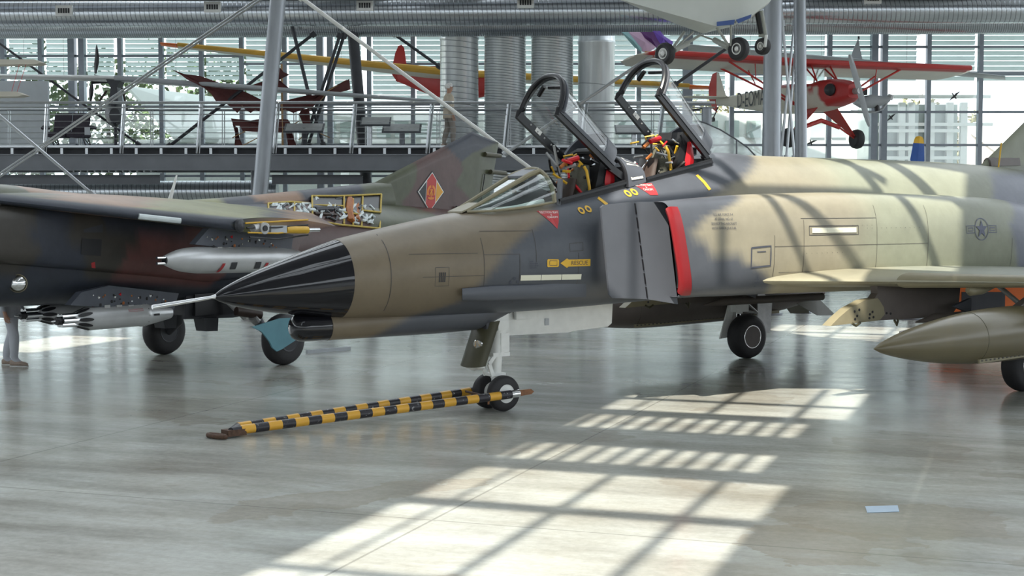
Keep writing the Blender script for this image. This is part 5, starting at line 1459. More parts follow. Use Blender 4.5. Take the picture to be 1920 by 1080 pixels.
flat('emblem_wreath', arc_pts(0.19, 0.31, radians(80), radians(-35)), M['e_orange'], -0.090)
flat('emblem_hammer', [E_(-0.09, 0.13), E_(0.1, 0.13), E_(0.1, 0.05), E_(0.03, 0.05), E_(0.03, -0.28), E_(-0.03, -0.28), E_(-0.03, 0.05), E_(-0.09, 0.05)], M['e_orange'], -0.090)
flat('emblem_compass', [E_(0, 0.1), E_(0.14, -0.18), E_(0.1, -0.19), E_(0, 0.02), E_(-0.1, -0.19), E_(-0.14, -0.18)], M['e_gold'], -0.093)
flat('emblem_ribbon', [E_(-0.24, -0.26), E_(0.24, -0.26), E_(0.2, -0.33), E_(0.08, -0.37), E_(-0.08, -0.37), E_(-0.2, -0.33)], M['e_orange'], -0.091)
for s in (-1, 1):
    w = MB(); foil(w, (5.2, s * 0.7, 2.0), (7.6, s * 0.6, 2.0), (7.3, s * 2.5, 1.95), (8.3, s * 2.5, 1.95), 0.12, 0.05, (0, 0, 1)); w.build('tailplane', M['mig_skin'], MG, True, 60, mig_paint)

# skin lookup: where a sight line meets this jet
vv, ff = [], []
for mb in (mig_f, mig_box[0], mig_d, fb_):
    n = len(vv); vv += [Vector(v) for v in mb.v]; ff += [tuple(i + n for i in f) for f in mb.f]
mskin = BVHTree.FromPolygons(vv, ff)
mth = atan2(.817, .586)
mrot = Matrix.Rotation(-mth, 3, 'Z')
def on_mig(px, py, off=0.012):
    o = mrot @ (V(0, 0, EYE) - V(-4.9, 24.85, 0)); d = mrot @ (P(px, py, 10) - V(0, 0, EYE)); d.normalize()
    h = mskin.ray_cast(o, d)
    if h[0] is None: return None
    return h[0] - d * off
def mpatch(name, pix, m, off=0.012, parent=MG):
    q = [on_mig(a, b, off) for a, b in pix]
    if any(k is None for k in q): return None
    return MB().add(q, [tuple(range(len(q)))]).build(name, m, parent, fix=False)
# open equipment bay with yellow frames and cables
bay = empty('equipment_bay'); bay.parent = MG
M['cable'] = mat('pale_cable', (0.66, 0.72, 0.73), 0.5, 0, 0.1); M['cable_dark'] = mat('dark_cable', (0.05, 0.055, 0.06), 0.5)
M['bay_yellow'] = mat('chromate_yellow_frame', (0.55, 0.40, 0.08), 0.5, 0, 0.15, 15)
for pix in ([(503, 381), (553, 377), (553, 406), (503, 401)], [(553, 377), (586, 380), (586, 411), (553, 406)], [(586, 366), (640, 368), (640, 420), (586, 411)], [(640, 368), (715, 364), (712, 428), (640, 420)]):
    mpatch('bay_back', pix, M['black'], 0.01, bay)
def mline(name, pix, r, m, off=0.04):
    q = [on_mig(a, b, off) for a, b in pix]
    if any(k is None for k in q): return
    MB().tube(q, r, 6).build(name, m, bay, True)
for pix in (((503, 381), (545, 378), (585, 381)), ((503, 401), (560, 407), (636, 421), (712, 428)), ((585, 367), (640, 367), (715, 364)), ((503, 381), (503, 401)), ((585, 367), (586, 411)), ((715, 364), (712, 428)), ((645, 368), (645, 420)), ((552, 378), (552, 405)), ((586, 384), (644, 386)), ((680, 368), (678, 424)), ((662, 372), (662, 422)), ((645, 398), (678, 402)), ((678, 394), (714, 398))):
    mline('bay_frame', pix, 0.018, M['bay_yellow'], 0.05)
r = random.Random(11)
def bay_lim(px):
    if px < 586: return 381 + (px - 503) * 0.0, 399 + (px - 503) * 0.11
    return 369, 411 + (px - 586) * 0.12
for k in range(64):
    x0 = r.uniform(508, 706); lo, hi = bay_lim(x0)
    y0 = r.uniform(lo + 2, hi - 4)
    pts = [(x0, y0)]
    for q in range(3):
        a = min(712, max(506, pts[-1][0] + r.uniform(-10, 12))); l2, h2 = bay_lim(a)
        pts.append((a, min(h2 - 2, max(l2 + 1, pts[-1][1] + r.uniform(-10, 10)))))
    mline('cable', pts, r.uniform(0.012, 0.03), M['cable'] if (k % 3 or x0 > 680) else M['cable_dark'], r.uniform(0.02, 0.05))
mline('pipe', [(590, 393), (622, 392)], 0.06, M['steel_dark'], 0.03); mline('pipe', [(590, 400), (632, 403)], 0.03, M['leather'], 0.03)
mline('orange_canister', [(656, 375), (654, 395), (658, 415)], 0.075, M['orange_metal'], 0.03)
mline('orange_canister', [(670, 380), (670, 412)], 0.05, M['orange_metal'], 0.03)
# hatch, landing light, panel line
mpatch('open_hatch', [(154, 447), (191, 449), (189, 480), (152, 477)], M['black'], 0.012)
mpatch('hatch_outline', [(157, 430), (193, 420), (193, 436), (157, 436)], M['steel_dark'], 0.008)
mpatch('red_mark', [(171, 493), (178, 491), (179, 503), (172, 502)], M['red_ink'], 0.012)
p = on_mig(35, 531, 0.0) or V(-4.68, -0.9, 1.52)
MB().lathe([(-0.03, 0.12), (0.0, 0.125), (0.05, 0.115), (0.075, 0.08), (0.085, 0.001)], p, (-0.72, -0.68, 0.0), 24).build('landing_light', M['chrome'], MG, True)
MB().lathe([(0.02, 0.125), (0.05, 0.132), (0.07, 0.122)], p, (-0.72, -0.68, 0.0), 24, False).build('light_bezel', M['tan_paint'], MG, True)
# pale strip along part of the glove leading edge
for a, c, m_ in ((0.63, 0.80, M['cable']),):
    pts = [V(-5.35, -0.85, 2.70).lerp(V(-2.05, -2.32, 2.30), a + (c - a) * k / 4) + V(-0.005, -0.004, -0.01) for k in range(5)]
    MB().tube(pts, 0.042, 10).build('edge_strip', m_, MG, True)
MB().tube([(-1.35, -0.25, 2.68), (-1.2, -0.25, 3.08)], [0.035, 0.012], 8).build('blade_aerial', M['white'], MG)
# pylons and stores
M['pylon_blue'] = mat('dull_blue_grey_pylon', (0.09, 0.10, 0.125), 0.45, 0, 0.1, 8)
def store_pylon(px_pts, y, label='store_pylon'):
    pts = []
    for a, b in px_pts:
        o = mrot @ (V(0, 0, EYE) - V(-4.9, 24.85, 0)); d = mrot @ (P(a, b, 10) - V(0, 0, EYE))
        t = (y - o.y) / d.y; pts.append(o + d * t)
    return MB().prism(pts, (0, 0.13, 0)).build('store_pylon', M['pylon_blue'], MG)
M['silver'] = mat('silver_pod_paint', (0.55, 0.56, 0.57), 0.34, 0.35, 0.08, 4)
sp1 = store_pylon([(386, 428), (360, 458), (395, 462), (540, 472), (545, 440), (450, 430)], -2.0)
sp2 = store_pylon([(147, 548), (126, 572), (320, 583), (330, 550), (200, 535)], -0.88)
for par, pts_, y in ((sp1, ((1,), ), -2.07), (sp2, ((1,),), -0.95)):
    x0, z0 = (-2.3, 2.07) if par is sp1 else (-3.5, 1.22)
    r = random.Random(5)
    for k in range(26):
        x = x0 + r.uniform(0, 1.5); z = z0 + r.uniform(-0.08, 0.07) - 0.05 * (x - x0)
        MB().lathe([(0, r.uniform(0.012, 0.028)), (0.008, 0.01)], (x, y, z), (0, -1, 0), 8).build('pylon_stud', r.choice([M['black'], M['black'], M['chrome'], M['orange_metal']]), par)
    MB().lathe([(0, 0.028), (0.012, 0.024)], (x0 + 0.55, y, z0 + 0.05), (0, -1, 0), 3).build('red_flag', M['red_cloth'], par)
    for k in range(4):
        MB().box((x0 + 0.3 + k * 0.22, y + 0.03, z0 - 0.12 - 0.012 * k), (0.1, 0.1, 0.05)).build('sway_brace', M['gear_bare'], par)
gp = empty('gun_pod'); gp.parent = MG; gp.location = (-3.0, -2.0, 1.80)
prof = [(0, 0.07), (0.08, 0.10), (0.25, 0.155), (0.45, 0.185), (0.7, 0.2), (2.0, 0.2), (2.5, 0.17), (3.1, 0.06)]
MB().lathe([(a, b) for a, b in [(k * 3.1 / 40, spline_table(prof, k * 3.1 / 40)[0]) for k in range(41)]], (0, 0, 0), (1, 0, -0.02), 32).build('pod_body', M['silver'], gp, True, 60)
MB().lathe([(0.0, 0.066), (-0.01, 0.05), (0.1, 0.05)], (-0.002, 0, 0), (1, 0, 0), 20).build('muzzle', M['black'], gp)
for z in (-0.04, 0.04): MB().tube([(-0.16, -0.02, z), (0.1, -0.02, z)], 0.022, 10).build('barrel', M['chrome'], gp)
for x, c in ((1.12, 'dark'), (1.62, 'dark'), (0.94, 'red'), (1.84, 'red')):
    rows = []
    for k in range(7):
        a = radians(-10 - k * 5.5) if c == 'dark' else radians(-14 - k * 8)
        sk = 0 if c == 'dark' else -0.05 * k / 6
        rows.append([V(x + sk, -0.211 * cos(a), 0.211 * sin(a) - 0.02 * x), V(x + sk + (0.12 if c == 'dark' else 0.06), -0.211 * cos(a), 0.211 * sin(a) - 0.02 * x)])
    MB().rings(rows, False, wrap=False).build('pod_window' if c == 'dark' else 'red_stripe', M['steel_dark'] if c == 'dark' else M['red_ink'], gp, fix=False)
def rocket_pod(y, x, z):
    t = empty('rocket_pod'); t.parent = MG; t.location = (x, y, z)
    R0 = 0.172
    MB().lathe([(0.32, 0.09), (0.58, R0), (1.55, R0), (1.56, R0 + 0.008), (1.64, R0 + 0.008), (1.65, R0), (2.1, 0.10), (2.14, 0.09)], (0, 0, 0), (1, 0, 0), 32).build('pod_body', M['silver'], t, True, 40)
    MB().lathe([(0.0, 0.055), (0.02, 0.06), (0.06, 0.06), (0.08, 0.05)], (0.03, 0, 0), (1, 0, 0), 16).build('nose_ring', M['black'], t)
    MB().tube([(-0.05, 0, 0), (0.1, 0, 0)], [0.008, 0.025], 8).build('nose_spike', M['chrome'], t)
    for k in range(6):
        a = 2 * pi * k / 6
        MB().tube([(0.1, 0.07 * cos(a), 0.07 * sin(a)), (0.45, 0.075 * cos(a), 0.075 * sin(a))], 0.036, 10).build('inner_tube', M['chrome'], t, True)
    for k in range(11):
        a = 2 * pi * (k + 0.5) / 11
        c = V(0.46, 0.134 * cos(a), 0.134 * sin(a))
        n_ = V(-0.32, cos(a), sin(a)).normalized()
        ta = V(0, -sin(a), cos(a)); tb = n_.cross(ta)
        MB().add([c + n_ * 0.008 + ta * 0.029 * cos(q) + tb * 0.115 * sin(q) for q in [2 * pi * j / 16 for j in range(16)]], [tuple(range(16))]).build('tube_mouth', M['black'], t, fix=False)
        MB().lathe([(0, 0.006), (0.004, 0.006)], (1.6, (R0 + 0.009) * cos(a), (R0 + 0.009) * sin(a)), (0, cos(a), sin(a)), 6).build('stud', M['black'], t)
    for k in range(3):
        a = radians(155 - k * 6)
        MB().beam((1.22, -R0 * 1.01 * abs(cos(a)), R0 * 1.01 * sin(a)), (1.5, -R0 * 1.01 * abs(cos(a)), R0 * 1.01 * sin(a)), 0.004, 0.006, (0, 1, 0)).build('red_lettering', M['red_ink'], t)
    MB().box((1.75, -R0 * 0.93, 0.0), (0.1, 0.02, 0.03)).build('slot', M['black'], t)
    return t
rocket_pod(-0.88, -4.08, 0.935)
rocket_pod(0.05, -4.02, 0.97)
MB().prism([V(-3.9, 0.05, 1.14), V(-3.3, 0.05, 1.3), V(-2.0, 0.05, 1.3), V(-2.0, 0.05, 1.13)], (0, 0.13, 0)).build('store_pylon', M['tan_paint'], MG)
# main undercarriage
for s, yy in ((-1, -1.5), (1, 1.38)):
    g = MG
    wheel(g, 'wheel', (-0.09, yy, 0.415), 0.415, 0.28, 0.2, M['steel_dark'])
    MB().tube([(-0.09, yy - s * 0.1, 0.415), (-0.09, s * 1.0, 0.6), (-0.3, s * 0.75, 1.2)], 0.085, 12).build('leg', M['steel_dark'], g, True)
    MB().tube([(-0.35, s * 0.9, 0.75), (-0.7, s * 0.7, 1.15)], 0.05, 10).build('retraction_strut', M['gear_bare'], g)
    MB().tube([(-0.6, s * 0.95, 0.88), (-0.15, s * 1.05, 0.8)], 0.075, 12).build('damper', M['leather'], g, True)
    MB().tube([(-0.3, s * 1.02, 0.78), (-0.2, s * 1.0, 0.7)], 0.08, 12).build('damper_collar', M['gear_bare'], g)
    MB().prism([V(-1.35, s * 0.55, 0.78), V(-0.3, s * 0.55, 0.74), V(0.5, s * 0.6, 0.82), V(0.5, s * 0.6, 1.25), V(-1.35, s * 0.6, 1.25)], (0, 0.04, 0)).build('bay_door', M['steel_dark'], g)
    MB().prism([V(-1.0, s * 0.5, 0.78), V(-0.68, s * 0.5, 0.76), V(-0.7, s * 0.5, 0.55), V(-0.94, s * 0.5, 0.56)], (0, 0.25, 0)).build('door_foot', M['steel_dark'], g)
M['teal'] = mat('teal_gear_door', (0.12, 0.29, 0.35), 0.45, 0, 0.1, 4)
o_ = mrot @ (V(0, 0, EYE) - V(-4.9, 24.85, 0))
pts = []
for a, b in ((472, 613), (490, 622), (505, 641), (510, 652), (518, 659), (527, 655), (556, 636), (552, 624), (556, 612), (582, 604), (584, 594), (524, 597)):
    d = mrot @ (P(a, b, 10) - V(0, 0, EYE)); t = (-1.72 - o_.y) / d.y; pts.append(o_ + d * t)
MB().prism(pts, (0, 0.03, 0)).build('wheel_door', M['teal'], MG)
MB().box((-0.4, 0, 1.0), (1.6, 1.3, 0.35)).build('gear_bay', M['black'], MG)
# ================================================================== tow bar at the nose wheel
FM = Matrix.Translation((-0.2057, 18.60, 0)) @ Matrix.Rotation(radians(35.3875), 4, 'Z')
def f4w(x, y, z): return FM @ V(x, y, z)
tb = tag(empty('tow_bar', (-3.18, 16.2, 0)), 'yellow and black banded tow bar lying hooked to the nose wheel', 'tow bar')
tbo = tb.location.copy()
M['tow_yellow'] = chip_mat('chipped_yellow_paint', (0.72, 0.38, 0.04), (0.55, 0.4, 0.2), 0.68)
M['tow_black'] = chip_mat('chipped_black_paint', (0.022, 0.02, 0.026), (0.5, 0.5, 0.5), 0.62, 26)
M['rust'] = mat('rusty_steel', (0.10, 0.055, 0.035), 0.7, 0.3, 0.35, 25, bump=0.3)
M['rust_light'] = mat('rust_brown_lug', (0.26, 0.12, 0.06), 0.65, 0.2, 0.2, 25)
apex = V(-3.14, 16.33, 0.075)
for end, s0 in ((f4w(0.02, -0.30, 0.225), V(-3.05, 16.42, 0.075)), (f4w(-0.05, 0.30, 0.225), V(-3.12, 16.62, 0.075))):
    d = end - s0; L = d.length; n = 22; nseg = n
    for k in range(n):
        a, c = s0 + d * (k / n), s0 + d * ((k + 1) / n)
        MB().tube([a - tbo, c - tbo], 0.053, 14).build('band', M['tow_yellow'] if k % 2 == 0 else M['tow_black'], tb, True)
    MB().tube([apex - tbo, s0 - tbo], [0.04, 0.05], 12).build('bar_root', M['tow_black'], tb, True)
    u = d.normalized()
    MB().tube([end - u * 0.02 - tbo, end + u * 0.12 - tbo], 0.05, 12).build('clamp', M['chrome'], tb, True)
    MB().prism([end + u * q - tbo + V(0, 0, h) for q, h in ((0.1, -0.035), (0.3, -0.03), (0.34, 0.0), (0.3, 0.035), (0.1, 0.04))], (0.02, -0.03, 0)).build('lug', M['rust_light'], tb)
    MB().tube([end - u * 0.33 - tbo + V(0, 0, 0.05), end - u * 0.33 - tbo + V(0, 0, -0.09)], 0.012, 8).build('pin', M['rust_light'], tb)
ring = [apex - tbo + V(-0.15 + 0.11 * cos(t) - 0.03 * sin(t), -0.06 + 0.07 * sin(t) - 0.1 * cos(t) * 0.6, -0.045) for t in [2 * pi * k / 20 for k in range(20)]]
MB().tube(ring, 0.026, 10, closed=True).build('tow_eye', M['rust'], tb, True)
MB().box(apex - tbo + V(0.02, 0.05, -0.02), (0.24, 0.15, 0.07), Matrix.Rotation(0.75, 3, 'Z')).build('hinge_block', M['rust'], tb)
a, c = f4w(-0.35, -0.22, 0.23) - tbo, f4w(-0.30, 0.25, 0.23) - tbo
MB().tube([a, c], 0.016, 8).build('cross_rod', M['rust'], tb)
# loose metal bar on the floor
a, c = P(575, 661, 25.7), P(656, 654, 26.35)
a.z = c.z = 0.03
o = MB().beam(V(0, 0, 0), c - a, 0.06, 0.06).build('metal_bar', M['panel_grey']); o.location = a
tag(o, 'pale metal bar lying on the floor behind the teal gear door', 'bar')
bl = mat('pale_blue_tape', (0.40, 0.50, 0.60), 0.5, 0, 0.06)
q4 = [P(a, b, EYE * FPX / (b - HORIZON)) for a, b in ((1622, 955), (1683, 953), (1686, 965), (1626, 967))]
c = sum(q4, V(0, 0, 0)) / 4; c.z = 0
o = MB().prism([V(q.x - c.x, q.y - c.y, 0.003) for q in q4], (0, 0, 0.004)).build('tape_patch', bl); o.location = c
tag(o, 'small pale blue rectangular patch stuck on the floor at right', 'tape')
# orange cart beyond the wing
M['orange'] = mat('orange_paint', (0.85, 0.17, 0.02), 0.4, 0, 0.06)
oc = tag(empty('ground_cart', (9.2, 27.6, 0)), 'bright orange ground equipment cart behind the near wing', 'cart')
MB().box((0, 0, 0.75), (2.4, 1.0, 0.7)).box((0.1, 0, 1.22), (1.6, 0.9, 0.26)).build('body', M['orange'], oc)
MB().box((-0.5, -0.51, 0.8), (0.8, 0.02, 0.4)).build('side_panel', M['steel_dark'], oc)
MB().box((0, 0, 0.36), (2.3, 0.8, 0.1)).build('chassis', M['steel_dark'], oc)
for x in (-0.8, 0.8):
    for y in (-0.42, 0.42):
        MB().lathe([(-0.07, 0.1), (-0.08, 0.17), (-0.05, 0.2), (0.05, 0.2), (0.08, 0.17), (0.07, 0.1)], (x, y, 0.2), (0, 1, 0), 20).build('wheel', M['rubber'], oc, True)
MB().tube([(-1.2, 0, 0.36), (-1.9, 0, 0.2)], 0.03, 8).build('drawbar', M['steel_dark'], oc)

# ================================================================== people
def grow_body(name, joints, edges, root, paint, parent, m):
    me = bpy.data.meshes.new(name)
    names = list(joints)
    me.from_pydata([joints[k][:3] for k in names], [(names.index(a), names.index(b)) for a, b in edges], [])
    o = bpy.data.objects.new(name, me); COL.objects.link(o)
    o.modifiers.new('skin', 'SKIN'); sm = o.modifiers.new('sub', 'SUBSURF'); sm.levels = 2; sm.render_levels = 2
    sk = me.skin_vertices[0].data
    for i, k in enumerate(names):
        r = joints[k][3]; sk[i].radius = (r, r * (joints[k][4] if len(joints[k]) > 4 else 1)); sk[i].use_root = (k == root)
    dg = bpy.context.evaluated_depsgraph_get(); dg.update()
    m2 = bpy.data.meshes.new_from_object(o.evaluated_get(dg))
    bpy.data.objects.remove(o); bpy.data.meshes.remove(me)
    m2.materials.clear(); m2.materials.append(m)
    at = m2.color_attributes.new('paint', 'FLOAT_COLOR', 'POINT')
    fl = []
    for v in m2.vertices: fl += [*paint(*v.co), 1.0]
    at.data.foreach_set('color', fl)
    m2.polygons.foreach_set('use_smooth', [True] * len(m2.polygons))
    ob = bpy.data.objects.new(name, m2); COL.objects.link(ob); ob.parent = parent
    return ob
M['person'] = paint_mat('clothing_and_skin', 0.8, 0.2, 0.06)
def person(loc, rz, hgt, coat, trousers, hair, label, stride=0.0):
    t = tag(empty('person', loc, rz), label, 'person'); t.scale = (hgt / 1.76,) * 3
    J = {'pelvis': (0, 0, 0.96, 0.135, 0.9), 'spine': (0, 0.0, 1.14, 0.13, 0.85), 'chest': (0, 0, 1.32, 0.15, 0.8), 'neck0': (0, -0.01, 1.46, 0.07), 'neck': (0, 0.0, 1.53, 0.055), 'head0': (0, 0.02, 1.60, 0.075), 'head': (0, 0.02, 1.67, 0.092), 'crown': (0, 0.0, 1.74, 0.06), 'nose': (0, 0.115, 1.645, 0.014), 'chin': (0, 0.085, 1.585, 0.03)}
    E = [('pelvis', 'spine'), ('spine', 'chest'), ('chest', 'neck0'), ('neck0', 'neck'), ('neck', 'head0'), ('head0', 'head'), ('head', 'crown'), ('head', 'nose'), ('head0', 'chin')]
    for s, q in ((-1, 'l'), (1, 'r')):
        st = stride * s
        J.update({q + 'hip': (s * 0.09, 0.0, 0.88, 0.10), q + 'knee': (s * 0.10, 0.04 + st * 0.5, 0.50, 0.088), q + 'calf': (s * 0.10, 0.0 + st * 0.8, 0.33, 0.082), q + 'ankle': (s * 0.10, -0.02 + st, 0.11, 0.062), q + 'ball': (s * 0.11, 0.09 + st, 0.045, 0.042), q + 'toe': (s * 0.115, 0.16 + st, 0.04, 0.03),
                  q + 'sho': (s * 0.17, -0.01, 1.41, 0.07), q + 'elb': (s * 0.235, -0.03 - st * 0.2, 1.13, 0.047), q + 'wri': (s * 0.25, 0.06 - st * 0.4, 0.90, 0.032), q + 'palm': (s * 0.25, 0.085 - st * 0.4, 0.83, 0.03), q + 'thumb': (s * 0.235, 0.125 - st * 0.4, 0.80, 0.011), q + 'thumb2': (s * 0.23, 0.145 - st * 0.4, 0.77, 0.009)})
        E += [('pelvis', q + 'hip'), (q + 'hip', q + 'knee'), (q + 'knee', q + 'calf'), (q + 'calf', q + 'ankle'), (q + 'ankle', q + 'ball'), (q + 'ball', q + 'toe'), ('chest', q + 'sho'), (q + 'sho', q + 'elb'), (q + 'elb', q + 'wri'), (q + 'wri', q + 'palm'), (q + 'palm', q + 'thumb'), (q + 'thumb', q + 'thumb2')]
        for i, (dy, ln) in enumerate(((0.035, 0.07), (0.012, 0.08), (-0.011, 0.075), (-0.033, 0.06))):
            J[q + 'f%d' % i] = (s * 0.252, 0.09 + dy - st * 0.4, 0.79, 0.0095); J[q + 'g%d' % i] = (s * 0.245, 0.10 + dy - st * 0.4, 0.79 - ln * 0.6, 0.0085); J[q + 'h%d' % i] = (s * 0.232, 0.112 + dy - st * 0.4, 0.79 - ln, 0.0075)
            E += [(q + 'palm', q + 'f%d' % i), (q + 'f%d' % i, q + 'g%d' % i), (q + 'g%d' % i, q + 'h%d' % i)]
    skin_c = (0.50, 0.30, 0.22)
    def paint(x, y, z):
        if z > 1.50 or (abs(x) > 0.19 and z < 0.91): return skin_c
        if z > 0.93 or abs(x) > 0.215: return coat
        return trousers
    grow_body('body', J, E, 'pelvis', paint, t, M['person'])
    R = [[V(w * cos(2 * pi * k / 22), d_ * sin(2 * pi * k / 22) - 0.005, z) for k in range(22)] for z, w, d_ in ((0.80, 0.205, 0.165), (0.95, 0.195, 0.155), (1.10, 0.185, 0.145), (1.28, 0.205, 0.15), (1.40, 0.205, 0.13), (1.46, 0.13, 0.10), (1.49, 0.075, 0.075))]
    MB().rings(R, False).build('coat', mat('coat_cloth_' + label[:8].replace(' ', '_'), coat, 0.85, 0, 0.12, 8, bump=0.2), t, True)
    M_hair = mat('hair_%s' % label[:8].replace(' ', '_'), hair, 0.8, 0, 0.2, 30)
    R = []
    for i in range(8):
        a = pi * 0.62 * i / 7
        R.append([V(0.106 * sin(a) * cos(2 * pi * k / 18), -0.012 + (0.118 * sin(a)) * sin(2 * pi * k / 18), 1.672 + 0.112 * cos(a) - (0.0 if sin(2 * pi * k / 18) < 0.3 else -0.05 * sin(a))) for k in range(18)])
    MB().rings(R, True).build('hair', M_hair, t, True)
    for s in (-1, 1):
        st = stride * s
        MB().sphere((s * 0.035, 0.105, 1.675), 0.012, 10, 6).build('eye', M['black'], t, True)
        MB().sphere((s * 0.10, 0.01, 1.655), 0.026, 10, 6, (0.5, 0.8, 1.2)).build('ear', M['person_skin'], t, True)
        R = [[V(s * 0.108 + w * cos(2 * pi * k / 14), y + st + 0.0, 0.012 + h * (0.5 + 0.5 * sin(2 * pi * k / 14))) for k in range(14)] for y, w, h in ((-0.085, 0.035, 0.08), (-0.05, 0.045, 0.11), (0.02, 0.047, 0.11), (0.10, 0.05, 0.075), (0.17, 0.042, 0.06), (0.205, 0.02, 0.04))]
        sh = MB().rings(R, True).build('shoe', M['shoe'], t, True)
        MB().box((s * 0.108, 0.06 + st, 0.008), (0.095, 0.28, 0.016)).build('sole', M['white'], sh)
    MB().box((0, 0.098, 1.612), (0.05, 0.02, 0.008)).build('mouth', M['red_ink'], t)
    return t
M['person_skin'] = mat('skin', (0.50, 0.30, 0.22), 0.6, 0, 0.05)
M['shoe'] = mat('tan_trainer', (0.42, 0.33, 0.27), 0.7, 0, 0.2, 30)
person((-8.12, 23.75, 0), -pi / 2 - 0.1, 1.74, (0.35, 0.37, 0.4), (0.55, 0.57, 0.62), (0.06, 0.04, 0.03), 'person in light grey trousers standing behind the far left jet', 0.12)
pv_ = P(842, 273, 39.0)
person((pv_.x, 39.0, zdeck), -pi / 2 + 0.4, 1.66, (0.55, 0.48, 0.38), (0.30, 0.27, 0.24), (0.75, 0.73, 0.7), 'white-haired person in beige coat walking on the footbridge', 0.1)

# ================================================================== on the footbridge
M['lectern'] = mat('dark_info_board', (0.09, 0.10, 0.11), 0.35, 0, 0.2, 3)
M['lectern_text'] = mat('printed_sheet', (0.4, 0.42, 0.42), 0.4, 0, 0.1, 8)
for px0, px1, py, ppx, lab, lm in ((533, 608, 240, 571, 'dark tilted info board under the right wing of the bat glider', 'steel_dark'), (676, 733, 228, 693, 'tall dark info board with pale round post by the dark column', 'rail'), (717, 790, 241, 754, 'dark tilted info board left of the beige-coated walker', 'steel_grey'), (1153, 1204, 243, 1189, 'dark tilted info board right of the upright ducts', 'rail')):
    c = P(ppx, 273, 39.5)
    t = tag(empty('info_board', (c.x, 39.5, zdeck)), lab, 'sign', 'info boards on the footbridge')
    a, b_ = P(px0, py, 39.5), P(px1, py, 39.5)
    h = a.z - zdeck
    Mx = Matrix.Rotation(radians(28), 3, 'X')
    MB().box(((a.x + b_.x) / 2 - c.x, 0, h), (b_.x - a.x, 0.5, 0.04), Mx).build('board', M['lectern'], t)
    MB().box(((a.x + b_.x) / 2 - c.x, -0.005, h + 0.024), ((b_.x - a.x) * 0.9, 0.44, 0.006), Mx).build('printed_sheet', M['lectern_text'], t)
    MB().tube([(0, 0, 0), (0, 0, h)], 0.075, 16).build('post', M[lm], t, True)
    MB().lathe([(0, 0.18), (0.02, 0.18), (0.03, 0.09)], (0, 0, 0), (0, 0, 1), 20).build('foot', M[lm], t, True)
# twin aircraft seat
M['seat_cloth'] = mat('dark_mauve_seat_cloth', (0.045, 0.038, 0.05), 0.85, 0, 0.15, 14, bump=0.2)
c = P(133, 273, 39.4)
t = tag(empty('aircraft_seat', (c.x, 39.4, zdeck)), 'dark twin aircraft passenger seat standing on the footbridge', 'seat')
sc_ = 39.4 / FPX
for k in (-1, 1):
    R = []
    for i in range(7):
        z = 0.42 + i * 0.085; y = 0.05 + i * 0.03
        R.append([V(k * 0.245 + 0.235 * math.copysign(abs(cos(q)) ** 0.4, cos(q)), y + 0.06 * sin(q), z) for q in [2 * pi * j / 20 for j in range(20)]])
    MB().rings(R, True).build('backrest', M['seat_cloth'], t, True, 60)
    R = [[V(k * 0.27 + 0.25 * math.copysign(abs(cos(q)) ** 0.4, cos(q)), y, 0.33 + 0.075 * math.copysign(abs(sin(q)) ** 0.6, sin(q))) for q in [2 * pi * j / 20 for j in range(20)]] for y in (-0.45, -0.42, -0.1, 0.1)]
    MB().rings(R, True).build('seat_cushion', M['seat_cloth'], t, True, 60)
for x in (-0.62, 0.0, 0.62):
    MB().tube([V(x, -0.4, 0.5), V(x, -0.3, 0.53), V(x, 0.1, 0.53)], 0.05, 10).build('armrest', M['seat_cloth'], t, True)
MB().box((0.58, -0.47, 0.42), (0.14, 0.03, 0.2)).build('ash_tray_panel', M['panel_grey'], t)
for x in (-0.42, 0.42):
    for y in (-0.35, 0.12):
        MB().tube([V(x, y, 0.28), V(x + 0.08, y + 0.03, 0)], 0.02, 8).build('leg', M['steel_dark'], t)
    MB().tube([V(x, -0.35, 0.28), V(x + 0.08, 0.15, 0.02)], 0.015, 8).build('leg_brace', M['steel_dark'], t)
# curved clear end screen of the bridge
pts = [P(a, b, 37.7) for a, b in ((1306, 292), (1306, 226), (1325, 232), (1350, 243), (1378, 260), (1402, 277), (1416, 292))]
o0 = V(pts[0].x, 37.7, P(0, 292, 37.7).z)
M['acrylic'] = glass_mat('hazy_acrylic', (0.92, 0.95, 0.95), 0.8, 0.1, 0.35)
t = tag(empty('bridge_end_screen', o0), 'hazy clear curved screen at the right end of the footbridge', 'screen')
MB().prism([p - o0 for p in pts], (0, 0.02, 0)).build('acrylic_sheet', M['acrylic'], t)
MB().tube([p - o0 for p in pts[1:]], 0.02, 8).build('edge_trim', M['steel_grey'], t, True)
a, b_ = P(1381, 292, 37.65), P(1381, 262, 37.65)
MB().tube([a - o0, b_ - o0], 0.02, 8).build('clamp_post', M['steel_grey'], t)
a, b_ = P(1325, 292, 37.9), P(1325, 203, 37.9)
MB().tube([a - o0, b_ - o0], 0.13, 16).build('end_post', M['steel_light'], t, True)
MB().tube([P(1296, 207, 37.9) - o0, P(1318, 203, 37.9) - o0, P(1334, 240, 37.9) - o0], 0.025, 8).build('end_handle', M['steel_dark'], t, True)

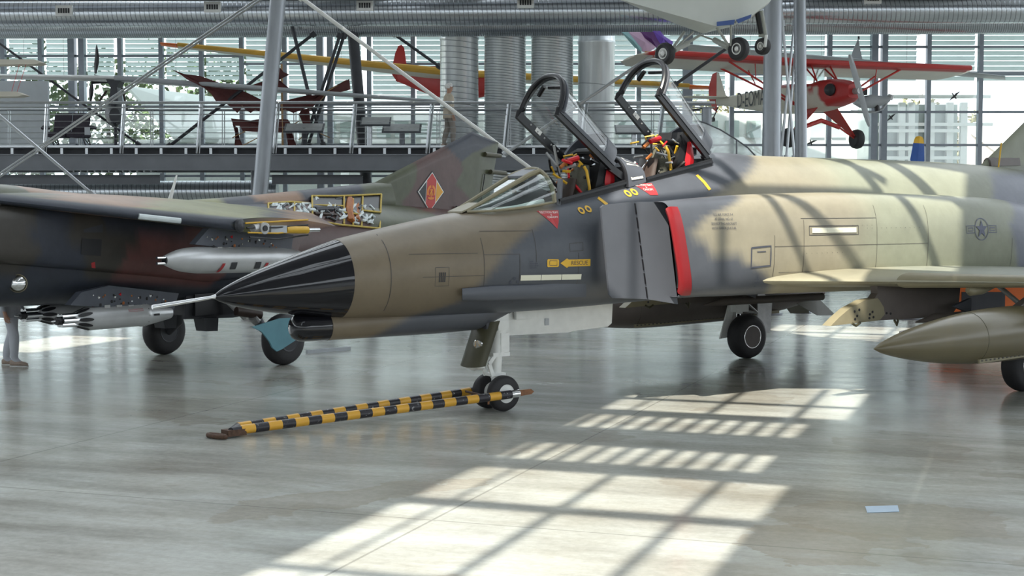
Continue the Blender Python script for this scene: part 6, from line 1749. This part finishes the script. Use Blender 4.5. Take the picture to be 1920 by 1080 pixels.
# ================================================================== hanging aircraft
M['wire'] = mat('suspension_wire', (0.25, 0.25, 0.25), 0.4, 0.7)
def wires(t, pts):
    for p in pts:
        p = Vector(p)
        w = t.matrix_basis @ p
        MB().tube([p, p + V(0, 0, ROOF_Z - 0.32 - w.z)], 0.005, 5).build('suspension_wire', M['wire'], t)
def vfoil(mb, A, B, Cc, D, th0, th1, n=12, span=8):   # A root LE, B root TE, Cc tip LE, D tip TE
    return foil(mb, A, B, Cc, D, th0, th1, (0, 0, 1), n, span)
M['fab_cream'] = mat('cream_fabric', (0.66, 0.62, 0.53), 0.6, 0, 0.05, 3)
M['fab_red'] = mat('red_fabric', (0.48, 0.035, 0.03), 0.42, 0, 0.08, 3)
M['fab_yellow'] = mat('amber_yellow_fabric', (0.70, 0.40, 0.06), 0.5, 0, 0.08, 3)
M['fab_white'] = mat('white_glider_gelcoat', (0.74, 0.74, 0.72), 0.3, 0, 0.04, 3)
M['fab_grey'] = mat('silver_grey_fabric', (0.42, 0.44, 0.46), 0.5, 0.1, 0.08, 3)
M['bat'] = mat('dark_red_bat_fabric', (0.10, 0.028, 0.026), 0.7, 0, 0.2, 4)
M['cane'] = mat('cane_wood', (0.45, 0.28, 0.13), 0.6, 0, 0.1)
# --- red and cream high-wing aeroplane
cub = tag(empty('high_wing_aeroplane', (7.9, 39.2, 6.27), atan2(-.907, .42)), 'red and cream high-wing propeller aeroplane hanging behind the right columns', 'aeroplane')
# local x = nose direction, y = left of nose (towards the right of the picture), z up from the wing
def cub_paint(x, y, z):
    b = lerp_table([(-5, 0.2), (-1.6, -0.45), (-0.6, -0.55), (0.3, -0.62), (0.75, -0.75), (1.0, -0.98), (1.25, -1.3), (2.2, -1.4)], x)[0]
    if z > b or x > 1.3:
        if -1.2 < x < 0.8 and -0.64 < z < -0.57: return (0.62, 0.57, 0.48)
        return (0.45, 0.03, 0.028)
    return (0.62, 0.58, 0.49)
M['cub_skin'] = paint_mat('doped_fabric_paint', 0.4, 0.4, 0.06)
R = []
for i in range(60):
    x = -4.5 + i * 0.108
    zt, zb, w = lerp_table([(-4.5, -0.55, -0.72, 0.05), (-3.0, -0.50, -0.95, 0.17), (-1.5, -0.42, -1.15, 0.3), (-0.9, -0.40, -1.2, 0.36), (0.3, -0.48, -1.22, 0.38), (0.7, -0.42, -1.2, 0.38), (1.2, -0.42, -1.12, 0.36), (1.6, -0.5, -1.05, 0.30), (1.85, -0.6, -0.95, 0.2)], x)
    R.append([V(x, w * math.copysign(abs(cos(q)) ** 0.5, cos(q)), (zt + zb) / 2 + (zt - zb) / 2 * math.copysign(abs(sin(q)) ** 0.5, sin(q))) for q in [2 * pi * k / 28 for k in range(28)]])
fu = MB().rings(R, True); fu.build('fuselage', M['cub_skin'], cub, True, 50, cub_paint)
for s in (-1, 1):
    w = MB(); foil(w, (0.55, s * 0.0, 0.06), (-1.05, 0, -0.16), (0.50, s * 5.0, 0.12), (-1.05, s * 5.0, -0.10), 0.2, 0.18, (0, 0, 1), 14, 4)
    foil(w, (0.50, s * 5.0, 0.12), (-1.05, s * 5.0, -0.10), (0.1, s * 5.35, 0.07), (-0.7, s * 5.35, -0.03), 0.18, 0.04, (0, 0, 1), 14, 3)
    w.build('wing', M['cub_skin'], cub, True, 50, lambda x, y, z: (0.45, 0.03, 0.028) if x > 0.30 else (0.64, 0.60, 0.52))
    MB().tube([(0.55, s * 0.0, 0.055), (0.50, s * 5.0, 0.115)], 0.075, 10).build('leading_edge', M['fab_red'], cub, True)
    for x in (0.3, -0.5):
        MB().tube([(0.25, s * 0.36, -1.15), (x, s * 2.75, 0.0)], 0.028, 8).build('wing_strut', M['fab_red'], cub)
    MB().tube([(0.27, s * 1.9, -0.42), (0.3, s * 1.95, 0.02)], 0.015, 6).build('jury_strut', M['fab_red'], cub)
    MB().tube([(-0.2, s * 1.6, -0.5), (-0.45, s * 1.75, 0.02)], 0.015, 6).build('jury_strut', M['fab_red'], cub)
    # cabin frame
    for x0, x1 in ((0.75, 0.45), (0.75, 0.15), (-0.3, -0.2), (-1.0, -0.8)):
        MB().tube([(x0, s * 0.34, -0.45), (x1, s * 0.3, -0.02)], 0.022, 6).build('cabin_frame', M['fab_red'], cub)
    # undercarriage
    MB().prism([V(0.75, s * 0.3, -1.12), V(0.1, s * 0.3, -1.15), V(0.55, s * 0.98, -1.85), V(0.66, s * 0.98, -1.85)], (0.02, 0.02, 0)).build('gear_leg', M['fab_red'], cub)
    MB().tube([(0.5, 0, -1.45), (0.55, s * 0.55, -1.62)], 0.06, 12).build('shock_cover', M['fab_red'], cub, True)
    MB().tube([(0.55, s * 0.5, -1.6), (0.6, s * 1.0, -1.9)], 0.025, 8).build('axle_strut', M['fab_red'], cub)
    MB().lathe([(-0.1, 0.08), (-0.12, 0.18), (-0.09, 0.24), (0, 0.26), (0.09, 0.24), (0.12, 0.18), (0.1, 0.08)], (0.6, s * 1.08, -1.92), (0.05, 1, 0), 26).build('wheel', M['rubber'], cub, True)
    w = MB(); foil(w, (-3.7, s * 0.03, -0.55), (-4.75, s * 0.03, -0.55), (-4.0, s * 1.3, -0.55), (-4.7, s * 1.3, -0.55), 0.06, 0.03, (0, 0, 1), 8, 3); w.build('tailplane', M['fab_cream'], cub, True)
MB().box((0.2, 0, -0.25), (0.02, 0.6, 0.42)).build('windscreen', M['screen'], cub)
MB().prism([V(-4.05, 0, -0.5), V(-4.45, 0, 0.2), V(-4.52, 0, 0.2), V(-4.52, 0, -0.6)], (0, 0.03, 0)).build('fin', M['fab_cream'], cub)
MB().prism([V(-4.53, 0, 0.22), V(-4.75, 0, 0.18), V(-4.95, 0, -0.2), V(-4.92, 0, -0.55), V(-4.7, 0, -0.85), V(-4.53, 0, -0.95)], (0, 0.035, 0)).build('rudder', M['fab_red'], cub)
for s in (-1, 1):
    MB().lathe([(0, 0.17), (0.16, 0.15), (0.2, 0.05)], (1.32, s * 0.28, -0.72), (0.5, s, 0), 16).build('cylinder_head', M['black'], cub, True)
    MB().lathe([(0.0, 0.2), (0.02, 0.2)], (1.3, s * 0.33, -0.72), (0.15, s, 0), 18).build('cooling_eyebrow', M['fab_red'], cub, True)
MB().tube([(1.8, 0, -0.78), (2.08, 0, -0.78)], 0.08, 14).build('propeller_hub', M['gear_bare'], cub, True)
R = []
pa = radians(20)
for q in range(21):
    r_ = -0.95 + q * 0.095
    w = 0.058 * (1 - abs(r_ / 1.0) ** 6) + 0.015
    c = V(2.06, r_ * sin(pa) * -1, -0.78 + r_ * cos(pa))
    e = V(0.35, cos(pa), sin(pa)).normalized()
    R.append([c + e * w + V(0.012, 0, 0), c + V(0.03, 0, 0), c - e * w, c - V(0.02, 0, 0)])
MB().rings(R, True).build('propeller', M['fab_grey'], cub, True)
MB().tube([(-4.45, 0, -0.8), (-4.7, 0, -1.1)], 0.02, 6).build('tail_spring', M['black'], cub); MB().lathe([(-0.03, 0.07), (0.03, 0.07)], (-4.72, 0, -1.15), (0, 1, 0), 14).build('tail_wheel', M['black'], cub)
vs, fs = text_outline('D-EOMA', 0.62)
MB().add([V(-2.4 + v[0] * 0.66, -(0.17 + 0.0867 * (0.6 + v[0] * 0.66)) - 0.035, -0.72 + v[1]) for v in vs], fs).build('registration', M['black'], cub, fix=False)
wires(cub, [(0.45, -2.2, 0.1), (0.45, 0.1, 0.1), (-3.5, 0, -0.48)])
# --- white aircraft at the top
wa_o = P(1320, 20, 28.6)
wa = tag(empty('white_light_aircraft', wa_o), 'white light aircraft belly with three wheels hanging at the top edge', 'aeroplane')
def q_(px, py, d): return P(px, py, d) - wa_o
M['wa_white'] = mat('off_white_aircraft_paint', (0.62, 0.64, 0.60), 0.4, 0, 0.04, 2)
near = [q_(1040, -70, 29.5), q_(1100, -28, 29.0), q_(1165, 0, 28.4), q_(1255, 25, 28.0), q_(1345, 50, 27.8), q_(1385, 40, 27.8), q_(1412, 28, 27.9), q_(1446, 0, 28.2), q_(1452, -40, 28.5)]
keel = [q_(1070, -58, 29.9), q_(1130, -16, 29.5), q_(1195, 14, 29.1), q_(1265, 44, 28.9), q_(1318, 63, 28.7), q_(1372, 50, 28.7), q_(1410, 32, 28.7), q_(1440, 8, 28.8), q_(1450, -40, 28.9)]
far = [k + (k - n) * 0.9 + V(0, 0, 0.25) for k, n in zip(keel, near)]
top = [V(n.x, n.y + 0.1, 1.35) for n in near]; top2 = [V(f.x, f.y - 0.1, 1.35) for f in far]
mb = MB()
n = len(near)
R = [[a, b, c, d, e] for a, b, c, d, e in zip(top, near, keel, far, top2)]
mb.rings(R, True).build('fuselage', M['wa_white'], wa, True, 25)
M['wa_blue'] = mat('blue_cheat_line', (0.05, 0.10, 0.30), 0.4, 0, 0.08)
for a, b_, c_, d_ in (((1344, 41), (1378, 37), (1376, 46), (1344, 49)), ((1380, 37), (1409, 27), (1407, 34), (1384, 44))):
    MB().prism([q_(*p, 27.72) for p in (a, b_, c_, d_)], (0, 0.03, 0)).build('blue_stripe', M['wa_blue'], wa)
def wa_wheel(px, py, d, r, yaw):
    t = empty('wheel'); t.parent = wa; t.location = q_(px, py, d); t.rotation_euler = (0, 0, yaw)
    MB().lathe([(-0.07, r * 0.5), (-0.09, r * 0.78), (-0.06, r * 0.95), (0, r), (0.06, r * 0.95), (0.09, r * 0.78), (0.07, r * 0.5)], (0, 0, 0), (1, 0, 0), 30).build('tyre', M['rubber'], t, True)
    for s in (-1, 1): MB().lathe([(s * 0.07, r * 0.5), (s * 0.08, r * 0.46), (s * 0.055, r * 0.3), (s * 0.085, r * 0.12), (s * 0.085, 0.001)], (0, 0, 0), (1, 0, 0), 20).build('hub', M['white'], t, True)
wa_wheel(1247, 101, 28.2, 0.215, 0.75); wa_wheel(1385, 92, 28.0, 0.225, 0.75); wa_wheel(1430, 87, 28.6, 0.165, 0.65)
M['wa_grey'] = mat('grey_green_leg_paint', (0.36, 0.37, 0.34), 0.45, 0, 0.06)
def wt(p0, p1, r, m='wa_grey', nm='gear_leg'): MB().tube([q_(*p0), q_(*p1)], r, 10).build(nm, M[m], wa, True)
wt((1256, 97, 28.2), (1283, 60, 28.8), 0.028); wt((1259, 96, 28.2), (1300, 60, 28.9), 0.02); wt((1262, 95, 28.2), (1314, 64, 28.8), 0.016)
wt((1264, 94, 28.2), (1290, 81, 28.5), 0.055, nm='damper'); wt((1290, 81, 28.5), (1314, 66, 28.8), 0.018)
wt((1340, 75, 28.6), (1366, 89, 28.1), 0.055, nm='damper'); wt((1314, 66, 28.8), (1340, 76, 28.6), 0.018)
wt((1368, 88, 28.1), (1343, 50, 28.0), 0.026); wt((1370, 86, 28.05), (1371, 46, 27.9), 0.022); wt((1372, 86, 28.1), (1385, 90, 28.0), 0.03)
wt((1420, 22, 28.5), (1428, 66, 28.6), 0.055, 'black', 'spring_leg'); wt((1428, 20, 28.4), (1436, 68, 28.5), 0.035); wt((1424, 66, 28.6), (1438, 68, 28.5), 0.04); wt((1437, 66, 28.45), (1434, 88, 28.4), 0.03, 'white', 'fork')
wt((1425, 6, 28.1), (1378, 42, 27.8), 0.022, nm='door_strut')
wires(wa, [(-1.5, 0.6, 0.9), (0.9, 0.6, 0.9)])
# --- yellow-winged red glider
yg_o = P(850, 128, 44.3)
yg = tag(empty('yellow_winged_glider', yg_o), 'red glider with long amber-yellow wing hanging behind the ducts', 'glider')
def y_(px, py, d): return P(px, py, d) - yg_o
mid_le, mid_te = y_(850, 136, 43.9), y_(850, 152, 45.0)
for tip_le, tip_te, rp in ((y_(300, 80, 44.2), y_(303, 86, 44.7), 0.06), (y_(1342, 163, 43.9), y_(1340, 168, 44.4), 0.1)):
    q1 = 1 - rp
    w = MB(); foil(w, mid_le, mid_te, mid_le.lerp(tip_le, q1), mid_te.lerp(tip_te, q1), 0.2, 0.11, (0, 0, 1), 14, 10); w.build('wing', M['fab_cream'], yg, True)
    w = MB(); foil(w, mid_le.lerp(tip_le, q1), mid_te.lerp(tip_te, q1), tip_le, tip_te, 0.11, 0.06, (0, 0, 1), 10, 3); w.build('wing_tip', M['orange'], yg, True)
    MB().tube([mid_le, mid_le.lerp(tip_le, 0.5), mid_le.lerp(tip_le, q1)], [0.115, 0.09, 0.06], 10).build('leading_edge', M['fab_yellow'], yg, True)
R = []
for i in range(16):
    q = i / 15
    c = y_(742, 140, 45.5).lerp(y_(945, 158, 43.7), q)
    w = 0.13 + 0.3 * sin(pi * q ** 1.2) ; h = 0.16 + 0.34 * sin(pi * q ** 1.1)
    R.append([c + V(0, w * 0.6 * cos(t_), -h * 0.2 + h * sin(t_)) for t_ in [2 * pi * k / 16 for k in range(16)]])
MB().rings(R, True).build('fuselage', M['fab_red'], yg, True)
MB().prism([y_(737, 119, 45.4), y_(741, 100, 45.4), y_(747, 86, 45.4), y_(753, 84, 45.4), y_(758, 90, 45.4), y_(762, 119, 45.4)], (0, 0.06, 0)).build('tail_fin', M['fab_red'], yg)
MB().prism([y_(735, 140, 45.42), y_(737, 119, 45.42), y_(762, 119, 45.42), y_(762, 150, 45.42), y_(745, 154, 45.42)], (0, 0.06, 0)).build('rudder', M['fab_red'], yg)
wires(yg, [y_(640, 118, 44.4), y_(1060, 146, 44.3)])
# --- silver-winged motor glider above the bridge
sg_o = P(215, 150, 40.2)
sg = tag(empty('motor_glider', sg_o), 'slender silver-winged motor glider with dark pod above the left footbridge', 'glider')
def s_(px, py, d): return P(px, py, d) - sg_o
for tip_le, tip_te in ((s_(882, 194, 39.6), s_(880, 196, 40.0)), (s_(-330, 136, 40.4), s_(-330, 138, 40.8))):
    w = MB(); foil(w, s_(215, 146, 39.7), s_(215, 150, 40.8), tip_le, tip_te, 0.16, 0.06, (0, 0, 1), 14, 12); w.build('wing', M['fab_white'], sg, True)
MB().tube([s_(215, 146, 39.72), s_(480, 164, 39.66), s_(882, 194, 39.6)], [0.07, 0.055, 0.025], 8).build('leading_edge', M['fab_grey'], sg, True)
R = []
for i in range(12):
    q = i / 11
    c = s_(215, 216, 39.4).lerp(s_(215, 206, 41.0), q); w = 0.32 * sin(pi * (0.12 + 0.86 * q)) ** 0.6
    R.append([c + V(w * 0.85 * cos(t_), 0, w * 1.1 * sin(t_)) for t_ in [2 * pi * k / 18 for k in range(18)]])
MB().rings(R, True).build('pod', M['steel_dark'], sg, True)
MB().prism([s_(203, 150, 40), s_(232, 148, 40), s_(224, 165, 40), s_(226, 200, 40), s_(208, 200, 40), s_(212, 165, 40)], (0, 0.5, 0)).build('pylon', M['steel_dark'], sg)
for a, b_ in (((200, 170), (186, 190)), ((229, 165), (238, 205)), ((212, 160), (204, 195))):
    MB().tube([s_(*a, 40.0), s_(*b_, 40.0)], 0.03, 8).build('strut', M['leather'], sg)
MB().tube([s_(172, 155, 40.4), s_(205, 153, 40.3)], 0.04, 8).build('prop_shaft', M['black'], sg)
for (a, b_, c_) in (((179, 138), (182, 108), (181, 84)), ((172, 157), (171, 175), (169, 196))):
    p0, p1, p2 = s_(*a, 40.4), s_(*b_, 40.4), s_(*c_, 40.4)
    R = [[p + V(w, 0, 0), p + V(0, 0.03, 0), p - V(w, 0, 0), p - V(0, 0.03, 0)] for p, w in ((p0, 0.03), (p0.lerp(p1, 0.6), 0.065), (p1, 0.06), (p1.lerp(p2, 0.7), 0.035), (p2, 0.008))]
    MB().rings(R, True).build('propeller_blade', M['black'], sg)
MB().tube([s_(179, 140, 40.4), s_(172, 157, 40.4)], 0.035, 8).build('propeller_hub', M['black'], sg)
MB().tube([s_(217, 235, 39.9), s_(217, 274, 39.9)], 0.05, 10).build('support_post', M['steel_dark'], sg)
wires(sg, [s_(120, 149, 40.7), s_(330, 157, 40.7)])
# --- bat-winged glider
bt_o = P(510, 272, 40.2)
bt = tag(empty('bat_wing_glider', bt_o), 'dark red bat-winged fabric flying machine with cane ribs on the footbridge', 'glider')
def b3(px, py, d=40.2): return P(px, py, d) - bt_o
def membrane(name, pix, d0=40.2, d1=40.2):
    n_ = len(pix)
    xs_ = [p[0] for p in pix]; lo, hi = min(xs_), max(xs_)
    pts = [b3(a, b, d0 + (d1 - d0) * (a - lo) / max(1, hi - lo)) for a, b in pix]
    c = sum(pts, V(0, 0, 0)) / n_ + V(0, 0.12, 0)
    mb = MB(); f_, k_ = [p + V(0, -0.012, 0) for p in pts], [p + V(0, 0.012, 0) for p in pts]
    mb.add(f_ + [c + V(0, -0.012, 0)], [(k, (k + 1) % n_, n_) for k in range(n_)])
    mb.add(k_ + [c + V(0, 0.012, 0)], [((k + 1) % n_, k, n_) for k in range(n_)])
    mb.add(f_ + k_, [(k, (k + 1) % n_, n_ + (k + 1) % n_, n_ + k) for k in range(n_)])
    return mb.build(name, M['bat'], bt, fix=False)
membrane('left_wing', [(320, 129), (346, 139), (374, 142), (406, 153), (432, 163), (462, 173), (480, 182), (496, 190), (500, 215), (478, 205), (470, 212), (455, 200), (445, 212), (432, 200), (418, 190), (405, 190), (396, 176), (384, 166), (366, 156), (352, 150), (340, 141)], 39.3, 40.3)
membrane('right_wing', [(520, 192), (545, 186), (575, 179), (596, 178), (612, 170), (630, 160), (655, 148), (657, 168), (634, 173), (616, 172), (606, 184), (594, 191), (584, 205), (575, 203), (566, 205), (550, 212), (535, 205), (520, 208)], 40.3, 40.0)
membrane('head_fan', [(524, 126), (532, 135), (543, 140), (530, 143), (524, 150), (532, 157), (542, 165), (525, 164), (510, 168), (490, 163), (474, 159), (494, 152), (510, 148), (518, 140)])
membrane('tail_panel', [(433, 222), (470, 226), (494, 222), (540, 224), (548, 236), (530, 248), (490, 248), (455, 246), (450, 236), (438, 236)])
membrane('left_foot', [(436, 232), (446, 240), (449, 258), (455, 273), (440, 273), (441, 250)])
membrane('right_foot', [(536, 246), (548, 246), (551, 260), (556, 273), (540, 273), (538, 260)])
membrane('right_flap', [(566, 205), (580, 203), (582, 232), (568, 232), (560, 214)])
for a, b_ in (((527, 165), (531, 273)), ((436, 258), (460, 246)), ((400, 165), (440, 205)), ((430, 165), (455, 200)), ((455, 273), (490, 255)), ((545, 235), (560, 228)), ((600, 250), (618, 258)), ((560, 262), (575, 250)), ((612, 172), (650, 150)), ((600, 190), (612, 175))):
    MB().tube([b3(*a, 40.08), b3(*b_, 40.08)], 0.014, 6).build('cane_rib', M['cane'], bt)
MB().tube([b3(528, 120, 40.3), b3(530, 273, 40.3)], 0.03, 8).build('mast', M['cane'], bt)
# --- cream model wings at the far left edge
mg_o = P(10, 150, 36.8)
mo = tag(empty('model_glider', mg_o), 'cream model glider wings on red cords at the far left edge', 'glider')
for y0, tipx in ((118, 84), (178, 50)):
    pts = [P(-120, y0 - 5, 36.8) - mg_o, P(tipx - 14, y0 - 5, 36.8) - mg_o, P(tipx, y0 + 1, 36.8) - mg_o, P(tipx - 10, y0 + 4, 36.8) - mg_o, P(-120, y0 + 6, 36.8) - mg_o]
    MB().prism(pts, (0, 0.5, 0)).build('wing', M['fab_cream'], mo)
for a, b_ in (((37, 118), (20, 178)), ((50, 118), (30, 178)), ((-30, 118), (-40, 178))):
    MB().tube([P(*a, 36.6) - mg_o, P(*b_, 36.6) - mg_o], 0.006, 5).build('cord', M['red_cloth'], mo)
wires(mo, [P(-60, 118, 36.8) - mg_o, P(45, 118, 36.8) - mg_o])
# --- paraglider wing
pg_o = P(1215, 75, 38.5)
pg = tag(empty('paraglider_wing', pg_o), 'purple, pink and teal fabric wing hanging beside the right duct', 'paraglider')
cols = {'teal': (0.28, 0.50, 0.52), 'pink': (0.62, 0.42, 0.58), 'plum': (0.12, 0.035, 0.17), 'violet': (0.20, 0.10, 0.55), 'orange': (0.75, 0.4, 0.12)}
for nm, pix in (('teal', [(1166, 60), (1178, 60), (1205, 92), (1202, 97), (1190, 88)]), ('pink', [(1178, 60), (1202, 60), (1210, 72), (1230, 88), (1226, 92), (1214, 98), (1205, 96)]), ('plum', [(1200, 60), (1226, 60), (1238, 82), (1232, 90), (1222, 80), (1206, 70)]), ('violet', [(1224, 58), (1238, 58), (1246, 68), (1262, 78), (1260, 86), (1248, 80), (1240, 84), (1230, 72)]), ('orange', [(1208, 96), (1220, 96), (1222, 100), (1212, 100)])):
    m_ = mat('fabric_' + nm, cols[nm], 0.6, 0, 0.1, 4)
    pts = [P(a, b, 38.5 + 0.01 * (a - 1166)) - pg_o for a, b in pix]
    c = sum(pts, V(0, 0, 0)) / len(pts) + V(0, -0.12, 0)
    n_ = len(pts)
    mb = MB().add(pts + [c], [(k, (k + 1) % n_, n_) for k in range(n_)]).add([p + V(0, 0.1, 0) for p in pts] + [c + V(0, 0.3, 0)], [((k + 1) % n_, k, n_) for k in range(n_)])
    mb.add(pts + [p + V(0, 0.1, 0) for p in pts], [(k, (k + 1) % n_, n_ + (k + 1) % n_, n_ + k) for k in range(n_)])
    mb.build('fabric_panel', m_, pg, fix=False)
wires(pg, [P(1180, 62, 38.62) - pg_o, P(1232, 62, 38.9) - pg_o])
# --- grey training glider above the red aeroplane
gg_o = P(1600, 130, 43.8)
gg = tag(empty('training_glider', gg_o), 'silver grey open training glider with triangular fin above the red aeroplane', 'glider')
def g_(px, py, d): return P(px, py, d) - gg_o
w = MB(); foil(w, g_(1610, 112, 43.2), g_(1610, 128, 44.6), g_(1885, 143, 44.3), g_(1885, 150, 45.2), 0.16, 0.06, (0, 0, 1), 12, 8); w.build('wing', M['fab_grey'], gg, True)
w = MB(); foil(w, g_(1610, 112, 43.2), g_(1610, 128, 44.6), g_(1290, 83, 42.2), g_(1290, 98, 43.6), 0.16, 0.08, (0, 0, 1), 12, 8); w.build('wing', M['fab_grey'], gg, True)
MB().prism([g_(1593, 113, 44), g_(1602, 88, 44), g_(1609, 72, 44), g_(1612, 90, 44), g_(1617, 114, 44)], (0, 0.06, 0)).build('fin', M['fab_grey'], gg)
MB().tube([g_(1610, 74, 44), g_(1610, 68, 44)], 0.03, 6).build('fin_cap', M['black'], gg)
R = []
for a, b_, h in ((1600, 192, 0.05), (1612, 192, 0.16), (1635, 190, 0.2), (1655, 189, 0.13), (1668, 186, 0.07)):
    c = g_(a, b_, 43.0); R.append([c + V(0, 0.12 * cos(t_), h * sin(t_)) for t_ in [2 * pi * k / 12 for k in range(12)]])
MB().rings(R, True).build('fuselage', M['fab_grey'], gg, True)
MB().tube([g_(1668, 186, 43), g_(1671, 178, 43)], 0.09, 8).build('nose_block', M['gear_bare'], gg, True)
MB().tube([g_(1595, 209, 43), g_(1640, 210, 43), g_(1655, 204, 43), g_(1665, 190, 43)], 0.035, 8).build('skid', M['fab_grey'], gg, True)
MB().tube([g_(1645, 208, 43), g_(1644, 196, 43)], 0.08, 8).build('skid_block', M['black'], gg)
MB().tube([g_(1612, 192, 43), g_(1610, 120, 43.6)], 0.03, 8).build('mast', M['fab_grey'], gg)
MB().box(g_(1615, 172, 43), (0.3, 0.25, 0.2)).build('seat_back', M['black'], gg)
wires(gg, [g_(1540, 112, 43.6), g_(1700, 126, 43.8)])
# --- blue propeller on its stand behind the spine of the big jet
M['blue'] = mat('blue_propeller_paint', (0.02, 0.10, 0.42), 0.4, 0, 0.05); M['tip_yellow'] = mat('yellow_tip_paint', (0.85, 0.5, 0.03), 0.4, 0, 0.05)
c = P(1716, 345, 33.5)
pp = tag(empty('propeller_display', (c.x, 33.5, 0)), 'blue propeller with yellow tips upright behind the big jet spine', 'propeller')
hz_ = c.z
MB().tube([(0, 0.15, 0), (0, 0.15, hz_)], 0.09, 14).build('stand_post', M['steel_grey'], pp, True)
MB().lathe([(0, 0.4), (0.03, 0.4), (0.05, 0.12)], (0, 0.15, 0), (0, 0, 1), 24).build('stand_foot', M['steel_grey'], pp, True)
MB().lathe([(-0.18, 0.02), (-0.12, 0.1), (0, 0.14), (0.14, 0.14)], (0, 0, hz_), (0, 1, 0), 20).build('hub', M['gear_bare'], pp, True)
Lb = P(1722, 255, 33.5).z - hz_
for ang in (radians(4), radians(124), radians(244)):
    ax_ = V(sin(ang), 0, cos(ang)); sd = V(cos(ang), 0, -sin(ang))
    def sec(r, w): return [ax_ * r + sd * w + V(0, -0.01, hz_), ax_ * r + V(0, -0.035, hz_), ax_ * r - sd * w + V(0, 0.01, hz_), ax_ * r + V(0, 0.02, hz_)]
    MB().rings([sec(0.1, 0.06), sec(0.35, 0.10), sec(0.55, 0.16), sec(0.85 * Lb, 0.12)], True).build('blade', M['blue'], pp)
    MB().rings([sec(0.85 * Lb, 0.12), sec(0.94 * Lb, 0.1), sec(0.985 * Lb, 0.07), sec(Lb, 0.02)], True).build('blade_tip', M['tip_yellow'], pp)
# --- bird silhouettes on the glass
for (px, py, sz, rot), lab in zip(((1790, 181, 0.16, 0.75), (1671, 221, 0.13, 0.75), (1521, 268, 0.14, 0.4)), ('black bird silhouette on the glass right of the glider nose', 'faint bird silhouette on the glass below the glider skid', 'small bird silhouette on the glass under the red aeroplane wheel')):
    c = P(px, py, FD - 0.05)
    sh = [(-1.0, 0.05), (-0.35, 0.2), (-0.1, 0.18), (-0.02, 0.55), (0.1, 0.6), (0.1, 0.2), (0.4, 0.22), (1.05, 0.0), (0.4, -0.05), (0.08, -0.08), (0.05, -0.35), (-0.12, -0.35), (-0.1, -0.08), (-0.4, -0.02)]
    pts = [V((a * cos(rot) - b * sin(rot)) * sz * 1.5, 0, (a * sin(rot) + b * cos(rot)) * sz * 1.5) for a, b in sh]
    o = MB().prism(pts, (0, 0.004, 0)).build('bird_sticker', M['black']); o.location = c
    tag(o, lab, 'sticker', 'bird stickers on the facade')
